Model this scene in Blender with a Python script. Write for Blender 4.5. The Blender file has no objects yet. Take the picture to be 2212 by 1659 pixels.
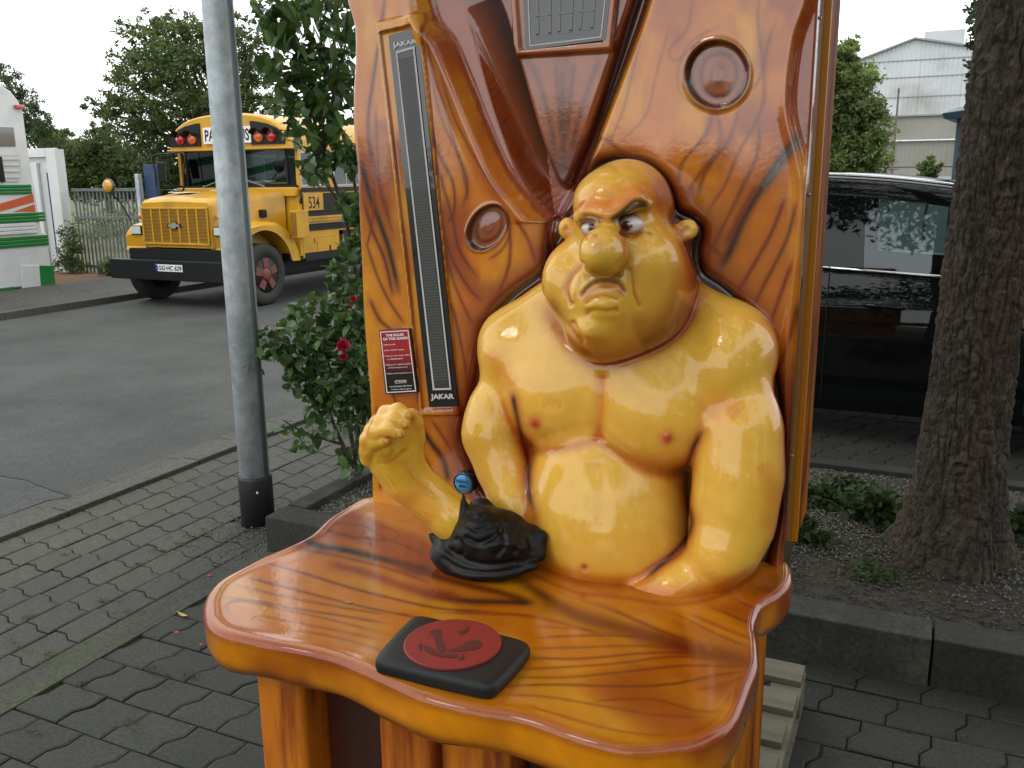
import bpy, bmesh, math, random
import numpy as np
from mathutils import Vector, Matrix, Euler
rnd = random.Random(7)
npr = np.random.RandomState(11)
SC = bpy.context.scene
COL = SC.collection

# ------------------------------------------------------------------ camera
FPX, PITCH, YAW, ROLL, EYE = 1930.0, math.atan(445/1930.0), math.radians(25), math.atan(92/8370.0), 1.8
def ray(px, py):
    """direction of the sight line through a point of the 2212 x 1659 survey picture (world axes)"""
    x = px-1106.0; y = 829.5-py
    c, s = math.cos(ROLL), math.sin(ROLL)
    xr = x*c+y*s; yr = -x*s+y*c
    fw = FPX*math.cos(PITCH)+yr*math.sin(PITCH); up = -FPX*math.sin(PITCH)+yr*math.cos(PITCH)
    return xr*math.cos(YAW)-fw*math.sin(YAW), xr*math.sin(YAW)+fw*math.cos(YAW), up
def onZ(px, py, z=0.0):
    X, Y, U = ray(px, py); t = (z-EYE)/U; return Vector((X*t, Y*t, z))
def onY(px, py, Y0):
    X, Y, U = ray(px, py); t = Y0/Y; return Vector((X*t, Y0, EYE+U*t))
def onX(px, py, X0):
    X, Y, U = ray(px, py); t = X0/X; return Vector((X0, Y*t, EYE+U*t))
def fwd(p):      # distance along the optical axis
    a = np.array(ray(1106, 829.5)); a = a/np.linalg.norm(a)
    return float(p[0]*a[0]+p[1]*a[1]+(p[2]-EYE)*a[2])
def survey(X, Y, Z):
    """inverse of ray(): world point -> survey picture coordinates (arrays)"""
    xr = X*math.cos(YAW)+Y*math.sin(YAW); d = -X*math.sin(YAW)+Y*math.cos(YAW); u = Z-EYE
    fw = d*math.cos(PITCH)-u*math.sin(PITCH); yr = d*math.sin(PITCH)+u*math.cos(PITCH)
    xr = xr/fw*FPX; yr = yr/fw*FPX
    c, s = math.cos(ROLL), math.sin(ROLL)
    return 1106+xr*c-yr*s, 829.5-(xr*s+yr*c)
cam_d = bpy.data.cameras.new('camera'); cam = bpy.data.objects.new('camera', cam_d); COL.objects.link(cam)
cam_d.sensor_width = 36; cam_d.lens = FPX/2212*36; cam_d.clip_start = 0.05; cam_d.clip_end = 600
_o = np.array(ray(1106, 829.5)); _r = np.array(ray(1107, 829.5))-_o; _u = np.array(ray(1106, 828.5))-_o
_r /= np.linalg.norm(_r); _u /= np.linalg.norm(_u); _b = -_o/np.linalg.norm(_o)
cam.matrix_world = Matrix(((_r[0], _u[0], _b[0], 0), (_r[1], _u[1], _b[1], 0), (_r[2], _u[2], _b[2], EYE), (0, 0, 0, 1)))
SC.camera = cam

# ------------------------------------------------------------------ world, sun, exposure
SUN_EL, SUN_AZ = math.radians(48), math.radians(215)      # azimuth clockwise from +Y
w = bpy.data.worlds.new('World'); SC.world = w; w.use_nodes = True
nt = w.node_tree; nt.nodes.clear()
def wn(t, **k):
    n = nt.nodes.new(t)
    for a, b in k.items(): setattr(n, a, b)
    return n
wo = wn('ShaderNodeOutputWorld'); bg = wn('ShaderNodeBackground'); sky = wn('ShaderNodeTexSky')
sky.sky_type = 'NISHITA'; sky.sun_disc = False; sky.sun_elevation = SUN_EL; sky.sun_rotation = SUN_AZ
sky.dust_density = 2.0
tc = wn('ShaderNodeTexCoord'); mp = wn('ShaderNodeMapping'); mp.inputs['Scale'].default_value = (1, 1, 2.6); mp.inputs['Location'].default_value = (.55, .2, 0)
no = wn('ShaderNodeTexNoise'); no.inputs['Scale'].default_value = 2.3; no.inputs['Detail'].default_value = 6
no.inputs['Roughness'].default_value = 0.55
rp = wn('ShaderNodeValToRGB'); rp.color_ramp.elements[0].position = 0.30; rp.color_ramp.elements[1].position = 0.48; rp.color_ramp.elements[0].color = (.55, .55, .55, 1)
mx = wn('ShaderNodeMix', data_type='RGBA')
mx.inputs[7].default_value = (17.0, 17.4, 17.6, 1)
nt.links.new(tc.outputs['Generated'], mp.inputs['Vector']); nt.links.new(mp.outputs['Vector'], no.inputs['Vector'])
nt.links.new(no.outputs['Fac'], rp.inputs['Fac']); nt.links.new(rp.outputs['Color'], mx.inputs[0])
nt.links.new(sky.outputs['Color'], mx.inputs[6]); nt.links.new(mx.outputs[2], bg.inputs['Color'])
bg.inputs['Strength'].default_value = 0.15
nt.links.new(bg.outputs[0], wo.inputs[0])
sl = bpy.data.lights.new('sun', 'SUN'); so = bpy.data.objects.new('sun', sl); COL.objects.link(so)
sl.energy = 1.0; sl.angle = math.radians(14); sl.color = (1.0, 0.95, 0.87)
sd = Vector((math.sin(SUN_AZ)*math.cos(SUN_EL), math.cos(SUN_AZ)*math.cos(SUN_EL), math.sin(SUN_EL)))
so.rotation_euler = sd.to_track_quat('Z', 'Y').to_euler(); so.location = (0, -5, 12)
SC.view_settings.view_transform = 'Standard'; SC.view_settings.look = 'None'
SC.view_settings.exposure = -0.42; SC.view_settings.gamma = 1; SC.view_settings.use_curve_mapping = False

# ------------------------------------------------------------------ helpers
def tag(o, label=None, cat=None, group=None, kind=None):
    if label: o['label'] = label
    if cat: o['category'] = cat
    if group: o['group'] = group
    if kind: o['kind'] = kind
    return o
def wloc(o):
    v = Vector((0, 0, 0))
    while o is not None: v += o.location; o = o.parent
    return v
def empty(name, loc, label, cat, group=None):
    o = bpy.data.objects.new(name, None); COL.objects.link(o); o.location = loc
    return tag(o, label, cat, group)
def mk(name, verts, faces, mat, parent=None, smooth=False, base=None, bevel=0.0, col=None, label=None, kind=None, seg=2, autos=None):
    """one mesh object; verts in world coordinates"""
    base = Vector(base) if base is not None else (wloc(parent) if parent is not None else Vector((0, 0, 0)))
    V = np.asarray(verts, dtype=np.float64).reshape(-1, 3)-np.array(base)
    me = bpy.data.meshes.new(name)
    if isinstance(faces, np.ndarray):
        n, k = faces.shape
        me.vertices.add(len(V)); me.vertices.foreach_set('co', V.astype(np.float32).ravel())
        me.loops.add(n*k); me.loops.foreach_set('vertex_index', faces.astype(np.int32).ravel())
        me.polygons.add(n); me.polygons.foreach_set('loop_start', np.arange(0, n*k, k, dtype=np.int32))
        me.update(calc_edges=True); me.validate()
    else:
        me.from_pydata([tuple(v) for v in V], [], faces)
    if smooth: me.polygons.foreach_set('use_smooth', [True]*len(me.polygons))
    if col is not None and len(col) == len(me.vertices):
        a = me.color_attributes.new('Col', 'FLOAT_COLOR', 'POINT')
        c4 = np.ones((len(col), 4), np.float32); c4[:, :3] = col; a.data.foreach_set('color', c4.ravel())
    if mat is not None: me.materials.append(mat)
    o = bpy.data.objects.new(name, me); COL.objects.link(o)
    if parent is not None: o.parent = parent; o.location = base-wloc(parent)
    else: o.location = base
    if bevel:
        b = o.modifiers.new('b', 'BEVEL'); b.width = bevel; b.segments = seg; b.limit_method = 'ANGLE'; b.angle_limit = math.radians(35)
        if autos is None and seg > 1: me.polygons.foreach_set('use_smooth', [True]*len(me.polygons)); b.harden_normals = True
    if label: o['label'] = label
    if kind: o['kind'] = kind
    return o
class MB:
    def __init__(s): s.v = []; s.f = []
    def add(s, v, f):
        b = len(s.v); s.v += [tuple(p) for p in v]; s.f += [tuple(i+b for i in q) for q in f]; return s
    def box(s, x0, x1, y0, y1, z0, z1):
        x0, x1 = min(x0, x1), max(x0, x1); y0, y1 = min(y0, y1), max(y0, y1); z0, z1 = min(z0, z1), max(z0, z1)
        return s.add([(x0,y0,z0),(x1,y0,z0),(x1,y1,z0),(x0,y1,z0),(x0,y0,z1),(x1,y0,z1),(x1,y1,z1),(x0,y1,z1)],
                     [(0,3,2,1),(4,5,6,7),(0,1,5,4),(1,2,6,5),(2,3,7,6),(3,0,4,7)])
    def hexa(s, p):   # eight corners like box
        return s.add(p, [(0,3,2,1),(4,5,6,7),(0,1,5,4),(1,2,6,5),(2,3,7,6),(3,0,4,7)])
    def tube(s, pts, rs, n=10, cap=True):
        pts = [Vector(p) for p in pts]
        if not hasattr(rs, '__len__'): rs = [rs]*len(pts)
        v = []; f = []; prev = None
        for i, p in enumerate(pts):
            d = (pts[min(i+1, len(pts)-1)]-pts[max(i-1, 0)]).normalized()
            a = d.cross(Vector((0, 0, 1)) if abs(d.z) < .95 else Vector((1, 0, 0))).normalized()
            if prev is not None:
                a2 = prev-d*prev.dot(d)
                if a2.length > 1e-5: a = a2.normalized()
            prev = a; b = d.cross(a)
            for k in range(n):
                t = 2*math.pi*k/n; v.append(p+(a*math.cos(t)+b*math.sin(t))*rs[i])
        for i in range(len(pts)-1):
            for k in range(n):
                f.append((i*n+k, i*n+(k+1) % n, (i+1)*n+(k+1) % n, (i+1)*n+k))
        if cap: f.append(tuple(range(n-1, -1, -1))); f.append(tuple((len(pts)-1)*n+k for k in range(n)))
        return s.add(v, f)
    def prism(s, poly, d0, d1, axis='Y'):
        """poly: 2D points in the two other axes, extruded from d0 to d1"""
        n = len(poly)
        def P(a, b, d):
            return {'Y': (a, d, b), 'X': (d, a, b), 'Z': (a, b, d)}[axis]
        v = [P(a, b, d0) for a, b in poly]+[P(a, b, d1) for a, b in poly]
        f = [tuple(range(n)), tuple(range(2*n-1, n-1, -1))]+[(i, n+i, n+(i+1) % n, (i+1) % n) for i in range(n)]
        return s.add(v, f)
    def lathe(s, prof, c, axis='Z', n=24):
        """prof: (radius, offset along axis)"""
        v = []; f = []; c = Vector(c)
        for r, h in prof:
            for k in range(n):
                t = 2*math.pi*k/n; a, b = r*math.cos(t), r*math.sin(t)
                v.append(c+Vector({'Z': (a, b, h), 'X': (h, a, b), 'Y': (a, h, b)}[axis]))
        for i in range(len(prof)-1):
            for k in range(n): f.append((i*n+k, i*n+(k+1) % n, (i+1)*n+(k+1) % n, (i+1)*n+k))
        f.append(tuple(range(n-1, -1, -1))); f.append(tuple((len(prof)-1)*n+k for k in range(n)))
        return s.add(v, f)
    def sheet(s, grid):
        """grid[i][j] of points"""
        m = len(grid[0]); v = [p for r in grid for p in r]
        return s.add(v, [(i*m+j, i*m+j+1, (i+1)*m+j+1, (i+1)*m+j) for i in range(len(grid)-1) for j in range(m-1)])
    def ob(s, name, mat, parent=None, fix=True, **k):
        o = mk(name, s.v, s.f, mat, parent, **k)
        if fix:
            bm = bmesh.new(); bm.from_mesh(o.data); bmesh.ops.recalc_face_normals(bm, faces=bm.faces); bm.to_mesh(o.data); bm.free()
            if k.get('smooth'): o.data.polygons.foreach_set('use_smooth', [True]*len(o.data.polygons))
        return o

def mat(name, c, rough=0.6, metal=0.0, c2=None, nscale=8.0, ndetail=6, nlo=0.35, nhi=0.65, bump=0.0, bscale=40.0, bdist=0.01, coat=0.0, coation=1.5,
        coatr=0.03, vcol=False, rndv=0.0, spec=0.5, trans=0.0, alpha=1.0, ior=1.5, stretch=None, c3=None, n3=1.5, emit=None, sss=0.0, coord='Object', speck=None, smudge=0.0):
    m = bpy.data.materials.new(name); m.use_nodes = True; t = m.node_tree; N = t.nodes; L = t.links
    b = N['Principled BSDF']
    b.inputs['Base Color'].default_value = (*c, 1); b.inputs['Roughness'].default_value = rough; b.inputs['Metallic'].default_value = metal
    b.inputs['Specular IOR Level'].default_value = spec; b.inputs['Coat Weight'].default_value = coat; b.inputs['Coat IOR'].default_value = coation; b.inputs['Coat Roughness'].default_value = coatr
    b.inputs['Transmission Weight'].default_value = trans; b.inputs['IOR'].default_value = ior; b.inputs['Alpha'].default_value = alpha
    if sss: b.inputs['Subsurface Weight'].default_value = sss; b.inputs['Subsurface Scale'].default_value = .02
    if emit: b.inputs['Emission Color'].default_value = (*emit[:3], 1); b.inputs['Emission Strength'].default_value = emit[3]
    co = N.new('ShaderNodeTexCoord'); src = co.outputs[coord]
    if stretch:
        ma = N.new('ShaderNodeMapping'); ma.inputs['Scale'].default_value = stretch; L.new(src, ma.inputs['Vector']); src = ma.outputs['Vector']
    cur = None
    if vcol:
        a = N.new('ShaderNodeVertexColor'); a.layer_name = 'Col'; cur = a.outputs['Color']
    if c2 is not None:
        nz = N.new('ShaderNodeTexNoise'); nz.inputs['Scale'].default_value = nscale; nz.inputs['Detail'].default_value = ndetail
        nz.inputs['Roughness'].default_value = .6
        L.new(src, nz.inputs['Vector']); r = N.new('ShaderNodeMapRange'); r.inputs['From Min'].default_value = nlo; r.inputs['From Max'].default_value = nhi
        L.new(nz.outputs['Fac'], r.inputs['Value']); x = N.new('ShaderNodeMix'); x.data_type = 'RGBA'; L.new(r.outputs[0], x.inputs[0])
        x.inputs[6].default_value = (*c, 1); x.inputs[7].default_value = (*c2, 1)
        if vcol:
            y = N.new('ShaderNodeMix'); y.data_type = 'RGBA'; y.blend_type = 'MULTIPLY'; y.inputs[0].default_value = 1
            L.new(cur, y.inputs[6]); L.new(x.outputs[2], y.inputs[7]); cur = y.outputs[2]
        else: cur = x.outputs[2]
    if c3 is not None:
        nz = N.new('ShaderNodeTexNoise'); nz.inputs['Scale'].default_value = n3; nz.inputs['Detail'].default_value = 5
        L.new(src, nz.inputs['Vector']); r = N.new('ShaderNodeMapRange'); r.inputs['From Min'].default_value = .5; r.inputs['From Max'].default_value = .72
        L.new(nz.outputs['Fac'], r.inputs['Value']); x = N.new('ShaderNodeMix'); x.data_type = 'RGBA'; L.new(r.outputs[0], x.inputs[0])
        if cur is not None: L.new(cur, x.inputs[6])
        else: x.inputs[6].default_value = (*c, 1)
        x.inputs[7].default_value = (*c3, 1); cur = x.outputs[2]
    if speck:
        ns = N.new('ShaderNodeTexNoise'); ns.inputs['Scale'].default_value = speck[0]; ns.inputs['Detail'].default_value = 3; ns.inputs['Roughness'].default_value = .7
        geo = N.new('ShaderNodeNewGeometry'); L.new(geo.outputs['Position'], ns.inputs['Vector'])
        r = N.new('ShaderNodeMapRange'); r.inputs['From Min'].default_value = .34; r.inputs['From Max'].default_value = .66; r.inputs['To Min'].default_value = 1-speck[1]; r.inputs['To Max'].default_value = 1+speck[1]
        L.new(ns.outputs['Fac'], r.inputs['Value'])
        n2_ = N.new('ShaderNodeTexNoise'); n2_.inputs['Scale'].default_value = 1.1; n2_.inputs['Detail'].default_value = 4; L.new(geo.outputs['Position'], n2_.inputs['Vector'])
        r2 = N.new('ShaderNodeMapRange'); r2.inputs['From Min'].default_value = .3; r2.inputs['From Max'].default_value = .7; r2.inputs['To Min'].default_value = 1-speck[2]; r2.inputs['To Max'].default_value = 1+speck[2]; L.new(n2_.outputs['Fac'], r2.inputs['Value'])
        ml = N.new('ShaderNodeMath'); ml.operation = 'MULTIPLY'; L.new(r.outputs[0], ml.inputs[0]); L.new(r2.outputs[0], ml.inputs[1])
        hs = N.new('ShaderNodeHueSaturation'); L.new(ml.outputs[0], hs.inputs['Value'])
        if cur is not None: L.new(cur, hs.inputs['Color'])
        else: hs.inputs['Color'].default_value = (*c, 1)
        cur = hs.outputs['Color']
    if rndv:
        oi = N.new('ShaderNodeObjectInfo'); r = N.new('ShaderNodeMapRange'); r.inputs['To Min'].default_value = 1-rndv; r.inputs['To Max'].default_value = 1+rndv
        L.new(oi.outputs['Random'], r.inputs['Value']); h = N.new('ShaderNodeHueSaturation'); L.new(r.outputs[0], h.inputs['Value'])
        if cur is not None: L.new(cur, h.inputs['Color'])
        else: h.inputs['Color'].default_value = (*c, 1)
        cur = h.outputs['Color']
    if cur is not None: L.new(cur, b.inputs['Base Color'])
    if smudge:
        sg = N.new('ShaderNodeTexNoise'); sg.inputs['Scale'].default_value = 5.5; sg.inputs['Detail'].default_value = 9; sg.inputs['Roughness'].default_value = .72; L.new(co.outputs['Object'], sg.inputs['Vector'])
        r = N.new('ShaderNodeMapRange'); r.inputs['From Min'].default_value = .48; r.inputs['From Max'].default_value = .66; r.inputs['To Min'].default_value = coatr; r.inputs['To Max'].default_value = coatr+smudge; L.new(sg.outputs['Fac'], r.inputs['Value']); L.new(r.outputs[0], b.inputs['Coat Roughness'])
    if bump:
        nb = N.new('ShaderNodeTexNoise'); nb.inputs['Scale'].default_value = bscale; nb.inputs['Detail'].default_value = 8; nb.inputs['Roughness'].default_value = .65
        L.new(src, nb.inputs['Vector']); bu = N.new('ShaderNodeBump'); bu.inputs['Strength'].default_value = bump; bu.inputs['Distance'].default_value = bdist
        L.new(nb.outputs['Fac'], bu.inputs['Height']); L.new(bu.outputs[0], b.inputs['Normal'])
        if coat: L.new(bu.outputs[0], b.inputs['Coat Normal'])
    return m
def leafmat(name, transl=0.35, rough=0.45):
    m = bpy.data.materials.new(name); m.use_nodes = True; t = m.node_tree; N = t.nodes; L = t.links; b = N['Principled BSDF']
    a = N.new('ShaderNodeVertexColor'); a.layer_name = 'Col'
    L.new(a.outputs[0], b.inputs['Base Color']); b.inputs['Roughness'].default_value = rough; b.inputs['Specular IOR Level'].default_value = .4
    tr = N.new('ShaderNodeBsdfTranslucent'); h = N.new('ShaderNodeHueSaturation'); h.inputs['Value'].default_value = 1.5; h.inputs['Hue'].default_value = .48
    L.new(a.outputs[0], h.inputs['Color']); L.new(h.outputs[0], tr.inputs['Color'])
    mm = N.new('ShaderNodeMixShader'); mm.inputs[0].default_value = transl
    L.new(b.outputs[0], mm.inputs[1]); L.new(tr.outputs[0], mm.inputs[2]); L.new(mm.outputs[0], N['Material Output'].inputs[0])
    return m

# numpy value noise
def vnoise(P, seed=0):
    P = np.asarray(P, np.float64); i = np.floor(P).astype(np.int64); f = P-i; f = f*f*(3-2*f)
    def h(a, b, c):
        n = (a*374761393+b*668265263+c*2147483647+seed*974634777) & 0xffffffff
        n = ((n ^ (n >> 13))*1274126177) & 0xffffffff
        return ((n ^ (n >> 16)) & 0xffff)/65535.0
    x, y, z = i[..., 0], i[..., 1], i[..., 2]; u, v, w_ = f[..., 0], f[..., 1], f[..., 2]
    a = h(x, y, z)*(1-u)+h(x+1, y, z)*u; b = h(x, y+1, z)*(1-u)+h(x+1, y+1, z)*u
    c = h(x, y, z+1)*(1-u)+h(x+1, y, z+1)*u; d = h(x, y+1, z+1)*(1-u)+h(x+1, y+1, z+1)*u
    return (a*(1-v)+b*v)*(1-w_)+(c*(1-v)+d*v)*w_
def fbm(P, oct=4, seed=0):
    s = 0; a = .5; P = np.asarray(P, float)
    for k in range(oct): s = s+a*vnoise(P*2**k, seed+k); a *= .5
    return s/(1-.5**oct)
def cr(pts, n=8, closed=False):
    """Catmull-Rom"""
    pts = [np.array(p, float) for p in pts]; N_ = len(pts); out = []
    for i in range(N_ if closed else N_-1):
        p0 = pts[(i-1) % N_] if closed or i > 0 else pts[0]; p1 = pts[i]; p2 = pts[(i+1) % N_]
        p3 = pts[(i+2) % N_] if closed or i+2 < N_ else pts[-1]
        for k in range(n):
            t = k/n; out.append(.5*((2*p1)+(-p0+p2)*t+(2*p0-5*p1+4*p2-p3)*t*t+(-p0+3*p1-3*p2+p3)*t**3))
    if not closed: out.append(pts[-1])
    return np.array(out)
def pdist(x, y, pts, closed=False):
    """distance to polyline and the parameter 0..1 along it"""
    pts = np.asarray(pts, float); n = len(pts); best = np.full(np.shape(x), 1e9); par = np.zeros(np.shape(x)); m = n if closed else n-1
    for i in range(m):
        a = pts[i]; b = pts[(i+1) % n]; d = b-a; L2 = max(d@d, 1e-12)
        t = np.clip(((x-a[0])*d[0]+(y-a[1])*d[1])/L2, 0, 1)
        q = (x-a[0]-t*d[0])**2+(y-a[1]-t*d[1])**2
        c = q < best; best = np.where(c, q, best); par = np.where(c, (i+t)/m, par)
    return np.sqrt(best), par
def inpoly(x, y, pts):
    pts = np.asarray(pts, float); n = len(pts); r = np.zeros(np.shape(x), bool)
    for i in range(n):
        a = pts[i]; b = pts[(i+1) % n]
        if a[1] == b[1]: continue
        r ^= ((a[1] > y) != (b[1] > y)) & (x < (b[0]-a[0])*(y-a[1])/(b[1]-a[1])+a[0])
    return r
def sst(a, b, x):
    t = np.clip((x-a)/(b-a), 0, 1); return t*t*(3-2*t)

# signed-distance modelling on a rectilinear grid, meshed with surface nets
class Vol:
    def __init__(s, xs, ys, zs):
        s.xs, s.ys, s.zs = [np.asarray(a, np.float64) for a in (xs, ys, zs)]
        s.F = np.full((len(s.xs), len(s.ys), len(s.zs)), 1.0, np.float32)
    def sub(s, lo, hi):
        r = []
        for a, l, h in zip((s.xs, s.ys, s.zs), lo, hi):
            i = np.searchsorted(a, l); j = np.searchsorted(a, h); r.append(slice(max(i-1, 0), min(j+1, len(a))))
        return tuple(r), s.xs[r[0]][:, None, None], s.ys[r[1]][None, :, None], s.zs[r[2]][None, None, :]
    def put(s, sl_, d, k):
        A = s.F[sl_]
        if k > 0:
            h = np.clip(.5+.5*(A-d)/k, 0, 1); s.F[sl_] = A*(1-h)+d*h-k*h*(1-h)
        else: s.F[sl_] = np.minimum(A, d)
    def ell(s, c, r, k=.03, rot=0.0, cut=False):
        c = np.array(c); r = np.array(r, float); m = max(r)+k+.02
        sl_, x, y, z = s.sub(c-m, c+m)
        x = x-c[0]; y = y-c[1]; z = z-c[2]
        if rot: cs, sn = math.cos(rot), math.sin(rot); x, z = x*cs+z*sn, -x*sn+z*cs
        k0 = np.sqrt((x/r[0])**2+(y/r[1])**2+(z/r[2])**2); k1 = np.sqrt((x/r[0]**2)**2+(y/r[1]**2)**2+(z/r[2]**2)**2)
        d = k0*(k0-1)/np.maximum(k1, 1e-6)
        if cut:
            A = s.F[sl_]; h = np.clip(.5-.5*(A+d)/k, 0, 1); s.F[sl_] = A*(1-h)-d*h+k*h*(1-h)
        else: s.put(sl_, d.astype(np.float32), k)
    def cone(s, a, b, ra, rb, k=.02):
        a = np.array(a); b = np.array(b); m = max(ra, rb)+k+.02
        sl_, x, y, z = s.sub(np.minimum(a, b)-m, np.maximum(a, b)+m)
        d = b-a; t = np.clip(((x-a[0])*d[0]+(y-a[1])*d[1]+(z-a[2])*d[2])/max(d@d, 1e-9), 0, 1)
        q = np.sqrt((x-a[0]-t*d[0])**2+(y-a[1]-t*d[1])**2+(z-a[2]-t*d[2])**2)-(ra+(rb-ra)*t)
        s.put(sl_, q.astype(np.float32), k)
    def chain(s, pts, k=.02, kj=.02):
        for (a, ra), (b, rb) in zip(pts[:-1], pts[1:]): s.cone(a, b, ra, rb, k)
    def mesh(s):
        F = s.F; ins = F < 0; nx, ny, nz = F.shape
        cnt = np.zeros((nx-1, ny-1, nz-1), np.uint8)
        for i in (0, 1):
            for j in (0, 1):
                for k in (0, 1): cnt += ins[i:nx-1+i, j:ny-1+j, k:nz-1+k]
        act = (cnt > 0) & (cnt < 8); I, J, K = np.nonzero(act); idx = -np.ones(act.shape, np.int64); idx[I, J, K] = np.arange(len(I))
        C = [(i, j, k) for i in (0, 1) for j in (0, 1) for k in (0, 1)]
        val = {c: F[I+c[0], J+c[1], K+c[2]] for c in C}
        S = np.zeros((len(I), 3)); n = np.zeros(len(I))
        for a in C:
            for ax in range(3):
                if a[ax] == 1: continue
                b = list(a); b[ax] = 1; b = tuple(b); fa, fb = val[a], val[b]; cross = (fa < 0) != (fb < 0)
                t = np.where(cross, fa/np.where(cross, fa-fb, 1), 0); p = np.array(a, float)[None, :].repeat(len(I), 0); p[:, ax] = t
                S += p*cross[:, None]; n += cross
        S /= n[:, None]
        V = np.stack([s.xs[I]+S[:, 0]*(s.xs[I+1]-s.xs[I]), s.ys[J]+S[:, 1]*(s.ys[J+1]-s.ys[J]), s.zs[K]+S[:, 2]*(s.zs[K+1]-s.zs[K])], 1)
        Q = []
        for ax in range(3):
            sh = [nx, ny, nz]; a = [slice(1, -1)]*3; a[ax] = slice(0, sh[ax]-1); b = list(a); b[ax] = slice(1, sh[ax])
            fa = ins[tuple(a)]; fb = ins[tuple(b)]; ch = fa != fb; i, j, k = np.nonzero(ch); fl = fa[i, j, k]
            g = [i, j, k]; g = [gg+(0 if q == ax else 1) for q, gg in enumerate(g)]
            u, v = [(1, 2), (2, 0), (0, 1)][ax]
            def at_(du, dv):
                h = [x.copy() for x in g]; h[u] -= du; h[v] -= dv; return idx[h[0], h[1], h[2]]
            q = np.stack([at_(1, 1), at_(0, 1), at_(0, 0), at_(1, 0)], 1)
            q[~fl] = q[~fl][:, ::-1]; Q.append(q)
        Q = np.concatenate(Q); Q = Q[(Q >= 0).all(1)]
        return V, Q
def vnormals(V, Q):
    n = np.cross(V[Q[:, 2]]-V[Q[:, 0]], V[Q[:, 3]]-V[Q[:, 1]]); N_ = np.zeros_like(V)
    for k in range(4): np.add.at(N_, Q[:, k], n)
    return N_/np.maximum(np.linalg.norm(N_, axis=1), 1e-12)[:, None]
def biggest(V, Q):
    lab = np.arange(len(V))
    while True:
        m = lab[Q].min(1); new = lab.copy()
        for k in range(4): np.minimum.at(new, Q[:, k], m)
        new = new[new]; new = new[new]
        if (new == lab).all(): break
        lab = new
    u, c = np.unique(lab, return_counts=True); keep = lab == u[c.argmax()]; idx = np.cumsum(keep)-1
    return V[keep], idx[Q[keep[Q[:, 0]]]]
def relax(V, Q, it=2, lam=.5):
    for _ in range(it):
        A = np.zeros_like(V); c = np.zeros(len(V))
        for a, b in ((0, 1), (1, 2), (2, 3), (3, 0)):
            np.add.at(A, Q[:, a], V[Q[:, b]]); np.add.at(A, Q[:, b], V[Q[:, a]]); np.add.at(c, Q[:, a], 1); np.add.at(c, Q[:, b], 1)
        V = V*(1-lam)+lam*A/np.maximum(c, 1)[:, None]
    return V

def quadtext(name, s, q, m, parent, up=0.0, offset=0.0, bold=0.0, label=None, fit=True, thick=0.0):
    """lettering stretched into the quad q = (bottom left, bottom right, top right, top left), world points"""
    cu = bpy.data.curves.new('t', 'FONT'); cu.body = s; cu.offset = bold; cu.resolution_u = 3; cu.align_x = 'LEFT'; cu.space_line = 1.15
    to = bpy.data.objects.new('t', cu); COL.objects.link(to); bpy.context.view_layer.update()
    me = bpy.data.meshes.new_from_object(to.evaluated_get(bpy.context.evaluated_depsgraph_get())); bpy.data.objects.remove(to)
    n = len(me.vertices); co = np.zeros(n*3); me.vertices.foreach_get('co', co); co = co.reshape(-1, 3)
    lo, hi = co.min(0), co.max(0); u = (co[:, 0]-lo[0])/(hi[0]-lo[0]); v = (co[:, 1]-lo[1])/(hi[1]-lo[1])
    a, b, c, d = [np.array(p, float) for p in q]
    nrm = np.cross(b-a, d-a); nrm /= np.linalg.norm(nrm)
    P = (a[None]*((1-u)*(1-v))[:, None]+b[None]*(u*(1-v))[:, None]+c[None]*(u*v)[:, None]+d[None]*((1-u)*v)[:, None])+nrm*up
    fs = [tuple(p.vertices) for p in me.polygons]
    o = mk(name, P, fs, m, parent, label=label); bpy.data.meshes.remove(me); return o
def lerp3(a, b, t): t = np.asarray(t)[..., None]; return np.asarray(a)*(1-t)+np.asarray(b)*t
# ================================================================== ARM WRESTLING MACHINE
PY, TZ = 1.933, 0.95          # panel plane, table height
machine = empty('arm_wrestling_machine', (-0.76, 1.75, 0.145),
    'glossy orange wood-look arm wrestling machine with a moulded bald strong man, standing on a pallet', 'arcade machine')
m_paint = mat('airbrushed_paint', (1, 1, 1), rough=.42, vcol=True, c2=(.88, .84, .84), nscale=22, coat=1.0, coation=1.75, coatr=.02, smudge=.11, spec=.1, bump=.05, bscale=7, bdist=.02, coord='Object')
m_table = mat('airbrushed_table_paint', (1, 1, 1), rough=.42, vcol=True, c2=(.88, .84, .84), nscale=22, coat=1.0, coation=1.5, coatr=.02, smudge=.10, spec=.1, bump=.05, bscale=7, bdist=.02)
m_skin = mat('airbrushed_skin', (1, 1, 1), rough=.45, vcol=True, c2=(.93, .9, .86), nscale=30, coat=1.0, coation=1.55, coatr=.025, smudge=.07, spec=.1, bump=.04, bscale=9, bdist=.02, sss=.0)
m_black = mat('black_plastic', (.012, .012, .013), rough=.35)
m_white = mat('white_print', (.75, .75, .75), rough=.4)
m_grey = mat('grey_print', (.52, .52, .52), rough=.4)
m_glassblk = mat('display_window', (.012, .013, .014), rough=.12, coat=1, coatr=.02)
m_led = mat('led_dots', (.035, .038, .036), rough=.4, coat=.6, coatr=.05)

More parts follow.
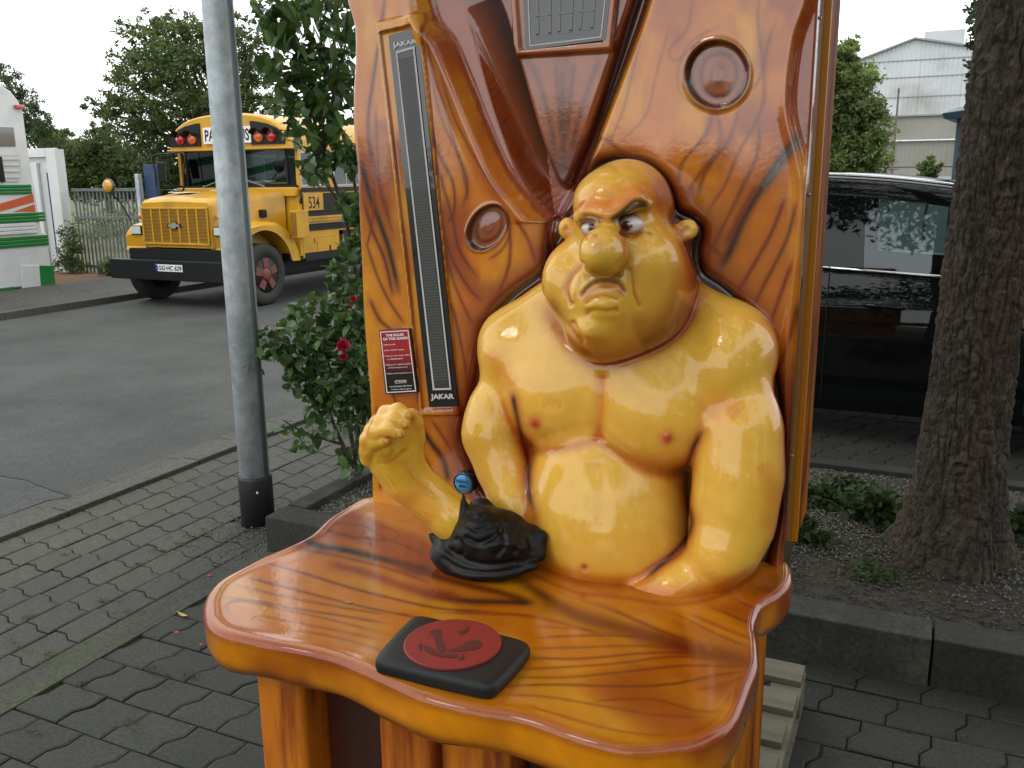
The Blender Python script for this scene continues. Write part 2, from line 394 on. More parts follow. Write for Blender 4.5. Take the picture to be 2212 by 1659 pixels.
def PD(px, py, D): return np.array(onY(px, py, PY-D))
_z = np.arange(.90, 2.46, .003); NZ = len(_z)
_lp = [(772, -400), (772, -60), (768, 0), (783, 60), (784, 139), (780, 200), (780, 278), (788, 371), (791, 464), (795, 560), (798, 650), (803, 730), (808, 790), (814, 870), (816, 960), (817, 1075), (818, 1300)]
_lp = cr(_lp, 6); _l3 = np.array([onY(p[0], p[1], PY) for p in _lp]); _o = np.argsort(_l3[:, 2])
XL = np.interp(_z, _l3[_o, 2], _l3[_o, 0]); XR = -0.243
NC = 350
sp = np.concatenate([[0], np.linspace(0, 1, NC)[0:]])
S_ = np.linspace(0, 1, NC)
GX = XL[:, None]+(XR-XL[:, None])*S_[None, :]; GZ = np.repeat(_z[:, None], NC, 1)
QX, QY = survey(GX, np.full_like(GX, PY), GZ)
# ---- relief of the panel
plate = cr([(1000, -520), (1040, -200), (1060, -60), (1098, 40), (1130, 150), (1170, 290), (1200, 375), (1212, 396), (1226, 397), (1240, 370), (1290, 230), (1340, 80), (1372, -20), (1385, -70), (1410, -200), (1460, -520)], 4)
inP = inpoly(QX, QY, plate); dP, _ = pdist(QX, QY, plate); sP = np.where(inP, -dP, dP)
lb = cr([(890, -520), (900, -300), (905, -120), (925, 30), (965, 90), (1000, 170), (1040, 270), (1085, 370), (1130, 430), (1165, 468), (1192, 481)], 6)      # right edge of the left board
lbp = np.vstack([lb, [(1192, 900), (300, 900), (300, -520)]]); inL = inpoly(QX, QY, lbp); dL, _ = pdist(QX, QY, lb); sL = np.where(inL, -dL, dL)
rb = cr([(1500, -520), (1450, -300), (1420, -120), (1395, 0), (1350, 130), (1300, 260), (1262, 350), (1232, 410), (1205, 462), (1192, 481)], 6)
rbp = np.vstack([rb, [(1192, 900), (2200, 900), (2200, -520)]]); inR = inpoly(QX, QY, rbp); dR, _ = pdist(QX, QY, rb); sR = np.where(inR, -dR, dR)
Hh = np.zeros_like(GX)-.028
Hh = np.maximum(Hh, -.028+.045*sst(10, -6, sP))
Hh = np.maximum(Hh, -.028+.05*sst(16, -26, sL)); Hh = np.maximum(Hh, -.028+.045*sst(12, -22, sR))
fL = np.clip(sL/(np.abs(sL)+np.abs(sP)+1e-6), 0, 1); fR = np.clip(sR/(np.abs(sR)+np.abs(sP)+1e-6), 0, 1)
trough = (~inP)&(~inL)&(~inR)&(QY < 482); lef = dL-dP*0 < dR
Hh = np.where(trough & lef, np.minimum(Hh, .018-.020*sst(0, .5, fL)-.012*fL-.115*(np.clip(QY, -90, 480)+90)/570*sst(-.05, .42, fL)), Hh)
low = QY > 478; Hh = np.where(low, .022-.005*sst(1180, 1200, QX), Hh)
crk = cr([(1192, 478), (1188, 520), (1187, 560), (1180, 600)], 5); dC, tC = pdist(QX, QY, crk); Hh -= .02*np.exp(-(dC/8)**2)
Hh += .010*np.exp(-((sL+22)/16)**2)*(QY < 481)                       # rolled rim of the left board
re = cr([(1742, -80), (1740, 0), (1711, 93), (1698, 232), (1724, 348), (1733, 418), (1722, 560), (1706, 700), (1700, 850), (1695, 1000), (1680, 1230)], 6)
dRe, _ = pdist(QX, QY, re); rightof = QX > np.interp(QY, re[:, 1], re[:, 0])
Hh -= .014*sst(0, 26, np.where(rightof, dRe, -dRe)); Hh += .004*np.exp(-(dRe/9)**2)
Hh += .016*(fbm(np.stack([GX*4, GZ*2.2, GX*0], -1), 2, 3)-.5)          # the hand-shaped board is never flat
def ellk(cx, cy, a, b, rot):
    c, s = math.cos(rot), math.sin(rot); x = QX-cx; y = QY-cy; u = x*c+y*s; v = -x*s+y*c
    return np.sqrt((u/a)**2+(v/b)**2)
k1 = ellk(1553, 162, 66, 70, 0); k2 = ellk(1059, 491, 36, 52, math.radians(33))
for k in (k1, k2):
    Hh += -.014*sst(1.04, .92, k)+.003*sst(.8, .1, k)+.003*np.exp(-((k-1.08)/.07)**2)
# frames round the strength meter and the digital display
def quadsd(q):
    d, _ = pdist(QX, QY, q, closed=True); return np.where(inpoly(QX, QY, q), -d, d)
fm_o = [(824, 52), (921, 29), (1005, 893), (918, 893)]; fm_i = [(838, 75), (903, 60), (989, 878), (927, 880)]
fd_o = [(1108, -60), (1348, -70), (1329, 112), (1118, 126)]; fd_i = [(1122, -60), (1325, -60), (1309, 92), (1134, 111)]
so_, si_ = quadsd(fm_o), quadsd(fm_i); Hh += .010*sst(3, -5, so_)-.006*sst(3, -3, si_)
sd_, sdi_ = quadsd(fd_o), quadsd(fd_i); Hh += .012*sst(2, -6, sd_)-.008*sst(3, -3, sdi_)
# ---- airbrushed colours of the panel
OR, BR, RD, DK, BK = [np.array(c) for c in [(.60, .172, .002), (.70, .285, .005), (.26, .030, .002), (.085, .007, .001), (.004, .002, .002)]]
n1 = fbm(np.stack([QX/60, QY/210, QX*0], -1), 4, 1); n2 = fbm(np.stack([QX/140, QY/180, QX*0+5], -1), 3, 2)
C = lerp3(OR, BR, sst(.35, .7, n1)); C = lerp3(C, RD, .75*sst(.50, .72, n2))
def stroke(C, d, w, col, a, t=None):
    f = a*np.exp(-(d/w)**2)
    if t is not None: f = f*np.clip(np.minimum(t, 1-t)*7+.12, 0, 1)
    return lerp3(C, col, f)
C = stroke(C, np.where(~inL & ~inR & (sP > 0) & (QY < 482), 0, 99), 10, (.30, .05, .004), .95)
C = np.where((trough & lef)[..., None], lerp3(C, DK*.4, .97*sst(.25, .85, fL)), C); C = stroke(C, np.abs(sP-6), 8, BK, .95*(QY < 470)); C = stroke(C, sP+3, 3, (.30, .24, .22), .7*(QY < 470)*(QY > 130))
C = stroke(C, np.abs(sL+30), 20, RD, .35*(QY < 480)); C = stroke(C, np.abs(sR-6), 12, DK, .8*(QY < 475)); C = stroke(C, np.abs(sR+14), 12, BR, .5*(QY < 475))
C = np.where(inP[..., None], lerp3(np.array((.34, .09, .025)), np.array((.18, .030, .008)), sst(.35, .65, n1)), C)
for pl in ([(1218, 150), (1222, 240), (1219, 385)], [(1150, 130), (1180, 210), (1205, 330)], [(1300, 125), (1265, 220), (1235, 330)], [(1205, 140), (1212, 220), (1216, 300)], [(1245, 135), (1236, 220), (1226, 310)]):
    d, t = pdist(QX, QY, cr(pl, 6)); C = np.where(inP[..., None], stroke(C, d, 6, DK*.6, .6, t), C)
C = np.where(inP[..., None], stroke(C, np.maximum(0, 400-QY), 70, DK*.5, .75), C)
STR = [ # left board
 ([(845, -20), (835, 60), (818, 170), (806, 260), (812, 330), (835, 420), (862, 520)], 5, 'D', .7), ([(790, 340), (806, 410), (830, 480), (850, 540), (872, 640)], 8, 'K', .95),
 ([(795, 430), (815, 500), (840, 560), (858, 640)], 5, 'D', .8), ([(800, 520), (822, 590), (850, 650), (884, 700)], 4, 'D', .6), ([(806, 640), (830, 690), (870, 720), (900, 740)], 5, 'R', .8),
 ([(812, 330), (818, 400), (815, 470), (800, 540)], 3.5, 'R', .7), ([(822, 240), (826, 320), (832, 400), (850, 470)], 4, 'R', .7),
 ([(930, 60), (950, 170), (985, 290), (1010, 380), (1020, 440)], 4, 'D', .5), ([(935, 130), (960, 250), (1000, 340), (1018, 400), (1005, 450)], 3.5, 'D', .6),
 ([(960, 140), (985, 240), (1030, 330), (1075, 400), (1100, 430)], 4, 'D', .5), ([(935, 250), (955, 330), (985, 390), (990, 450), (975, 480)], 3.5, 'D', .7),
 ([(945, 330), (965, 400), (985, 470), (1000, 540), (1040, 600)], 4, 'D', .6), ([(955, 420), (968, 500), (985, 560), (1020, 620), (1050, 650)], 4, 'D', .6),
 ([(965, 520), (985, 600), (1010, 660), (1030, 700)], 4, 'D', .55), ([(980, 640), (1000, 720), (1015, 800), (1018, 860)], 4, 'R', .7), ([(1100, 450), (1110, 520), (1105, 580), (1080, 640)], 5, 'R', .7),
 ([(1060, 560), (1090, 540), (1110, 500), (1105, 455)], 3.5, 'D', .5), ([(1120, 470), (1150, 520), (1165, 570)], 5, 'R', .7),
 ([(870, 900), (905, 950), (935, 1000), (960, 1060)], 5, 'D', .8), ([(905, 900), (940, 950), (968, 990), (978, 1040)], 9, 'K', .9), ([(880, 895), (900, 960), (915, 1020), (925, 1080)], 4, 'D', .7),
 ([(822, 870), (830, 960), (830, 1060)], 5, 'R', .8), ([(860, 880), (880, 960), (890, 1040)], 4, 'D', .6), ([(940, 900), (980, 960), (1005, 1010)], 4, 'D', .6), ([(836, 760), (850, 830), (880, 900), (900, 940)], 3.5, 'R', .7),
 ([(905, 740), (915, 800), (910, 870)], 4, 'R', .7), ([(880, 470), (892, 560), (900, 650), (906, 740)], 4, 'R', .5),
 # right board
 ([(1752, 262), (1700, 330), (1655, 395), (1610, 470), (1580, 540), (1556, 585)], 12, 'K', .95), ([(1735, 300), (1690, 352), (1650, 410)], 11, 'G', .75),
 ([(1500, -20), (1490, 60), (1450, 110), (1470, 130), (1540, 60)], 4, 'D', .35), ([(1545, 235), (1530, 290), (1480, 350), (1470, 400)], 6, 'D', .5), ([(1550, 240), (1560, 310), (1500, 400), (1490, 440)], 6, 'D', .45),
 ([(1600, 235), (1580, 300), (1530, 370), (1510, 430)], 5, 'D', .5), ([(1625, 200), (1650, 150), (1640, 40), (1650, -30)], 5, 'D', .4), ([(1680, 40), (1655, 130), (1650, 230), (1600, 330), (1570, 400), (1530, 460)], 5, 'D', .45),
 ([(1640, 260), (1640, 330), (1600, 420), (1560, 500), (1530, 560)], 5, 'D', .5), ([(1395, 60), (1370, 160), (1350, 240), (1310, 330)], 4, 'D', .35), ([(1450, 60), (1420, 170), (1400, 250), (1340, 310)], 4, 'D', .3),
 ([(1700, 420), (1670, 500), (1620, 590), (1590, 640)], 6, 'R', .8), ([(1725, 430), (1700, 520), (1655, 610), (1625, 670)], 6, 'D', .6), ([(1715, 560), (1690, 630), (1665, 700), (1650, 730)], 6, 'R', .8),
 ([(1728, 640), (1710, 720), (1690, 780), (1675, 800)], 6, 'D', .6), ([(1722, 760), (1712, 860), (1705, 960), (1702, 1080)], 7, 'R', .8), ([(1640, 400), (1610, 450), (1570, 530)], 8, 'R', .6),
 ([(1560, 60), (1500, 90), (1470, 150), (1480, 210), (1540, 245)], 4, 'R', .35), ([(1480, 470), (1530, 520), (1570, 560)], 6, 'R', .6), ([(1350, 330), (1300, 300), (1270, 350), (1250, 400)], 5, 'R', .6),
 ([(1692, 960), (1690, 1060), (1672, 1150), (1655, 1230)], 7, 'R', .8)]
KC = {'D': RD*.45, 'K': BK, 'R': RD*.8, 'G': np.array((.10, .085, .08))}
for pts, wd, k, a in STR:
    d, t = pdist(QX, QY, cr(pts, 6)); C = stroke(C, d, wd*3.0, RD, a*.28, t); C = stroke(C, d, wd*.85, KC[k], min(1, a*1.4), t)
C = stroke(C, dC, 10, BK, .9)
C = stroke(C, dRe, 3.0, (.55, .25, .12), .5)
C = lerp3(C, RD, .65*sst(4, 22, np.where(rightof, dRe, -dRe)))
for k in (k1, k2):
    nk = .5+.5*np.sin(k*17+2.5*n1*3)
    C = np.where((k < 1)[..., None], lerp3(np.array((.34, .085, .015)), np.array((.15, .022, .006)), nk), C)
    C = stroke(C, (k-1)*30, 3.2, BK, .85); C = stroke(C, np.maximum(0, k-1.0)*40, 6, DK, .4*(k > 1))
    C = stroke(C, (k-.33)*30, 2, (.4, .2, .08), .35)
C = stroke(C, np.abs(so_+1), 2.5, RD*.8, .8); C = stroke(C, np.abs(si_-2), 3, RD*.6, .8)
C = np.where(((so_ < -2) & (si_ > 4))[..., None], BR*1.0, C)
C = stroke(C, np.abs(sd_), 3, DK, .8); C = np.where(((sd_ < -3) & (sdi_ > 3))[..., None], np.array((.34, .08, .015)), C)
# outline airbrushed round the moulded figure
SIL = cr([(1118, 1100), (1060, 1060), (1030, 1000), (1010, 940), (1022, 880), (1040, 800), (1052, 720), (1075, 680), (1120, 635), (1183, 585), (1196, 540), (1213, 505), (1211, 478), (1228, 470), (1243, 450),
          (1257, 400), (1290, 362), (1340, 346), (1400, 358), (1440, 395), (1463, 455), (1500, 476), (1515, 500), (1507, 540), (1518, 590), (1560, 622), (1610, 668), (1650, 740), (1675, 820), (1690, 950), (1688, 1080), (1662, 1180), (1640, 1240)], 5)
dS, tS = pdist(QX, QY, SIL)
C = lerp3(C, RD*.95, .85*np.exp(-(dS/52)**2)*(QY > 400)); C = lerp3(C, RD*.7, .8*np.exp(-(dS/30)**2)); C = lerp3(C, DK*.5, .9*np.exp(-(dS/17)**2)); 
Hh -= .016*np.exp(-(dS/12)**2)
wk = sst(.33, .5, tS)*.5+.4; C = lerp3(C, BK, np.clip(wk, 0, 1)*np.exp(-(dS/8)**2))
C = np.clip(C*(.93+.14*fbm(np.stack([GX*90, GZ*30, GX*0], -1), 2, 9))[..., None], 0, 1)
# ---- panel shell: front sheet with rolled side edges
def shell_cols():
    Y = PY-Hh; cols = []; cc = []
    for k in range(5, 0, -1):                                        # left roll
        a = k/5*math.pi/2; r = .028
        cols.append((GX[:, 0]-r*.55*math.sin(a)*(1 if k < 5 else 1), Y[:, 0]+r*(1-math.cos(a)), GZ[:, 0])); cc.append(C[:, 0]*.8+RD*.2)
    cols.insert(0, (GX[:, 0]-.0154, Y[:, 0]+.10, GZ[:, 0])); cc.insert(0, C[:, 0]*.5)
    for j in range(NC): cols.append((GX[:, j], Y[:, j], GZ[:, j])); cc.append(C[:, j])
    for k in range(1, 5):
        a = k/4*math.pi/2; r = .006; cols.append((GX[:, -1]+r*math.sin(a), Y[:, -1]+r*(1-math.cos(a)), GZ[:, -1])); cc.append(C[:, -1]*.8)
    sh = np.array((.075, .03, .012))*(.7+.6*fbm(np.stack([GZ[:, 0]*3, GZ[:, 0]*0, GZ[:, 0]*0], -1), 3, 4))[:, None]
    cols.append((GX[:, -1]+.006, Y[:, -1]+.008, GZ[:, -1])); cc.append(sh)
    cols.append((GX[:, -1]+.006, Y[:, -1]*0+PY+.12, GZ[:, -1])); cc.append(sh)
    V = np.stack([np.stack(c, -1) for c in cols], 1); return V.reshape(-1, 3), np.stack(cc, 1).reshape(-1, 3), len(cols)
V, CC, nc = shell_cols(); ii = np.arange(NZ-1)[:, None]*nc+np.arange(nc-1)[None, :]
F = np.stack([ii, ii+1, ii+nc+1, ii+nc], -1).reshape(-1, 4)
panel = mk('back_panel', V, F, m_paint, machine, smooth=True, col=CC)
# side and back housing
m_side = mat('painted_wood_side', (.36, .11, .006), c2=(.12, .022, .003), nscale=3, nlo=.42, nhi=.62, stretch=(4, 4, .7), rough=.6, spec=.05, coat=.04, coatr=.3, bump=.05, bscale=8)
m_dark = mat('dark_recess_paint', (.05, .010, .003), c2=(.02, .004, .002), nscale=4, stretch=(5, 5, .5), rough=.45, coat=.6, coatr=.08)
MB().box(-1.30, -.2440, 2.056, 2.27, .95, 2.46).ob('rear_housing', m_side, machine, bevel=.004)
MB().box(-.2438, -.2295, 2.072, 2.262, .96, 2.46).ob('side_panel', m_side, machine, bevel=.004)
MB().box(-.2438, -.2250, 2.052, 2.066, .96, 2.46).ob('trim_strip', mat('orange_trim', (.50, .18, .006), rough=.45, spec=.2, coat=.15, coatr=.2), machine, bevel=.002)
m_scr = mat('dull_screw', (.25, .2, .12), rough=.4, metal=1)
for z in (1.20, 1.76, 2.1): MB().lathe([(.001, -.001), (.0045, 0), (.004, .003), (.001, .004)], (-.236, 1.955, z), 'X', 8).ob('screw_head', m_scr, machine)

# ---- strength meter
D0 = .0165
def PQ(pts, D): return [PD(p[0], p[1], D) for p in pts]
def slab(name, px4, D, th, m, parent, **k):
    """four sided plate: px4 = tl, tr, br, bl on the panel plane raised by D"""
    f = PQ(px4, D); bk = [p+np.array((0, th, 0)) for p in f]
    return mk(name, f+bk, [(3, 2, 1, 0), (4, 5, 6, 7), (0, 1, 5, 4), (1, 2, 6, 5), (2, 3, 7, 6), (3, 0, 4, 7)], m, parent, **k)
def bil(q, u, v):  # q: tl tr br bl
    q = [np.array(p, float) for p in q]; return (q[0]*(1-u)*(1-v)+q[1]*u*(1-v)+q[2]*u*v+q[3]*(1-u)*v)
DM = float(np.median(Hh[(si_ < -8)]))+.009
mq = [(839, 76), (903, 60), (989, 877), (927, 879)]
meter = slab('strength_meter', mq, DM, .03, m_glassblk, machine, label='narrow black strength meter window with white outline')
bo = [(855, 111), (895, 100), (975, 842), (935, 843)]; bi = [(858, 115), (892, 105), (971.5, 838), (938.5, 839)]
def ringplate(name, o4, i4, D, m, parent):
    a = PQ(o4, D); c = PQ(i4, D); mk(name, a+c, [(0, 1, 5, 4), (1, 2, 6, 5), (2, 3, 7, 6), (3, 0, 4, 7)], m, parent)
slab('led_column', bi, DM+.0012, .001, m_led, meter)
ringplate('white_outline', bo, bi, DM+.0026, m_grey, meter)
grid = MB(); rows = 110                                       # the matrix of little square lamps showing through the smoked window
for i in range(rows):
    v = .02+.96*i/rows
    for j in range(9):
        u = .08+.84*j/9; q = [bil(bi, u+du, v+dv) for du, dv in ((0, 0), (.062, 0), (.062, .0058), (0, .0058))]
        P = PQ(q, DM+.0021); n = len(grid.v); grid.v += [tuple(p) for p in P]; grid.f.append((n+3, n+2, n+1, n))
grid.ob('led_dots', mat('led_cell', (.09, .10, .092), rough=.5), meter, kind='stuff', fix=False)
quadtext('lettering', 'JAKAR', PQ([(850, 106), (902, 95), (900.5, 84), (847, 93)], DM+.002), m_grey, meter, up=.0006, bold=.05)
quadtext('lettering', 'JAKAR', PQ([(931, 866), (982, 865), (981, 850), (930, 851)], DM+.002), m_grey, meter, up=.0006, bold=.05)
# ---- digital display in the centre plate
DDs = float(np.median(Hh[(sdi_ < -8)]))+.008
disp = slab('digital_display', [(1128, -40), (1322, -52), (1308, 86), (1136, 108)], DDs, .03, m_glassblk, machine, label='black digital display window with thin white border')
ringplate('white_outline', [(1139, -34), (1313, -44), (1299, 81), (1144, 100)], [(1141.5, -31.5), (1310.5, -41), (1296.8, 78.6), (1146, 97.4)], DDs+.0015, m_grey, disp)
seg = MB()
def segbar(q4, D):
    P = PQ(q4, D); n = len(seg.v); seg.v += [tuple(p) for p in P]; seg.f.append((n+3, n+2, n+1, n))
dq = [(1150, -25), (1300, -34), (1290, 70), (1153, 88)]
for k in range(3):
    u0, u1 = .04+.33*k, .27+.33*k; t = .045
    for (a, b_, c, d) in ((u0, .12, u1, .12+t*1.1), (u0, .5, u1, .5+t*1.1), (u0, .88, u1, .88+t*1.1), (u0, .14, u0+t, .5), (u1-t, .14, u1, .5), (u0, .54, u0+t, .9), (u1-t, .54, u1, .9)):
        segbar([bil(dq, a, b_), bil(dq, c, b_), bil(dq, c, d), bil(dq, a, d)], DDs+.0012)
seg.ob('digit_segments', mat('unlit_segment', (.020, .021, .021), rough=.12, coat=1, coatr=.02), disp, fix=False)

# ---- rules sticker
rq = [(818, 714), (884, 710), (902, 848), (833, 852)]
DR = .040
m_rule = bpy.data.materials.new('rules_print'); m_rule.use_nodes = True
_N = m_rule.node_tree.nodes; _L = m_rule.node_tree.links; _b = _N['Principled BSDF']; _c = _N.new('ShaderNodeVertexColor'); _c.layer_name = 'Col'; _L.new(_c.outputs[0], _b.inputs['Base Color']); _b.inputs['Roughness'].default_value = .3
rv = []; rc = []; rf = []
for i in range(13):
    v = i/12
    cc_ = lerp3(np.array((.36, .018, .022)), np.array((.014, .010, .009)), sst(.33, .72, v))
    for j in range(2): rv.append(PD(*bil(rq, j, v), DR)); rc.append(cc_)
    if i: n = 2*i; rf.append((n, n+1, n-1, n-2))
rules = mk('rules_sticker', rv, rf, m_rule, machine, col=np.array(rc), label='small red and black sticker of game rules in white print')
MB().hexa([tuple(PD(*rq[k], DR-.0005)+np.array((0, o, 0))) for o in (0, .03) for k in (3, 2, 1, 0)]).ob('sticker_backing', m_black, rules)
ri = [bil(rq, .035, .02), bil(rq, .965, .02), bil(rq, .965, .98), bil(rq, .035, .98)]; rj = [bil(rq, .065, .035), bil(rq, .935, .035), bil(rq, .935, .965), bil(rq, .065, .965)]
ringplate('white_outline', ri, rj, DR+.001, m_white, rules)
for s, u0, u1, v0, v1, bd in (('THE RULES', .21, .80, .065, .105, .04), ('OF THE GAMES', .11, .92, .12, .16, .04), ('1.Insert a coin.', .10, .50, .215, .24, .012), ('2.Press „START“ button.', .10, .76, .305, .33, .012),
        ('3.Choose a type of game „MAN“', .10, .95, .395, .42, .012), ('or „STRONG MAN“.', .17, .70, .445, .47, .012), ('4.There is a 3 - second countdown', .10, .95, .53, .555, .012),
        ('and then the game starts.', .17, .80, .58, .605, .012), ('5.Player has 30 seconds to win.', .10, .90, .67, .695, .012), ('ATTENTION', .33, .70, .79, .825, .02), ('Loss of contact with sensor', .16, .86, .87, .895, .012), ('in pillow ends the game.', .2, .84, .92, .945, .012)):
    quadtext('lettering', s, [PD(*bil(rq, u0, v1), DR+.0008), PD(*bil(rq, u1, v1), DR+.0008), PD(*bil(rq, u1, v0), DR+.0008), PD(*bil(rq, u0, v0), DR+.0008)], m_white, rules, up=.0004, bold=bd)
a = PQ([bil(rq, .33, .833), bil(rq, .70, .833), bil(rq, .70, .838), bil(rq, .33, .838)], DR+.0012); mk('underline', a, [(3, 2, 1, 0)], m_white, rules)

# ---- STRONG MAN push button
bc = PD(1004, 1042, .040)
btn = MB().lathe([(.0300, .016), (.0300, -.004), (.0275, -.010), (.0240, -.010), (.0240, -.004), (.001, -.004)], bc, 'Y', 32).ob('push_button', mat('black_button_ring', (.01, .01, .011), rough=.25, coat=.5), machine, smooth=True, label='round blue button in a black ring')
MB().lathe([(.0236, 0), (.0236, -.0085), (.0222, -.0102), (.001, -.0105)], bc, 'Y', 32).ob('blue_cap', mat('blue_cap', (.015, .30, .62), rough=.25, coat=.6), btn, smooth=True)
def bq(x0, x1, z0, z1, dy): return [bc+np.array(p) for p in ((x0, dy, z0), (x1, dy, z0), (x1, dy, z1), (x0, dy, z1))]
m_navy = mat('navy_print', (.01, .02, .10), rough=.4)
quadtext('lettering', 'STRONG', bq(-.0185, .0185, .0005, .0085, -.0108), m_navy, btn, up=.0002, bold=.03)
quadtext('lettering', 'MAN', bq(-.0105, .0105, -.0105, -.0030, -.0108), m_navy, btn, up=.0002, bold=.03)
mk('print_line', bq(-.0185, .0185, .0105, .0113, -.0107), [(0, 1, 2, 3)], m_navy, btn)

# ---- the moulded strong man
def mm(px, p): return px*fwd(p)/FPX
class Fig:
    def __init__(s, V): s.V = V
    def E(s, px, py, D, sx, sz, ry, rot=0, k=.03, cut=False, z=None):
        p = PD(px, py, D) if z is None else np.array(onZ(px, py, z))
        a = mm(sx, p); c = mm(sz, p); el = math.atan2(EYE-p[2], math.hypot(p[0], p[1])); az = math.atan2(-p[0], p[1])
        rx = math.sqrt(max(a*a-(ry*math.sin(az))**2, (a*.45)**2))/math.cos(az); rz = math.sqrt(max(c*c-(ry*math.sin(el))**2, (c*.45)**2))/math.cos(el)
        s.V.ell(p, (rx, ry, rz), k, math.radians(rot), cut)
    def chain(s, pts, k=.02):
        q = []
        for t in pts:
            p = PD(t[0], t[1], t[2]) if len(t) == 4 else np.array(onZ(t[0], t[1], t[2]))
            q.append((p, mm(t[3], p)))
        s.V.chain(q, k)
xs = np.arange(-1.13, -.20, .0034); ys = np.arange(1.50, 1.965, .0038); zs = np.concatenate([np.arange(.925, 1.28, .0042), np.arange(1.28, 1.88, .0029)])
vt, va, vh = Vol(xs, ys, zs), Vol(xs, ys, zs), Vol(xs, ys, zs)
T = Fig(vt)
T.E(1318, 1085, .02, 182, 255, .215, k=.05); T.E(1312, 1140, .10, 168, 168, .150, k=.06)
vc = Vol(xs, ys, zs); Cc_ = Fig(vc)
Cc_.E(1322, 850, .01, 255, 165, .150, k=.06); Cc_.E(1335, 715, 0, 215, 120, .11, k=.06)
Cc_.chain([(1205, 655, .02, 50), (1110, 735, .02, 66)], .06); Cc_.chain([(1480, 655, .02, 55), (1592, 750, .02, 74)], .06)
Cc_.E(1110, 768, .03, 70, 88, .100, 0, k=.06); Cc_.E(1580, 790, .045, 86, 128, .118, 0, k=.06)
Cc_.E(1320, 800, .075, 215, 110, .095, 0, k=.06)
Cc_.E(1215, 868, .092, 108, 100, .090, 6, k=.06); Cc_.E(1412, 903, .100, 126, 112, .096, -8, k=.06)
A_ = Fig(va)
A_.chain([(1090, 815, .06, 46), (1074, 880, .08, 51), (1068, 940, .095, 60), (1086, 1010, .115, 52), (1108, 1080, .15, 46), (1130, 1180, .19, 45)], .035)
A_.E(1062, 925, .085, 50, 74, .065, 4, k=.04)
A_.chain([(1592, 850, .07, 72), (1597, 930, .095, 78), (1594, 1030, .11, 82), (1580, 1130, .13, 76), (1560, 1190, .16, 64)], .06)
A_.chain([(1566, 1190, .16, 62), (1515, 1240, .962, 54, 0), (1455, 1274, .940, 46, 0), (1395, 1292, .918, 44, 0)], .035)
Hd = Fig(vh)
Hd.E(1352, 462, .10, 108, 116, .175, 0, k=.04)
Hd.E(1342, 612, .10, 163, 128, .185, 0, k=.05); Hd.E(1303, 715, .16, 80, 68, .105, 0, k=.05); Hd.E(1362, 680, .12, 108, 74, .12, 0, k=.05)
Hd.E(1308, 640, .205, 82, 66, .085, 0, k=.04); Hd.E(1285, 706, .240, 46, 38, .062, 0, k=.022)
Hd.E(1330, 425, .195, 82, 50, .075, 0, k=.035)
Hd.E(1400, 560, .17, 80, 78, .095, 0, k=.04); Hd.E(1222, 600, .19, 44, 62, .07, 0, k=.04)
Hd.chain([(1252, 470, .262, 13), (1275, 459, .273, 15), (1303, 464, .283, 16), (1328, 466, .280, 15), (1350, 449, .272, 14), (1374, 430, .258, 13), (1402, 440, .235, 10)], .022)
Hd.E(1281, 492, .262, 22, 17, .022, 0, k=.012, cut=True); Hd.E(1361, 484, .262, 31, 22, .030, -18, k=.012, cut=True)
Hd.chain([(1322, 488, .262, 17), (1312, 512, .290, 26), (1303, 540, .318, 46)], .02)
Hd.E(1303, 545, .325, 53, 55, .062, 0, k=.012)
Hd.E(1302, 630, .262, 44, 12, .018, 0, k=.02); Hd.E(1298, 660, .272, 34, 15, .022, 0, k=.02)
Hd.E(1226, 493, .13, 20, 24, .018, -8, k=.008); Hd.E(1484, 497, .085, 25, 23, .020, 10, k=.012)
Hd.E(1483, 497, .110, 16, 14, .012, 10, k=.010, cut=True); Hd.E(1221, 494, .153, 8, 12, .010, 0, k=.006, cut=True)
def smin(a, b, k): h = np.clip(.5+.5*(a-b)/k, 0, 1); return a*(1-h)+b*h-k*h*(1-h)
vt.F = smin(vt.F, vc.F, .026); vt.F = smin(vt.F, va.F, .022); del vc; vt.F = smin(vt.F, vh.F, .006)
del va, vh
V, Q = biggest(*vt.mesh()); del vt
V = relax(V, Q, 2, .5); N_ = vnormals(V, Q)
sx, sy = survey(V[:, 0], V[:, 1], V[:, 2])
def engrave(V, N_, pts, wd, dep, fr=.12):
    p = cr(pts, 6); lo, hi = p.min(0)-3*wd, p.max(0)+3*wd
    m = (sx > lo[0]) & (sx < hi[0]) & (sy > lo[1]) & (sy < hi[1]); i = np.nonzero(m)[0]
    d, t = pdist(sx[i], sy[i], p); f = dep*np.exp(-(d/wd)**2)*np.clip(np.minimum(t, 1-t)/fr, 0.0, 1)
    V[i] -= N_[i]*f[:, None]
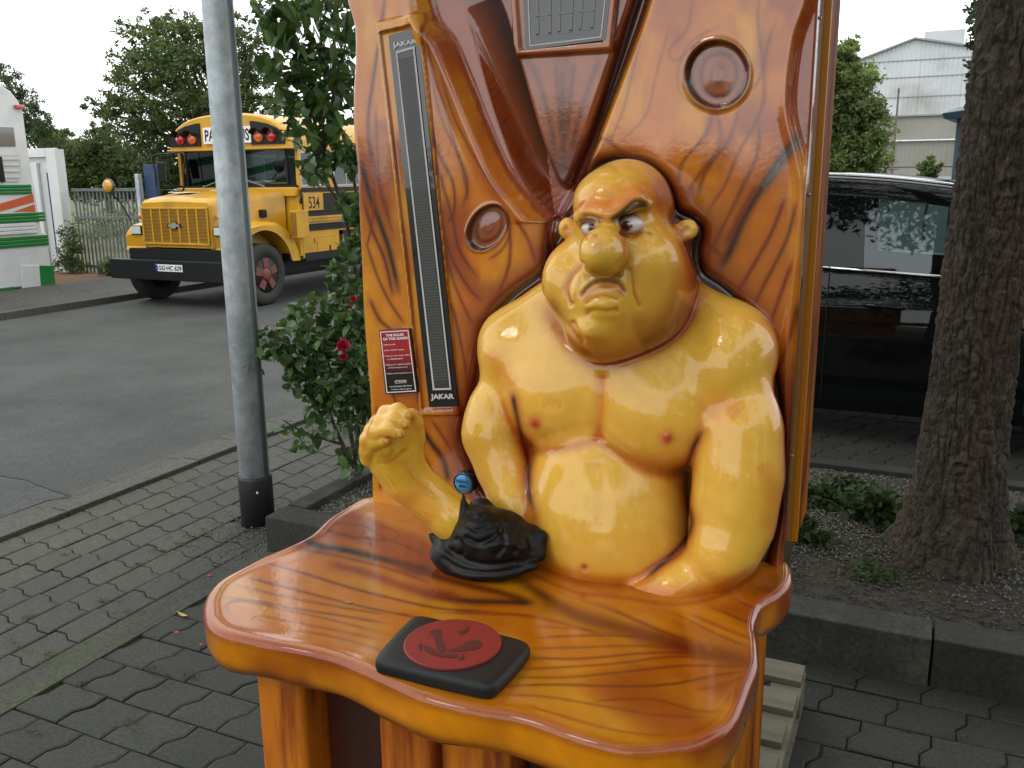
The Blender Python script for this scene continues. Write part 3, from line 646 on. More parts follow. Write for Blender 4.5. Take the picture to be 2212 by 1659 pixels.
ENG = [([(1252, 643), (1272, 618), (1302, 606), (1337, 612), (1354, 636)], 4, .0065), ([(1255, 634), (1275, 606), (1303, 594), (1338, 600), (1358, 622)], 8, -.0015),
       ([(1264, 566), (1236, 590), (1222, 622), (1227, 648), (1236, 664)], 6, .007), ([(1252, 600), (1240, 630), (1236, 652)], 5, -.003), ([(1357, 575), (1366, 600), (1372, 636), (1386, 668)], 7, .003),
       ([(1262, 660), (1280, 646), (1310, 640), (1340, 650)], 5, .003), ([(1262, 676), (1285, 672), (1315, 674), (1340, 668)], 8, .004), ([(1235, 690), (1248, 720), (1262, 745)], 7, .004),
       ([(1200, 690), (1240, 742), (1290, 766), (1360, 752), (1440, 708)], 10, .004),
       ([(1252, 472), (1272, 466), (1302, 474), (1326, 474), (1350, 456), (1374, 436), (1400, 444)], 5, .004), ([(1337, 500), (1365, 512), (1392, 500), (1410, 505)], 5, .003), ([(1262, 512), (1280, 516), (1296, 508)], 4, .002),
       ([(1302, 800), (1298, 860), (1294, 930), (1292, 955)], 14, .006), ([(1290, 990), (1300, 1060), (1296, 1150)], 18, .003),
       ([(1170, 880), (1190, 875), (1215, 880)], 14, .002)]
for e in ENG: engrave(V, N_, *e)
# navel
m_ = np.hypot((sx-1262), (sy-1228)); V -= N_*(.006*np.exp(-(m_/7)**2))[:, None]
for cx, cy in ((1155, 912), (1441, 944)):
    m_ = np.hypot(sx-cx, sy-cy); V += N_*(.004*np.exp(-(m_/9)**2))[:, None]
N_ = vnormals(V, Q)
# skin colours, with sprayed lines
YL, YG, SO, SR, SB = [np.array(c) for c in [(.82, .46, .062), (.68, .43, .035), (.66, .195, .018), (.40, .060, .008), (.05, .010, .003)]]
n1b = fbm(V*7, 3, 21); n2b = fbm(V*4+9, 3, 31)
CS = lerp3(YL, YG, .5*sst(.2, .85, n1b)); CS = lerp3(CS, SO, .15*sst(.35, .85, n2b))
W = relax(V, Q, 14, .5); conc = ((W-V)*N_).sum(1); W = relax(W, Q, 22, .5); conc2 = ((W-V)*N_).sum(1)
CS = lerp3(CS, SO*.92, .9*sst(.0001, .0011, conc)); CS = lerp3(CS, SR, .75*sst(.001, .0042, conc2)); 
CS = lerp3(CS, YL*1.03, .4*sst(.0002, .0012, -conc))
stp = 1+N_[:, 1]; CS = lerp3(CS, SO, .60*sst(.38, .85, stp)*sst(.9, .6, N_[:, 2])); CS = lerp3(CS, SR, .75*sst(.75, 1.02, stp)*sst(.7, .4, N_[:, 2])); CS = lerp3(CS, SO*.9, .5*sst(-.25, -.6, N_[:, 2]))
def spray(C, pts, wd, col, a, fade=True):
    p = cr(pts, 6); d, t = pdist(sx, sy, p); f = a*np.exp(-(d/wd)**2)
    if fade: f = f*np.clip(np.minimum(t, 1-t)*8+.1, 0, 1)
    return lerp3(C, col, f)
for pts, wd, col, a in [
    ([(1106, 838), (1112, 880), (1124, 935), (1140, 990), (1142, 1060), (1150, 1105), (1166, 1150)], 15, SR, .75), ([(1108, 850), (1112, 880), (1126, 940), (1140, 995), (1142, 1060), (1152, 1105)], 5.5, BK, .95),
    ([(1528, 915), (1502, 960), (1486, 1010), (1486, 1080), (1497, 1128), (1478, 1172), (1420, 1228), (1368, 1270)], 15, SR, .75), ([(1520, 925), (1500, 962), (1485, 1012), (1485, 1080), (1494, 1128), (1476, 1172), (1420, 1226), (1375, 1264)], 5.5, BK, .9),
    ([(1118, 945), (1160, 972), (1230, 966), (1292, 955), (1370, 995), (1450, 1016), (1505, 1000)], 13, SR, .6), ([(1300, 800), (1296, 880), (1292, 950)], 16, SO, .5),
    ([(1182, 640), (1195, 690), (1240, 748), (1300, 780), (1380, 765), (1450, 722), (1500, 655), (1515, 600)], 24, SR*.8, .75), ([(1360, 700), (1420, 690), (1470, 640), (1490, 580)], 26, SO*.8, .6), ([(1380, 745), (1440, 712), (1490, 650)], 28, SB*2, .6), ([(1270, 590), (1305, 602), (1345, 590)], 10, SR*.8, .7), ([(1335, 560), (1350, 580)], 14, SO*.7, .5),
    ([(1245, 452), (1275, 442), (1310, 446), (1340, 438), (1375, 415), (1410, 425)], 18, SO, .95), ([(1252, 482), (1275, 473), (1300, 482)], 9, SB, .85), ([(1318, 480), (1345, 464), (1372, 443), (1402, 446)], 12, SB*.7, .95),
    ([(1336, 498), (1350, 507), (1370, 506), (1390, 496)], 4, SR, .7), ([(1258, 500), (1272, 512), (1292, 506)], 4, SR, .7), ([(1270, 430), (1310, 420), (1360, 400)], 22, SO, .35),
    ([(1252, 643), (1272, 618), (1302, 606), (1337, 612), (1354, 636)], 3.5, BK, .9), ([(1256, 648), (1276, 628), (1302, 618), (1332, 623), (1350, 640)], 7, (.50, .12, .06), .75), ([(1260, 600), (1280, 592), (1320, 592), (1345, 600)], 9, SB*1.6, .55),
    ([(1262, 566), (1236, 590), (1222, 622), (1228, 655)], 6, SO*.8, .6), ([(1050, 760), (1080, 800), (1110, 836)], 20, SO, .5), ([(1600, 900), (1560, 870), (1525, 900)], 26, SO, .6),
    ([(1640, 1000), (1668, 1060), (1650, 1150)], 20, SO, .5), ([(1140, 1180), (1200, 1235), (1290, 1272), (1360, 1275)], 20, SR, .6), ([(1380, 1300), (1450, 1302), (1540, 1280), (1640, 1225)], 14, SR, .65),
    ([(1430, 1260), (1500, 1220), (1540, 1190)], 16, YL, .5), ([(1230, 690), (1245, 730), (1270, 752)], 8, SO*.8, .6), ([(1478, 520), (1500, 560), (1500, 620)], 16, SR, .6), ([(1470, 500), (1480, 480)], 8, SR, .5), ([(1225, 505), (1216, 490)], 6, SR, .5)]:
    CS = spray(CS, pts, wd, np.array(col), a)
for cx, cy, r in ((1155, 912, 15), (1441, 945, 15)):
    CS = lerp3(CS, (.50, .045, .035), .95*np.exp(-(np.hypot(sx-cx, sy-cy)/r)**2))
CS = lerp3(CS, (.50, .12, .04), .4*np.exp(-(np.hypot(sx-1262, sy-1230)/12)**2))
CS = lerp3(CS, YG*.95, .6*np.exp(-(np.hypot(sx-1302, (sy-560)*1.1)/52)**2)*(N_[:, 1] < -.1)); CS = lerp3(CS, (.62, .28, .10), .6*np.exp(-(np.hypot(sx-1290, sy-530)/20)**2))
CS = lerp3(CS, OR, .9*sst(.985, .955, V[:, 2])*(sy > 1180))
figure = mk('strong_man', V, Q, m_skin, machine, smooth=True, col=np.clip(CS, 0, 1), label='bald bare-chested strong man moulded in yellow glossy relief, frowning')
# eyes
def eye(px, py, D, sx_, sz_, gx, gy, ri):
    p = PD(px, py, D); r = mm(sx_, p); m = MB(); n, k = 34, 40
    vs = []; cs = []; sclera, iris, pup = np.array((.80, .74, .70)), np.array((.13, .045, .028)), np.array((.008, .006, .006))
    for i in range(n+1):
        th = math.pi*i/n
        for j in range(k):
            ph = 2*math.pi*j/k; vs.append(p+np.array((r*math.sin(th)*math.cos(ph), r*.8*math.sin(th)*math.sin(ph), mm(sz_, p)*math.cos(th))))
    vs = np.array(vs); ex, ey = survey(vs[:, 0], vs[:, 1], vs[:, 2]); d = np.hypot(ex-gx, ey-gy); front = vs[:, 1] < p[1]+.003
    c = np.tile(sclera, (len(vs), 1)); c = np.where((front)[:, None], lerp3(c, iris, sst(ri+1, ri-1, d)), c); c = np.where(front[:, None], lerp3(c, pup, sst(ri*.5+1, ri*.5-1, d)), c)
    c = np.where(front[:, None], lerp3(c, (.25, .12, .10), .6*sst(sz_*.55, sz_*.95, np.hypot((ex-px)*.55*sz_/sx_*1.5, ey-py))), c)
    c = np.where(front[:, None], lerp3(c, (.8, .8, .8), np.exp(-(np.hypot(ex-gx-ri*.45, ey-gy+ri*.4)/2.2)**2)), c)
    f = [(i*k+j, i*k+(j+1) % k, (i+1)*k+(j+1) % k, (i+1)*k+j) for i in range(n) for j in range(k)]
    mk('eye', vs, np.array(f), m_paint, figure, smooth=True, col=c)
eye(1280, 492, .256, 25, 19, 1281, 493, 11); eye(1362, 485, .240, 30, 21, 1353, 488, 12)

# ---- the free forearm with its fist
SHZ = 1.0
xs = np.arange(-1.36, -.70, .0032); ys = np.arange(1.44, 1.78, .0032); zs = np.arange(.955, 1.36, .0032)
vf = Vol(xs, ys, zs)
def AP(px, py, Y): return np.array(onY(px, py, Y))
def ch(pts, k=.02):
    q = [(AP(a, b_, Y), r*fwd(AP(a, b_, Y))/FPX) for a, b_, Y, r in pts]; vf.chain(q, k)
ch([(1040, 1172, 1.67, 46), (977, 1118, 1.655, 45), (925, 1073, 1.64, 44), (878, 1033, 1.615, 45), (844, 993, 1.60, 46)], .03)
ch([(850, 990, 1.60, 44), (840, 945, 1.585, 46), (862, 925, 1.60, 38)], .03)
ch([(868, 990, 1.62, 44), (880, 945, 1.63, 32), (892, 905, 1.63, 20)], .03)      # ball of the thumb
ch([(900, 950, 1.625, 15), (896, 912, 1.61, 15), (890, 893, 1.59, 12)], .012)
vg = Vol(xs, ys, zs)
def fg(pts):
    q = [(AP(a, b_, Y-.010), (r-1)*fwd(AP(a, b_, Y-.010))/FPX) for a, b_, Y, r in pts]
    v = Vol(xs, ys, zs); v.chain(q, .010); return v.F
for pts in ([(814, 942, 1.585, 20), (818, 915, 1.572, 20), (834, 893, 1.562, 18), (860, 886, 1.556, 16), (880, 896, 1.555, 14)],
            [(802, 956, 1.575, 20), (806, 932, 1.560, 20), (824, 912, 1.548, 18), (852, 905, 1.542, 16), (874, 916, 1.545, 14)],
            [(793, 974, 1.57, 20), (797, 950, 1.552, 20), (816, 932, 1.540, 18), (842, 925, 1.534, 16.5), (862, 936, 1.538, 14)],
            [(796, 990, 1.57, 20), (796, 970, 1.555, 18), (812, 954, 1.542, 16), (834, 951, 1.538, 13.5)]):
    vg.F = smin(vg.F, fg(pts), .0035)
vf.F = smin(vf.F, vg.F, .004)
V, Q = biggest(*vf.mesh()); V = relax(V, Q, 2, .5); N_ = vnormals(V, Q); sx, sy = survey(V[:, 0], V[:, 1], V[:, 2])
for cx, cy in ((884, 899), (875, 919), (863, 940), (836, 953)):           # finger nails: pressed edge
    d = np.abs(np.hypot((sx-cx), (sy-cy)*1.1)-7.5); V -= N_*(.0007*np.exp(-(d/2.4)**2)*(N_[:, 1] < .2))[:, None]
engrave(V, N_, [(812, 1000), (835, 1003), (860, 990), (880, 970)], 6, .003)
CS = lerp3(YL, YG, sst(.4, .62, fbm(V*9, 3, 5))); CS = lerp3(CS, SO, .25*sst(.5, .68, fbm(V*6+3, 3, 6)))
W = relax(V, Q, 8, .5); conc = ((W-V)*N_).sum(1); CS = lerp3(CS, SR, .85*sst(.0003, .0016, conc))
for cx, cy in ((884, 899), (875, 919), (863, 940), (836, 953)):
    d = np.abs(np.hypot(sx-cx, (sy-cy)*1.1)-7.5); CS = lerp3(CS, SR, (.5*np.exp(-(d/2.6)**2)*(N_[:, 1] < .2)))
for pts, wd, col, a in [([(830, 1010), (870, 1000), (900, 1040), (950, 1080)], 8, SO*.9, .45), ([(812, 985), (838, 985), (850, 968)], 6, SR, .5), ([(800, 920), (790, 950), (784, 980)], 8, SO, .5), ([(880, 1070), (940, 1130)], 25, SO, .3)]:
    CS = spray(CS, pts, wd, np.array(col), a)
mk('forearm', V, Q, m_skin, machine, smooth=True, col=np.clip(CS, 0, 1), label='yellow moulded forearm with curled fist rising from a black leather sleeve')
del vf, vg
# ---- crumpled black leather sleeve round the elbow
xs = np.arange(-1.12, -.66, .0036); ys = np.arange(1.50, 1.86, .0036); zs = np.arange(.948, 1.16, .0036)
vs_ = Vol(xs, ys, zs)
def SE(px, py, Y, a, c, ry, rot=0, k=.02, cut=False):
    p = AP(px, py, Y); vs_.ell(p, (mm(a, p)*1.02, ry, mm(c, p)), k, math.radians(rot), cut)
SE(1060, 1188, 1.66, 102, 44, .075, 10, .03); SE(1125, 1180, 1.68, 50, 44, .06, 0, .03); SE(985, 1190, 1.64, 50, 40, .06, 0, .03); SE(1025, 1140, 1.665, 42, 50, .055, -35, .03)
SE(1032, 1148, 1.635, 42, 56, .062, -30, .03); SE(1078, 1165, 1.64, 62, 44, .06, 0, .03); SE(1045, 1222, 1.63, 80, 22, .06, 6, .03); SE(1085, 1140, 1.69, 46, 36, .04, 25, .03)
for pts in ([(985, 1140, 1.655, 20), (1003, 1110, 1.64, 12), (1001, 1068, 1.65, 4)], [(1000, 1110, 1.67, 14), (1040, 1092, 1.68, 15), (1058, 1108, 1.69, 13)], [(960, 1165, 1.64, 14), (938, 1160, 1.635, 6), (928, 1154, 1.63, 3)],
            [(1150, 1150, 1.69, 16), (1170, 1160, 1.68, 10), (1168, 1200, 1.66, 12)], [(1000, 1245, 1.60, 8), (1080, 1242, 1.60, 8), (1158, 1222, 1.63, 9)], [(945, 1200, 1.62, 14), (970, 1235, 1.61, 9), (1005, 1248, 1.60, 7)]):
    q = [(AP(a, b_, Y), mm(r, AP(a, b_, Y))) for a, b_, Y, r in pts]; vs_.chain(q, .016)
V, Q = biggest(*vs_.mesh()); V = relax(V, Q, 3, .5); N_ = vnormals(V, Q); sx, sy = survey(V[:, 0], V[:, 1], V[:, 2])
for e in [([(1010, 1110), (1030, 1120), (1048, 1112)], 5, .004), ([(1006, 1132), (1030, 1146), (1056, 1134)], 5, .004),
          ([(1000, 1158), (1035, 1174), (1075, 1150), (1092, 1125)], 6, .008), ([(1100, 1130), (1120, 1160), (1110, 1200)], 7, .006), ([(1050, 1180), (1100, 1175), (1140, 1190)], 7, -.005), ([(960, 1180), (1000, 1210), (1060, 1222), (1130, 1212)], 7, .008),
          ([(1075, 1130), (1090, 1170), (1070, 1205)], 6, .006), ([(1120, 1140), (1145, 1165), (1150, 1200)], 6, .006), ([(950, 1200), (990, 1228), (1060, 1238), (1140, 1225)], 6, .006), ([(980, 1160), (1000, 1185), (990, 1205)], 7, .006)]:
    engrave(V, N_, *e)
V += N_*(.005*(fbm(V*38, 2, 8)-.5))[:, None]
V[:, 2] = np.maximum(V[:, 2], .9515)
m_leather = mat('black_leather', (.003, .003, .003), rough=.42, spec=.30, bump=.25, bscale=160, bdist=.002)
mk('leather_sleeve', V, Q, m_leather, machine, smooth=True, label='crumpled black leather sleeve bunched round the elbow')
del vs_

# ---- table top
tp = [(817, 1068), (809, 1070), (778, 1076), (744, 1095), (702, 1122), (668, 1155), (622, 1179), (569, 1201), (523, 1224), (473, 1252), (447, 1280), (437, 1312), (445, 1345), (475, 1367), (530, 1381), (592, 1395), (664, 1409), (721, 1424), (778, 1447),
      (836, 1473), (912, 1507), (1004, 1530), (1103, 1547), (1170, 1566), (1239, 1592), (1316, 1613), (1377, 1621), (1469, 1616), (1520, 1606), (1572, 1578), (1602, 1539), (1625, 1478), (1641, 1434), (1638, 1383), (1633, 1347), (1648, 1306), (1684, 1284), (1710, 1258), (1712, 1232), (1703, 1212)]
tp = cr(tp, 3); tw = [tuple(onZ(p[0], p[1], TZ))[:2] for p in tp]+[(-.232, 1.985), (-1.33, 1.985)]
tw = np.array(tw)
xs = np.arange(-1.46, -.14, .0042); ys = np.arange(1.00, 1.965, .0042); zs = np.arange(.80, .975, .0042)
gx, gy = np.meshgrid(xs, ys, indexing='ij'); d2, _ = pdist(gx, gy, tw, closed=True); d2 = np.where(inpoly(gx, gy, tw), -d2, d2)
vt = Vol(xs, ys, zs); hz = .050*(1+.25*(fbm(np.stack([gx*5, gy*5, gx*0], -1), 2, 5)-.5)); zc = TZ-hz
dz = zs[None, None, :]-zc[:, :, None]; r = np.where(dz > 0, .014, .032)
topbump = .0035*(fbm(np.stack([gx*5, gy*5, gx*0+3], -1), 2, 15)-.5)+.0020*np.exp(-((d2+.018)/.012)**2)
dz = dz-np.where(dz > 0, 1, 0)*topbump[:, :, None]
wv = d2[:, :, None]+np.where(dz < 0, .010*sst(0, .05, -dz), 0)
a_ = wv+r; b_ = np.abs(dz)-hz[:, :, None]+r
vt.F = (np.minimum(np.maximum(a_, b_), 0)+np.sqrt(np.maximum(a_, 0)**2+np.maximum(b_, 0)**2)-r).astype(np.float32)
V, Q = vt.mesh(); V = relax(V, Q, 2, .5); N_ = vnormals(V, Q); sx, sy = survey(V[:, 0], V[:, 1], np.where(V[:, 2] > .93, TZ, V[:, 2]))
n1 = fbm(np.stack([V[:, 0]*3, V[:, 1]*12+V[:, 0]*4, V[:, 2]*6], -1), 4, 1); n2 = fbm(np.stack([V[:, 0]*3+5, V[:, 1]*6+V[:, 0]*2, V[:, 2]*3], -1), 3, 2)
CT = lerp3(OR, BR*.9, sst(.35, .7, n1))*.74; CT = lerp3(CT, RD*.8, .75*sst(.50, .70, n2))
top = N_[:, 2] > .55; ddv, _ = pdist(V[:, 0], V[:, 1], tw[:-2])
TS = [([(655, 1160), (680, 1178), (760, 1192), (860, 1216), (950, 1240)], 9, 'K', .97), ([(850, 1216), (960, 1250), (1060, 1275), (1150, 1300)], 9, 'D', .9), ([(900, 1280), (1000, 1297), (1080, 1300), (1160, 1302)], 8, 'K', .85), ([(700, 1215), (800, 1240), (900, 1275), (1000, 1290)], 12, 'R', .9),
      ([(1110, 1240), (1160, 1275), (1250, 1330), (1340, 1355), (1440, 1385), (1540, 1412), (1650, 1440)], 13, 'K', .97), ([(1160, 1300), (1260, 1330), (1380, 1372), (1500, 1405), (1640, 1436)], 20, 'R', .7),
      ([(690, 1140), (760, 1160), (850, 1170), (920, 1200)], 3.5, 'D', .8), ([(700, 1130), (780, 1135), (840, 1165), (860, 1150), (800, 1125)], 3, 'D', .6), ([(640, 1185), (720, 1200), (830, 1225), (940, 1262)], 4, 'D', .7),
      ([(570, 1215), (660, 1240), (760, 1270), (880, 1300), (960, 1315), (1080, 1322)], 3.5, 'D', .85), ([(520, 1245), (600, 1265), (700, 1290), (820, 1318), (930, 1338)], 3.2, 'D', .8), ([(500, 1262), (620, 1290), (740, 1312), (850, 1330)], 3, 'D', .6),
      ([(480, 1290), (560, 1300), (640, 1315), (740, 1330), (850, 1350)], 3, 'D', .7), ([(500, 1335), (490, 1305), (530, 1300), (620, 1318), (720, 1340), (840, 1372)], 3, 'D', .6), ([(540, 1345), (560, 1330), (640, 1345), (740, 1365), (830, 1385)], 3, 'D', .5), ([(600, 1358), (700, 1372), (800, 1398), (830, 1410)], 2.6, 'D', .5),
      ([(1150, 1378), (1260, 1372), (1380, 1376), (1480, 1400), (1560, 1418)], 3, 'D', .75), ([(1140, 1400), (1240, 1398), (1340, 1395), (1450, 1398), (1540, 1415)], 3, 'D', .6), ([(1130, 1420), (1250, 1422), (1380, 1412), (1480, 1410), (1600, 1425)], 3.2, 'D', .8),
      ([(1120, 1445), (1220, 1440), (1340, 1432), (1460, 1418), (1580, 1428)], 3, 'D', .7), ([(1100, 1462), (1220, 1462), (1360, 1450), (1480, 1438), (1620, 1440)], 3, 'D', .7), ([(1080, 1482), (1200, 1478), (1340, 1482), (1450, 1478), (1540, 1460), (1620, 1450)], 3.2, 'D', .8),
      ([(1080, 1500), (1180, 1505), (1300, 1525), (1420, 1545), (1520, 1550)], 3, 'D', .6), ([(1280, 1515), (1340, 1510), (1420, 1512), (1500, 1535), (1560, 1538)], 3, 'D', .6), ([(1140, 1525), (1240, 1555), (1340, 1580), (1440, 1590)], 3, 'R', .7), ([(1500, 1490), (1560, 1480), (1610, 1462)], 3, 'D', .6),
      ([(1160, 1262), (1240, 1290), (1320, 1318), (1420, 1360), (1500, 1390)], 3, 'D', .7), ([(1210, 1270), (1290, 1300), (1380, 1340), (1470, 1378), (1560, 1405)], 3.5, 'R', .8), ([(1400, 1310), (1470, 1330), (1540, 1365), (1620, 1400)], 3, 'D', .6),
      ([(1500, 1300), (1560, 1320), (1630, 1352)], 3, 'D', .7), ([(1560, 1275), (1600, 1300), (1640, 1320)], 3, 'D', .7), ([(1600, 1255), (1650, 1275), (1680, 1282)], 2.6, 'D', .6), ([(1480, 1320), (1560, 1355), (1632, 1385)], 4, 'R', .7), ([(930, 1322), (1040, 1325), (1140, 1330), (1240, 1352), (1320, 1380)], 4, 'R', .7), ([(1150, 1352), (1250, 1358), (1350, 1372)], 3, 'R', .6)]
for pts, wd, k, a in TS:
    d, t = pdist(sx, sy, cr(pts, 5)); CT = np.where(top[:, None], stroke(CT, d, wd, KC[k], a, t), CT)
CT = lerp3(CT, RD, .85*np.exp(-(ddv/.016)**2)*(V[:, 1] < 1.9)); 
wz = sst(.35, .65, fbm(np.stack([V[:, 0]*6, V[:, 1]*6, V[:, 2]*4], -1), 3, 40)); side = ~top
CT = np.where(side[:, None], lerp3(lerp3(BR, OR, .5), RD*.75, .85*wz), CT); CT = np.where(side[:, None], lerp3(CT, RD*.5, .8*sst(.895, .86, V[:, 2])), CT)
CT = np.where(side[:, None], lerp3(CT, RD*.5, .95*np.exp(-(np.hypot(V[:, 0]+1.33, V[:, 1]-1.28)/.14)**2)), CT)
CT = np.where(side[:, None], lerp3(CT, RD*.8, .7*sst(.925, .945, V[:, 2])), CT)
dfg = np.minimum(pdist(sx, sy, cr([(1150, 1240), (1240, 1278), (1340, 1290), (1460, 1305), (1560, 1285), (1640, 1235)], 5))[0], 999)
CT = np.where(top[:, None], lerp3(CT, np.array((.55, .17, .010)), .8*np.exp(-(dfg/26)**2)), CT); CT = np.where(top[:, None], lerp3(CT, RD*.8, .5*np.exp(-(dfg/5)**2)), CT)
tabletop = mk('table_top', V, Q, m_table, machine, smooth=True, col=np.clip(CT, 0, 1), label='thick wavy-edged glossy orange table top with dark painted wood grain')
# ---- elbow pad on the table, with its red disc
def pillow(name, corners, z0, h, m, parent, n=26, rnd_=.18, e=13):
    c = [np.array(p, float) for p in corners]; vs = []; f = []
    U = np.linspace(-1, 1, n)
    def P(u, v, z):
        bow = .03; u2 = u*(1+bow*(1-v*v)); v2 = v*(1+bow*(1-u*u)); a, b = (u2+1)/2, (v2+1)/2
        p = c[0]*(1-a)*(1-b)+c[1]*a*(1-b)+c[2]*a*b+c[3]*(1-a)*b; return (p[0], p[1], z)
    # side rings then top grid
    prof = [(1.0, 0), (1.012, .25), (1.01, .6), (.985, .85), (.95, .97)]
    ring = [(-1, v) for v in U[:-1]]+[(u, 1) for u in U[:-1]]+[(1, v) for v in U[::-1][:-1]]+[(u, -1) for u in U[::-1][:-1]]
    def sq(u, v, s):
        k = (abs(u)**e+abs(v)**e)**(1/e); q = max(abs(u), abs(v)); t = q/k if k else 1
        return u*s*(1+(t-1)*1.0), v*s*(1+(t-1)*1.0)
    for s_, zz in prof:
        for u, v in ring: a, b = sq(u, v, s_); vs.append(P(a, b, z0+h*zz))
    R = len(ring)
    for i in range(len(prof)-1):
        for j in range(R): f.append((i*R+j, i*R+(j+1) % R, (i+1)*R+(j+1) % R, (i+1)*R+j))
    for s_ in (.85, .6, .3):
        b0 = len(vs)
        for u, v in ring: a, b = sq(u, v, s_); vs.append(P(a, b, z0+h*(1+.08*(1-s_))))
        for j in range(R): f.append((b0-R+j, b0-R+(j+1) % R, b0+(j+1) % R, b0+j))
    vs.append(P(0, 0, z0+h*1.08)); b0 = len(vs)-1
    for j in range(R): f.append((b0-R+j, b0-R+(j+1) % R, b0))
    o = mk(name, vs, f, m, parent, smooth=True)
    bm = bmesh.new(); bm.from_mesh(o.data); bmesh.ops.recalc_face_normals(bm, faces=bm.faces); bm.to_mesh(o.data); bm.free()
    o.data.polygons.foreach_set('use_smooth', [True]*len(o.data.polygons)); return o
m_pad = mat('black_pad_vinyl', (.008, .009, .009), rough=.5, spec=.35, bump=.2, bscale=220, bdist=.001)
pc = [onZ(897, 1350, .952), onZ(806, 1452, .952), onZ(1062, 1514, .952), onZ(1150, 1414, .952)]
pc = [(p.x, p.y, p.z) for p in pc]
pad = pillow('elbow_pad', [pc[1], pc[2], pc[3], pc[0]], .9525, .026, m_pad, machine); pad['label'] = 'square black elbow pad with a dark red disc'
zt = .9525+.026*1.085+.0012; dcn = onZ(978, 1389, zt)
m_red = mat('dark_red_vinyl', (.24, .016, .012), rough=.5, c2=(.19, .013, .01), nscale=40)
MB().lathe([(.0885, -.004), (.0885, .0004), (.086, .0012), (.001, .0014)], dcn, 'Z', 48).ob('red_disc', m_red, pad, smooth=False)
m_ink = mat('dark_ink', (.075, .012, .010), rough=.55)
def ink(pts, nm='printed_arm', n=5):
    P = [onZ(756+x*.1953, 1285+y*.1953, zt+.0022) for x, y in cr(pts, n, closed=True)]; mk(nm, [tuple(p) for p in P], [tuple(range(len(P)))], m_ink, disc_)
disc_ = [o for o in pad.children if o.name.startswith('red_disc')][0]
ink([(880, 410), (925, 440), (950, 540), (985, 610), (1030, 625), (1065, 600), (1030, 520), (1005, 440), (1015, 390), (970, 375), (920, 390)])
ink([(1080, 610), (1150, 590), (1230, 560), (1290, 515), (1400, 500), (1460, 525), (1450, 570), (1380, 600), (1260, 615), (1150, 630)])
ink([(815, 575), (850, 625), (960, 670), (1090, 692), (1175, 685), (1185, 655), (1090, 652), (980, 628), (900, 585), (850, 560)])
ink([(1190, 400), (1240, 390), (1300, 350), (1320, 370), (1270, 420), (1210, 430)])
for k in range(3):
    q = [(1195+k*25, 705+k*7), (1225+k*14, 690+k*4), (1235+k*12, 655+k*8), (1243+k*12, 656+k*8), (1236+k*14, 696+k*4), (1204+k*25, 712+k*7)]; ink(q, 'motion_mark', 2)
    q = [(800-k*14, 540-k*2), (785-k*13, 570), (795-k*13, 605+k*6), (802-k*13, 604+k*6), (793-k*13, 572), (808-k*14, 542-k*2)]; ink(q, 'motion_mark', 2)

# ---- cabinet below the table
z0 = .145
def board(x0, x1, y0, y1, zt_, m, nm='front_board', bev=.014): return MB().box(x0, x1, y0, y1, z0, zt_).ob(nm, m, machine, bevel=bev, seg=3)
m_bd = mat('painted_wood_board', (.56, .160, .004), c2=(.20, .026, .002), nscale=2.6, nlo=.45, nhi=.68, stretch=(9, 9, .8), rough=.4, coat=.9, coatr=.04, bump=.04, bscale=8)
board(-1.150, -1.035, 1.235, 1.50, .862, m_bd); board(-1.033, -.865, 1.31, 1.36, .862, m_dark, 'recessed_board', .004)
board(-.862, -.745, 1.235, 1.34, .862, m_bd); board(-.742, -.600, 1.255, 1.35, .862, m_bd); board(-.597, -.50, 1.33, 1.38, .862, m_dark, 'recessed_board', .004); board(-.497, -.40, 1.27, 1.40, .862, m_bd); board(-.397, -.300, 1.235, 1.40, .862, m_bd)
MB().box(-1.14, -.300, 1.44, 2.06, z0, .862).ob('lower_cabinet', m_side, machine, bevel=.006)
MB().box(-.2995, -.284, 1.25, 1.60, z0, .862).ob('lower_side_panel', m_dark, machine, bevel=.004)
MB().box(-.2995, -.280, 1.642, 2.05, z0, .862).ob('lower_side_panel', m_side, machine, bevel=.004)
MB().box(-.2993, -.272, 1.602, 1.640, z0, .862).ob('trim_strip', bpy.data.materials['orange_trim'], machine, bevel=.003)
MB().box(-1.26, -.262, 1.95, 2.05, .865, .949).ob('support_rail', m_side, machine, bevel=.004)
# ================================================================== SETTING
m_asph = mat('asphalt', (.049, .052, .047), speck=(55, .48, .30), rough=.85, c2=(.037, .040, .036), nscale=9, bump=.5, bscale=260, bdist=.004, c3=(.045, .047, .044), n3=.55)
m_joint = mat('mossy_joint_soil', (.016, .017, .009), rough=.95, c2=(.036, .046, .010), nscale=3, nlo=.42, nhi=.58, bump=.6, bscale=120, bdist=.005)
m_paver = mat('weathered_concrete_paver', (.050, .050, .039), speck=(75, .38, .22), rough=.8, c2=(.034, .035, .026), nscale=14, rndv=.13, bump=.45, bscale=190, bdist=.003, c3=(.045, .050, .030), n3=5.5)
m_pavd = mat('dark_concrete_paver', (.027, .028, .022), speck=(75, .40, .25), rough=.8, c2=(.022, .024, .018), nscale=14, rndv=.14, bump=.45, bscale=190, bdist=.003, c3=(.020, .025, .013), n3=5)
m_kerb = mat('kerb_concrete', (.068, .066, .054), speck=(60, .40, .25), rough=.85, c2=(.055, .055, .045), nscale=16, rndv=.10, bump=.5, bscale=150, bdist=.004, c3=(.06, .065, .045), n3=4)
m_grass = mat('dry_verge', (.13, .125, .07), rough=.95, c2=(.07, .085, .035), nscale=1.2, bump=.6, bscale=30, bdist=.05)
def struct(name, b, m, **k): return b.ob(name, m, kind='structure', **k)
struct('ground', MB().box(-220, 220, -160, 260, -.5, -.06), m_grass)
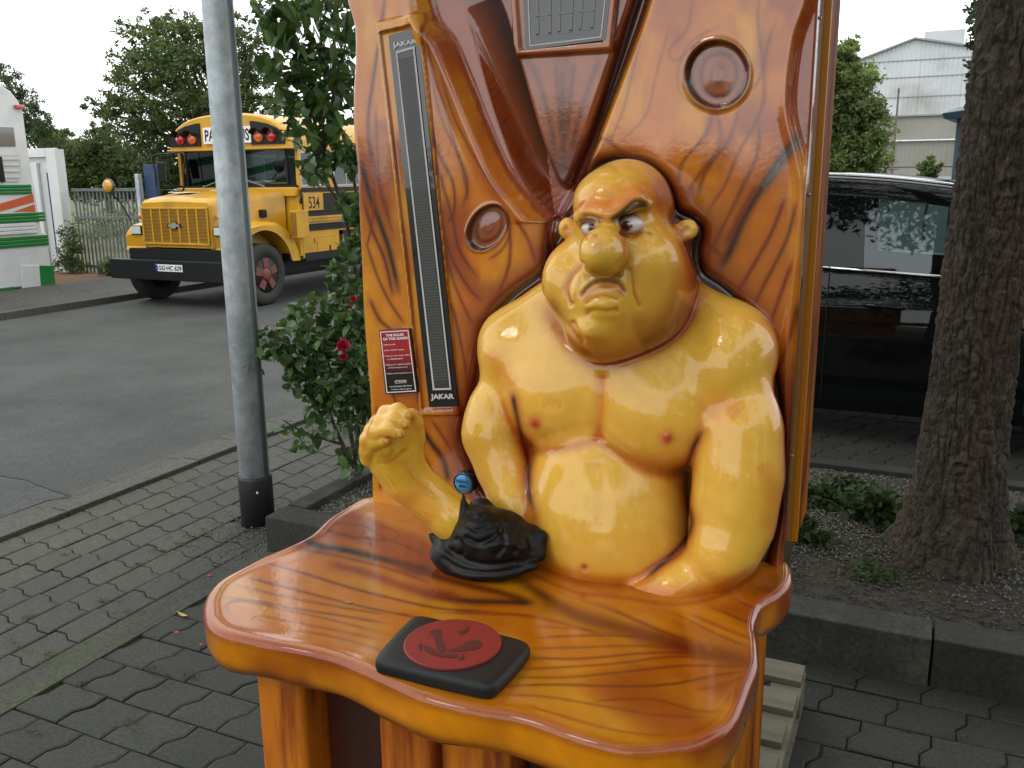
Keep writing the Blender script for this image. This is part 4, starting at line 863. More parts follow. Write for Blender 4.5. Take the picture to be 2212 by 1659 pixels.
struct('road', MB().box(-11.30, -4.36, -60, 160, -.3, 0), m_asph)
mb = MB()                                                        # patch of newer asphalt, 4 mm proud, with its dark seam
P = [onZ(x, y, .004) for x, y in [(-160, 1004), (0, 1026), (60, 1037), (110, 1056), (150, 1071)]]
P += [Vector((-4.53, P[-1].y-.10, .004)), Vector((-4.53, .6, .004)), Vector((-8.5, .6, .004))]
mb.prism([(p.x, p.y) for p in P], .0, .004, 'Z'); patch = struct('road_patch', mb, mat('newer_asphalt', (.056, .060, .055), speck=(60, .45, .12), rough=.85, c2=(.042, .046, .042), nscale=12, bump=.6, bscale=230, bdist=.004))
sm = MB(); q = cr([(p.x, p.y) for p in P[:6]], 8); nz_ = [fbm(np.array([[i*.35, 0, 0]]), 3, 3)[0] for i in range(len(q))]
for i in range(len(q)-1):
    a, b_ = q[i], q[i+1]; w0 = .012+.03*max(0, nz_[i]-.4); w1 = .012+.03*max(0, nz_[i+1]-.4); d = (b_-a)/np.linalg.norm(b_-a); n = np.array((-d[1], d[0]))
    k = len(sm.v); sm.v += [(*(a-n*w0), .0075), (*(b_-n*w1), .0075), (*(b_+n*w1), .0075), (*(a+n*w0), .0075)]; sm.f.append((k, k+1, k+2, k+3))
struct('tar_seam', sm, mat('bitumen_seam', (.022, .023, .022), rough=.7), fix=False)
# kerb line of the near pavement: gutter stones and edge stones
def stones(name, x0, x1, y0, y1, z0_, z1_, step, m, along='Y', parent=None, bev=.008, nm='kerb_stone'):
    root = parent or struct(name, MB().box(x0+.01, x1-.01, y0+.01, y1-.01, z0_-.02, z1_-.015), m_joint)
    n = int(round(((y1-y0) if along == 'Y' else (x1-x0))/step)); me = None
    for i in range(n):
        g = .004
        if along == 'Y': lo, hi = (x0, y0+i*step+g, z0_), (x1, y0+(i+1)*step-g, z1_)
        else: lo, hi = (x0+i*step+g, y0, z0_), (x0+(i+1)*step-g, y1, z1_)
        c = [(a+b)/2 for a, b in zip(lo, hi)]
        if me is None:
            o = MB().box(lo[0], hi[0], lo[1], hi[1], lo[2], hi[2]).ob(nm, m, root, base=c, bevel=bev); me = o
        else:
            o = me.copy(); COL.objects.link(o); o.parent = root
        o.location = Vector(c)+Vector((0, 0, rnd.uniform(-.002, .002)))-wloc(root)
        o.rotation_euler = (rnd.uniform(-.004, .004), rnd.uniform(-.006, .006), rnd.uniform(-.003, .003))
    return root
stones('gutter', -4.52, -4.37, .2, 16.2, -.1, .006, .5, m_kerb)
stones('kerb', -4.365, -4.22, .2, 16.2, -.1, .026, 1.0, m_kerb)
stones('kerb_far', -11.42, -11.30, 3.0, 33.0, -.1, .10, 1.0, m_kerb)
struct('far_pavement', MB().box(-13.72, -11.42, -20, 80, -.2, .092), mat('small_sett_paving', (.068, .064, .052), speck=(24, .5, .25), rough=.85, c2=(.036, .035, .029), nscale=9, bump=.6, bscale=26, bdist=.01, c3=(.05, .055, .035), n3=1.2))
struct('red_gravel_patch', MB().box(-18, -13.73, 10.0, 13.0, -.2, .03), mat('red_gravel', (.19, .085, .045), rough=.95, c2=(.11, .075, .045), nscale=4, bump=.8, bscale=60, bdist=.02))
# interlocking pavers
def zig(L, W, e, axis, inset=.0036):
    """outline of a paver: straight sides and stepped ends"""
    g = [(-.5, -e), (-.14, -e), (.14, e), (.5, e)]; h = W/2-inset; l = L/2-inset
    r = [(l+q, t*2*h) for t, q in g]; s = [(-l+q, t*2*h) for t, q in reversed(g)]
    p = r+s
    return p if axis == 'X' else [(-b, a) for a, b in p]
def paver_mesh(pts, th=.05, ch=.005):
    c = np.array(pts); n = len(c); s = 1-ch*2/np.abs(c).max(); v = []; f = []
    for k, (sc, z) in enumerate(((1, -th), (1, -ch*.7), (s, 0))): v += [(x*sc, y*sc, z) for x, y in c]
    for k in range(2): f += [(k*n+i, k*n+(i+1) % n, (k+1)*n+(i+1) % n, (k+1)*n+i) for i in range(n)]
    f.append(tuple(2*n+i for i in range(n))); return v, f
def field(root, m, x0, x1, y0, y1, L, W, e, axis, z, stagger, near, limit=280, skip=None):
    pts = zig(L, W, e, axis); v, f = paver_mesh(pts); dx, dy = (L, W) if axis == 'X' else (W, L)
    me = bpy.data.meshes.new('paver'); me.from_pydata(v, [], f); me.materials.append(m)
    nx = int((x1-x0)/dx+.5); ny = int((y1-y0)/dy+.5); cells = []
    for i in range(-1 if stagger else 0, nx):
        for j in range(ny):
            if i < 0 and j % 2 == 0: continue
            cx = x0+(i+.5)*dx+(dx*.5 if stagger and axis == 'X' and j % 2 else 0); cy = y0+(j+.5)*dy+(dy*.5 if stagger and axis == 'Y' and i % 2 else 0)
            if skip and skip(cx, cy): continue
            q = survey(np.array([cx]), np.array([cy]), np.array([z])); d = -cx*math.sin(YAW)+cy*math.cos(YAW)
            vis = d > .3 and -60 < q[0][0] < 2270 and -60 < q[1][0] < 1720
            cells.append((0 if vis else 1, math.hypot(cx-near[0], cy-near[1]), cx, cy))
    cells.sort(); rest = MB()
    for k, (vis, d, cx, cy) in enumerate(cells):
        t = (rnd.uniform(-.010, .010), rnd.uniform(-.010, .010), rnd.uniform(-.012, .012)); dz = z+rnd.uniform(-.003, .003)
        if k < limit and not vis:
            o = bpy.data.objects.new('paver', me); COL.objects.link(o); o.parent = root; o.location = Vector((cx, cy, dz))-wloc(root); o.rotation_euler = t
        elif d < 14:
            M = Matrix.Translation((cx, cy, dz)) @ Euler(t).to_matrix().to_4x4(); rest.add([M @ Vector(p) for p in v], f)
    if rest.v: rest.ob('paver_field', m, root, kind='stuff', fix=False)
walk = struct('pavement', MB().box(-4.22, -2.96, -8, 40, -.2, -.011), m_joint)
def nopole(cx, cy): return math.hypot(cx+3.16, cy-3.52) < .13
field(walk, m_paver, -4.215, -2.97, .6, 13.8, .205, .178, .016, 'Y', 0, False, (-3.4, 2.8), skip=nopole)
struct('edging_strip', MB().box(-2.955, -2.79, -8, 30, -.2, .004), mat('old_mortar_strip', (.048, .048, .040), speck=(60, .4, .3), rough=.9, c2=(.034, .037, .027), nscale=10, bump=.6, bscale=120, bdist=.006, c3=(.05, .06, .03), n3=3))
court = struct('forecourt', MB().box(-2.788, 9, -8, 3.31, -.2, -.012), m_joint)
field(court, m_pavd, -2.78, 2.2, .3, 3.24, .215, .188, .017, 'X', -.001, True, (-2.2, 1.9), limit=290)
park = struct('parking_bay', MB().box(-2.74, 9, 5.32, 12, -.2, -.012), m_joint)
field(park, m_pavd, -2.6, 2.6, 5.36, 8.4, .215, .188, .017, 'X', -.001, True, (0, 5.6), limit=110)
struct('car_park', MB().box(-2.7, 60, 12.0, 64, -.25, -.004), mat('old_asphalt', (.12, .12, .112), rough=.9, c2=(.09, .092, .085), nscale=3))
# raised bed: kerbs, soil, gravel
bed = struct('planting_bed', MB().box(-2.75, 8.0, 3.42, 5.2, -.1, .145), mat('bed_soil', (.055, .050, .036), speck=(70, .6, .3), rough=1, c2=(.030, .027, .020), nscale=11, bump=.9, bscale=70, bdist=.02))
m_bk = mat('bed_kerb_concrete', (.026, .027, .022), speck=(50, .42, .35), rough=.85, c2=(.016, .017, .013), nscale=7, rndv=.10, bump=.5, bscale=150, bdist=.004, c3=(.05, .055, .038), n3=3)
stones('', -2.872, 8.128, 3.245, 3.415, -.1, .185, 1.0, m_bk, 'X', parent=bed, bev=.007)
stones('', -2.872, -2.755, 3.42, 5.22, -.1, .187, .9, m_bk, 'Y', parent=bed, bev=.007)
stones('', -2.74, 8.26, 5.21, 5.31, -.1, .175, 1.0, m_bk, 'X', parent=bed, bev=.007)
m_peb = mat('white_marble_chip', (.40, .40, .37), rough=.7, c2=(.22, .22, .19), nscale=30, rndv=.2)
def chips(name, n, region, z, s0, s1, m, parent=None, dens=None, seed=1):
    r = np.random.RandomState(seed); x = r.uniform(region[0], region[1], n*2); y = r.uniform(region[2], region[3], n*2)
    if dens is not None: k = r.uniform(0, 1, n*2) < dens(x, y); x, y = x[k], y[k]
    x, y = x[:n], y[:n]; n = len(x); s = r.uniform(s0, s1, n)
    O = np.array([(1, 0, 0), (-1, 0, 0), (0, 1, 0), (0, -1, 0), (0, 0, 1), (0, 0, -1)], float); T = np.array([(0, 2, 4), (2, 1, 4), (1, 3, 4), (3, 0, 4), (2, 0, 5), (1, 2, 5), (3, 1, 5), (0, 3, 5)])
    a = r.uniform(0, 6.28, n); sc = r.uniform(.6, 1.3, (n, 6, 1)); V = O[None]*sc*s[:, None, None]; c, q = np.cos(a)[:, None], np.sin(a)[:, None]
    V = np.stack([V[..., 0]*c-V[..., 1]*q, V[..., 0]*q+V[..., 1]*c, V[..., 2]*.6], -1); zz = z+.006*fbm(np.stack([x*3, y*3, x*0], -1), 2, 3)*2
    V += np.stack([x, y, zz], -1)[:, None]; F = (T[None]+np.arange(n)[:, None, None]*6).reshape(-1, 3)
    b = r.uniform(.55, 1.1, n); cc = np.repeat(np.stack([b, b, b*.94], -1)*np.array(m[1]), 6, 0)
    return mk(name, V.reshape(-1, 3), F, m[0], parent, col=cc, kind='stuff')
m_vc = mat('stone_chip', (1, 1, 1), rough=.8, vcol=True)
def bare(x, y):
    near_trunk = np.exp(-((x+.05)**2/.9+(y-3.75)**2/.12)); d = .95-.85*near_trunk-.5*sst(3.75, 3.5, y)*(x > -.9)
    return np.clip(d*(.5+.9*fbm(np.stack([x*2.2, y*2.2, x*0], -1), 3, 5)), 0, 1)
chips('white_gravel', 34000, (-2.74, 1.9, 3.44, 5.18), .150, .003, .0075, (m_vc, (.17, .17, .15)), bed, bare, 3)
chips('wood_chippings', 5000, (-1.0, 2.2, 3.44, 4.4), .150, .004, .012, (m_vc, (.06, .048, .03)), bed, None, 4)
chips('joint_grit', 2600, (-3.5, -2.75, 2.6, 4.0), .002, .002, .007, (m_vc, (.17, .16, .14)), None, lambda x, y: np.exp(-((x+3.1)**2+(y-3.45)**2)/.10), 5)

# ---- lamp post
lampp = empty('lamp_post', (-3.165, 3.53, 0), 'grey galvanised lamp post with black base sleeve between road and bed', 'lamp post')
m_galv = mat('galvanised_steel', (.52, .57, .60), speck=(11, .20, .10), rough=.5, metal=.35, c2=(.36, .41, .44), nscale=5, nlo=.4, nhi=.6, bump=.03, bscale=30, stretch=(1, 1, .45))
LX, LY = -3.165, 3.53
MB().lathe([(.078, .20), (.077, 1.5), (.072, 3.0), (.062, 5.4), (.055, 5.5)], (LX, LY, 0), 'Z', 40).ob('pole', m_galv, lampp, smooth=True)
MB().lathe([(.0885, -.02), (.0885, .262), (.0865, .272), (.080, .274), (.076, .267)], (LX, LY, 0), 'Z', 40).ob('base_sleeve', mat('black_rubber_sleeve', (.014, .016, .016), rough=.55, bump=.15, bscale=90), lampp, smooth=True)
pr_ = np.array(ray(640, 700)); rgt = np.array((math.cos(YAW-.45), math.sin(YAW-.45)))
MB().tube([(LX+rgt[0]*r_, LY+rgt[1]*r_, z) for r_, z in ((.076, .28), (.075, 1.5), (.070, 3.0), (.060, 5.3))], .013, 8).ob('cable_rail', mat('rail_steel', (.16, .19, .20), rough=.5, metal=.5), lampp, smooth=True)
MB().lathe([(.004, 0), (.009, .002), (.009, .006), (.004, .010)], (LX+.06, LY-.066, .20), 'Y', 10).ob('bolt', m_galv, lampp)
arm_ = MB().tube([(LX, LY, 5.4), (LX-.1, LY, 5.7), (LX-.9, LY, 5.85)], .03, 10).ob('lamp_arm', m_galv, lampp, smooth=True)
MB().box(LX-1.4, LX-.85, LY-.12, LY+.12, 5.80, 5.9).ob('lamp_head', m_galv, lampp, bevel=.03)

# ================================================================== SCHOOL BUS
BX, BW = -9.975, 1.195
bus = empty('school_bus', (BX, 13.5, 0), 'yellow bonneted school bus numbered 534 parked across the road, facing left', 'bus')
m_yel = mat('bus_yellow', (.58, .305, .006), rough=.38, c2=(.52, .26, .005), nscale=3, coat=.2, coatr=.2, bump=.02, bscale=5, c3=(.36, .19, .02), n3=2.2)
m_bblk = mat('bus_black', (.008, .009, .010), rough=.45, spec=.3)
m_rub = mat('tyre_rubber', (.018, .017, .016), rough=.8, c2=(.03, .028, .025), nscale=20)
m_int = mat('bus_interior_dark', (.035, .04, .04), rough=.8)
m_glass = mat('dark_window_glass', (.55, .62, .60), rough=.02, trans=1.0, ior=1.45)
def glassmat(name, tint, refl=1.0, dens=.55):
    m = bpy.data.materials.new(name); m.use_nodes = True; N = m.node_tree.nodes; L = m.node_tree.links; N.remove(N['Principled BSDF'])
    t = N.new('ShaderNodeBsdfTransparent'); t.inputs[0].default_value = (*tint, 1); g = N.new('ShaderNodeBsdfGlossy'); g.inputs['Roughness'].default_value = .02; g.inputs['Color'].default_value = (.9, .93, .95, 1)
    fr = N.new('ShaderNodeFresnel'); fr.inputs['IOR'].default_value = 1.55; mx = N.new('ShaderNodeMath'); mx.operation = 'MULTIPLY'; mx.inputs[1].default_value = refl
    L.new(fr.outputs[0], mx.inputs[0]); s = N.new('ShaderNodeMixShader'); L.new(mx.outputs[0], s.inputs[0]); L.new(t.outputs[0], s.inputs[1]); L.new(g.outputs[0], s.inputs[2]); L.new(s.outputs[0], N['Material Output'].inputs[0]); return m
m_wg = glassmat('bus_window_glass', (.50, .58, .57), 1.3)
Y0b, Y1b = 11.26, 20.5
def X_(s, v): return BX+s*v
# roof
def roofprof(w, h, z0_, n=18):
    p = []
    for i in range(n+1):
        t = math.pi*i/n; c = math.cos(t); p.append((BX+w*math.copysign(abs(c)**.72, c), z0_+h*abs(math.sin(t))**.86))
    return p
rp_ = roofprof(BW, .53, 2.28); MB().prism(rp_, Y0b, Y1b).ob('roof', m_yel, bus, smooth=False, bevel=0)
cap = MB(); secs = [(11.26, 1.0, .53), (11.16, 1.0, .532), (11.10, .985, .52), (11.075, .965, .50)]
v = []; f = []
for Y, s, h in secs: v += [(x, Y, z) for x, z in roofprof(BW*s, h, 2.28)]
n = 19
for i in range(3): f += [(i*n+j, i*n+j+1, (i+1)*n+j+1, (i+1)*n+j) for j in range(n-1)]
f.append(tuple(3*n+j for j in range(n))); f += [(i*n, (i+1)*n, (i+1)*n+n-1, i*n+n-1) for i in range(3)]
frontcap = MB().add(v, f).ob('front_cap', m_yel, bus)
MB().box(BX-BW*.99, BX+BW*.99, 11.02, 11.25, 2.262, 2.292).ob('visor', m_yel, frontcap, bevel=.010)
# eyebrow recesses with warning lamps
for s in (-1, 1):
    pts = [(BX+s*.50, 2.335), (BX+s*1.13, 2.335), (BX+s*1.14, 2.42), (BX+s*1.09, 2.50), (BX+s*.98, 2.575), (BX+s*.80, 2.64), (BX+s*.56, 2.68), (BX+s*.50, 2.68)]
    pp = MB().prism(pts, 11.055, 11.074).ob('lamp_panel', m_bblk, frontcap)
    for k, (x, c) in enumerate(((.66, 'o'), (.90, 'r'))):
        cx = BX+s*x; m_l = bpy.data.materials.get('lens_'+c) or mat('lens_'+c, (.62, .13, .01) if c == 'o' else (.42, .012, .012), rough=.2, coat=1, emit=((.62, .10, .01) if c == 'o' else (.5, .01, .01))+(.12,))
        MB().lathe([(.085, .01), (.085, -.01), (.07, -.03), (.001, -.045)], (cx, 11.05, 2.45), 'Y', 20).ob('warning_lamp', m_l, frontcap, smooth=True)
        h = MB(); g = []
        for i in range(9):
            t = math.pi*(.08+.84*i/8); g.append([(cx+.10*math.cos(t), 11.05, 2.45+.10*math.sin(t)), (cx+.105*math.cos(t), 10.93, 2.47+.105*math.sin(t))])
        h.sheet(g).ob('lamp_hood', m_bblk, frontcap, smooth=True)
MB().box(BX-.40, BX+.40, 11.055, 11.074, 2.36, 2.62).ob('bus_sign', mat('bus_sign_orange', (.62, .26, .02), rough=.4), frontcap)
sgn = MB().box(BX-.43, BX+.51, 11.048, 11.0545, 2.365, 2.61).ob('bus_sign', m_white, frontcap)
quadtext('lettering', 'PARTY  BUS', [(BX-.39, 11.046, 2.40), (BX+.48, 11.046, 2.40), (BX+.48, 11.046, 2.575), (BX-.39, 11.046, 2.575)], m_bblk, frontcap, up=.0005, bold=.02)
# sides
for s in (-1, 1):
    xo, xi = BX+s*BW, BX+s*(BW-.05)
    MB().box(xi, xo, Y0b, Y1b, .62, 1.70).ob('side_wall', m_yel, bus, bevel=.006)
    MB().box(xi, xo, Y0b, Y1b, 2.235, 2.278).ob('window_header', m_yel, bus)
    MB().box(xi, xo, Y0b, 11.315, 1.702, 2.233).ob('pillar', m_yel, bus)
    for k in range(11):
        y = 11.32+.832*k; y2 = y+.70
        MB().box(xi, xo, y2+.004, y+.828, 1.702, 2.233).ob('pillar', m_yel, bus)
        fr = MB(); xa, xb = xo-s*.02, xo-s*.005
        for a, b_, c, d in ((y, y2, 1.705, 1.735), (y, y2, 2.205, 2.232), (y, y+.022, 1.736, 2.204), (y2-.022, y2, 1.736, 2.204), (y+.33, y+.352, 1.736, 2.204)): fr.box(xa, xb, a, b_, c, d)
        fo = fr.ob('window_frame', bpy.data.materials.get('alu_frame') or mat('alu_frame', (.42, .44, .46), rough=.35, metal=.8), bus, kind='stuff')
        MB().box(xo-s*.014, xo-s*.011, y+.01, y2-.01, 1.72, 2.22).ob('pane', m_wg, fo)
    for nm, z0_, z1_, mm_, pr0 in (('rub_rail', 1.625, 1.69, m_bblk, .02), ('black_band', 1.255, 1.60, m_bblk, .004), ('rub_rail', 1.262, 1.300, m_bblk, .016), ('rub_rail', 1.315, 1.335, m_bblk, .016),
                                   ('yellow_rail', 1.175, 1.20, m_yel, .022), ('yellow_rail', 1.215, 1.24, m_yel, .022), ('rub_rail', 1.035, 1.065, m_bblk, .022), ('black_band', 1.03, 1.14, m_bblk, .004), ('rub_rail', 1.08, 1.105, m_bblk, .022), ('rub_rail', 1.115, 1.138, m_bblk, .022),
                                   ('skirt', .575, .70, m_bblk, .010)):
        MB().box(xo, xo+s*pr0, 11.30, Y1b-.1, z0_, z1_).ob(nm, mm_, bus, bevel=.003)
num = MB().box(BX+BW+.004, BX+BW+.026, 11.31, 11.80, 1.342, 1.60).ob('number_plate', m_yel, bus, bevel=.003)
xx = BX+BW+.0265; quadtext('lettering', '534', [(xx, 11.43, 1.37), (xx, 11.70, 1.37), (xx, 11.70, 1.555), (xx, 11.43, 1.555)], m_bblk, num, up=.001, bold=.012)
gfx = MB(); xx = BX+BW+.003                                        # black figure graphic on the lower panel
for y0_, y1_, a, b_ in ((12.21, 12.30, .70, 1.0), (12.21, 12.70, .93, 1.0), (12.62, 12.70, .70, 1.0), (12.40, 12.52, .70, .90), (11.93, 11.97, .70, .78), (12.9, 12.98, .72, 1.0), (12.9, 13.2, .90, .97)): gfx.box(xx, xx+.002, y0_, y1_, a, b_)
gfx.ob('black_graphic', m_bblk, bus, kind='stuff')
MB().box(BX+BW, BX+BW+.008, 11.62, 12.10, .925, .935).box(BX+BW, BX+BW+.008, 11.62, 11.63, .72, .925).box(BX+BW, BX+BW+.02, 11.55, 11.60, .85, .92).ob('hatch_edge', m_yel, bus, kind='stuff')
MB().box(BX-BW+.05, BX+BW-.05, Y0b+.02, Y1b, .60, .70).ob('floor', m_int, bus); MB().box(BX-BW, BX+BW, Y1b-.05, Y1b, .65, 2.28).ob('rear_wall', m_yel, bus)
sb = None
for k in range(9):
    for s in (-1, 1):
        o = MB().box(X_(s, .35), X_(s, 1.1), 12.4+.85*k, 12.52+.85*k, .705, 1.72).ob('seat', m_int, bus, bevel=.03) if sb is None else sb.copy()
        if sb is None: sb = o; sb_y = 12.4
        else: COL.objects.link(o); o.parent = bus; o.location = sb.location.copy()+Vector((0 if s < 0 else 1.45, .85*k, 0))
# windscreen
ws = MB(); 
for s in (-1, 1):
    for i in range(1): ws.hexa([(X_(s, .03), 11.255, 1.745), (X_(s, .98), 11.265, 1.745), (X_(s, .98), 11.270, 1.745), (X_(s, .03), 11.260, 1.745), (X_(s, .03), 11.215, 2.255), (X_(s, .98), 11.225, 2.255), (X_(s, .98), 11.230, 2.255), (X_(s, .03), 11.22, 2.255)])
wsf = MB().box(BX-BW+.02, BX+BW-.02, 11.235, 11.262, 1.70, 1.735).box(BX-.025, BX+.025, 11.215, 11.25, 1.74, 2.255).box(BX-1.02, BX-.985, 11.225, 11.262, 1.74, 2.255).box(BX+.985, BX+1.02, 11.225, 11.262, 1.74, 2.255).ob('windscreen_frame', m_bblk, bus, kind='stuff')
ws.ob('windscreen', m_wg, wsf)
for s in (-1, 1):
    MB().hexa([(X_(s, 1.02), 11.262, 1.74), (X_(s, 1.175), 11.31, 1.74), (X_(s, 1.175), 11.316, 1.74), (X_(s, 1.02), 11.268, 1.74), (X_(s, 1.02), 11.235, 2.255), (X_(s, 1.175), 11.30, 2.255), (X_(s, 1.175), 11.306, 2.255), (X_(s, 1.02), 11.241, 2.255)]).ob('corner_glass', m_wg, wsf)
    q = [(X_(s, .12), 11.20, 1.74), (X_(s, .62), 11.12, 1.70)]; MB().tube([(X_(s, .60), 11.16, 1.715), (X_(s, .10), 11.17, 1.86)], .008, 6).tube([(X_(s, .60), 11.16, 1.70), (X_(s, .60), 11.15, 1.73)], .02, 8).ob('wiper', mat('wiper_arm', (.2, .2, .2), rough=.5) if s < 0 else bpy.data.materials['wiper_arm'], bus)
MB().box(BX-BW+.02, BX+BW-.02, 11.14, 11.258, 1.56, 1.70).ob('cowl', m_yel, bus, bevel=.02, seg=3)
MB().box(BX-BW, BX+BW, 11.2, 11.259, .66, 1.56).ob('bulkhead', m_yel, bus, bevel=.01)
MB().lathe([(.19, 0), (.20, .012), (.19, .024), (.175, .012), (.19, 0)], (BX+.55, 11.62, 1.70), 'Y', 24).ob('steering_wheel', m_bblk, bus, smooth=True)
MB().box(BX+.3, BX+.8, 11.9, 12.0, .705, 1.95).ob('driver_seat', m_int, bus, bevel=.05)
# bonnet
def bsec(Y, hw, z1_, z0_=.86, c=.13):
    p = [(BX-hw, z0_), (BX-hw, z1_-c)]+[(BX-hw+c*(1-math.cos(t)), z1_-c+c*math.sin(t)) for t in (.4, .8, 1.2, 1.57)]+[(BX-hw*.4, z1_+.012), (BX, z1_+.018), (BX+hw*.4, z1_+.012)]
    p += [(BX+hw-c*(1-math.cos(t)), z1_-c+c*math.sin(t)) for t in (1.57, 1.2, .8, .4)]+[(BX+hw, z1_-c), (BX+hw, z0_)]
    return [(x, Y, z) for x, z in p]
S = [bsec(9.90, .66, 1.50, c=.06), bsec(9.93, .685, 1.535, c=.10), bsec(10.05, .70, 1.57), bsec(10.5, .76, 1.62), bsec(10.9, .86, 1.655), bsec(11.16, .98, 1.68)]
v = [p for s in S for p in s]; n = len(S[0]); f = [(i*n+j, i*n+j+1, (i+1)*n+j+1, (i+1)*n+j) for i in range(5) for j in range(n-1)]+[tuple(range(n))]
hood = MB().add(v, f).ob('bonnet', m_yel, bus, smooth=False)
hood.data.polygons.foreach_set('use_smooth', [True]*len(hood.data.polygons)); hb = hood.modifiers.new('e', 'EDGE_SPLIT'); hb.split_angle = math.radians(40)
quadtext('lettering', 'HOLLYWOOD-CARS.de', [(BX-.40, 9.915, 1.470), (BX+.33, 9.915, 1.470), (BX+.33, 9.94, 1.520), (BX-.40, 9.94, 1.520)], mat('faded_brown_print', (.13, .08, .03), rough=.5), hood, up=.012)
for x0, x1, y0_, y1_ in ((-.45, -.05, 10.25, 10.50), (-.10, .12, 10.75, 10.88), (.22, .38, 10.85, 10.95)):
    MB().box(BX+x0, BX+x1, y0_, y1_, 1.635+.05*(y0_-10.2), 1.644+.05*(y0_-10.2)).ob('bonnet_badge', m_white, hood)
MB().box(BX+.775, BX+.79, 10.55, 10.80, 1.44, 1.455).ob('side_badge', m_galv, hood); MB().box(BX+.80, BX+.90, 10.74, 10.84, 1.26, 1.38).ob('bonnet_latch', m_bblk, hood, bevel=.02)
# grille
gx0, gx1, gz0, gz1, gy = BX-.62, BX+.60, .93, 1.41, 9.892
MB().box(gx0, gx1, gy, gy+.006, gz0, gz1).ob('grille_back', mat('grille_shadow', (.05, .028, .008), rough=.7), hood)
gf = MB().box(gx0-.03, gx1+.03, gy-.02, gy, gz1, gz1+.03).box(gx0-.03, gx1+.03, gy-.02, gy, gz0-.03, gz0).box(gx0-.03, gx0, gy-.02, gy, gz0, gz1).box(gx1, gx1+.03, gy-.02, gy, gz0, gz1).ob('grille_frame', m_yel, hood, bevel=.006, kind='stuff')
for k in range(1, 7):
    x = gx0+(gx1-gx0)*k/7; MB().box(x-.014, x+.014, gy-.018, gy, gz0, gz1).ob('grille_bar', m_yel, gf)
sl_ = MB()
for k in range(24): z = gz0+.01+(gz1-gz0-.02)*k/23; sl_.box(gx0, gx1, gy-.010, gy-.002, z-.0045, z+.0045)
sl_.ob('grille_slats', mat('grille_slat_yellow', (.45, .22, .012), rough=.5), gf, kind='stuff')
bt = [(-.115, -.012), (-.055, -.012), (-.050, -.038), (.030, -.038), (.035, -.012), (.115, -.012), (.095, .022), (.048, .022), (.043, .048), (-.038, .048), (-.043, .022), (-.095, .022)]
MB().prism([(BX-.01+x*1.25, 1.175+z*1.3) for x, z in bt], gy-.026, gy-.02).ob('emblem_border', m_bblk, gf); MB().prism([(BX-.01+x, 1.175+z) for x, z in bt], gy-.032, gy-.0265).ob('emblem', mat('emblem_silver', (.45, .43, .36), rough=.3, metal=.6), gf)
# fenders
for s in (-1, 1):
    prof = [(9.94, .86), (9.92, 1.05), (9.97, 1.13), (10.10, 1.19), (10.40, 1.235), (10.75, 1.215), (10.95, 1.12), (11.08, .93), (11.17, .75), (11.22, .60), (11.04, .60)]
    prof += [(10.42+.605*math.cos(t), .50+.60*math.sin(t)) for t in np.linspace(.20, 2.60, 14)]
    mbf = MB(); xs_ = [.60, .85, 1.02, 1.13, 1.17]; v = []; nn = len(prof)
    for k, x in enumerate(xs_):
        dz = [0, 0, .012, .03, .065][k]
        for y, z in prof:
            tap = .90+.10*float(sst(9.9, 10.2, y)) if x > .7 else 1
            top_ = z > 1.0 and not math.hypot(y-10.42, z-.5) < .62
            v.append((BX+s*x*tap, y, z-(dz if top_ else 0)))
    f = [(k*nn+i, k*nn+(i+1) % nn, (k+1)*nn+(i+1) % nn, (k+1)*nn+i) for k in range(4) for i in range(nn)]+[tuple(range(nn)), tuple(4*nn+i for i in range(nn))]
    fo = MB().add(v, f).ob('fender', m_yel, bus); fo.data.polygons.foreach_set('use_smooth', [True]*len(fo.data.polygons)); e = fo.modifiers.new('e', 'EDGE_SPLIT'); e.split_angle = math.radians(38)
    MB().box(X_(s, .69), X_(s, .92), 9.905, 9.935, 1.03, 1.17).ob('headlight_bezel', m_bblk, fo, bevel=.01)
    MB().box(X_(s, .71), X_(s, .90), 9.885, 9.904, 1.045, 1.155).ob('headlight', mat('headlight_glass', (.55, .57, .55), rough=.1, coat=1) if s < 0 else bpy.data.materials['headlight_glass'], fo, bevel=.008)
    MB().lathe([(.04, 0), (.045, -.03), (.02, -.05), (.001, -.052)], (X_(s, .76), 9.99, 1.30), 'Y', 14).ob('turn_lamp', bpy.data.materials['lens_o'], fo, smooth=True)
# bumper and plate
bmp = MB().box(BX-1.16, BX+1.16, 9.66, 9.80, .40, .69).ob('bumper', m_bblk, bus, bevel=.012)
p0, p1 = onY(337, 590, 9.65), onY(393, 575, 9.65)
lp = MB().box(p0.x, p1.x, 9.650, 9.6585, .535, .635).ob('licence_plate', m_white, bmp, bevel=.002)
MB().box(p0.x, p0.x+.045, 9.6485, 9.6495, .537, .633).ob('blue_band', mat('plate_blue', (.01, .04, .32), rough=.4), lp)
quadtext('lettering', 'GG·HC 629', [(p0.x+.06, 9.648, .552), (p1.x-.015, 9.648, .552), (p1.x-.015, 9.648, .62), (p0.x+.06, 9.648, .62)], m_bblk, lp, up=.0005, bold=.02)
MB().box(BX-.9, BX+.9, 9.82, 11.2, .42, .84).ob('chassis', m_bblk, bus); MB().box(BX-.5, BX+.5, 11.2, 20, .35, .59).ob('chassis', m_bblk, bus)
MB().box(BX+BW+.002, BX+BW+.13, 10.98, 11.27, .95, 1.36).ob('stop_arm_box', m_yel, bus, bevel=.008)
gr = MB()
for k in range(3): gr.box(BX+BW+.015+.04*k, BX+BW+.04+.04*k, 10.972, 10.9785, .98, 1.33)
gr.ob('box_louvre', mat('louvre_shadow', (.22, .11, .01), rough=.6), bus, kind='stuff')
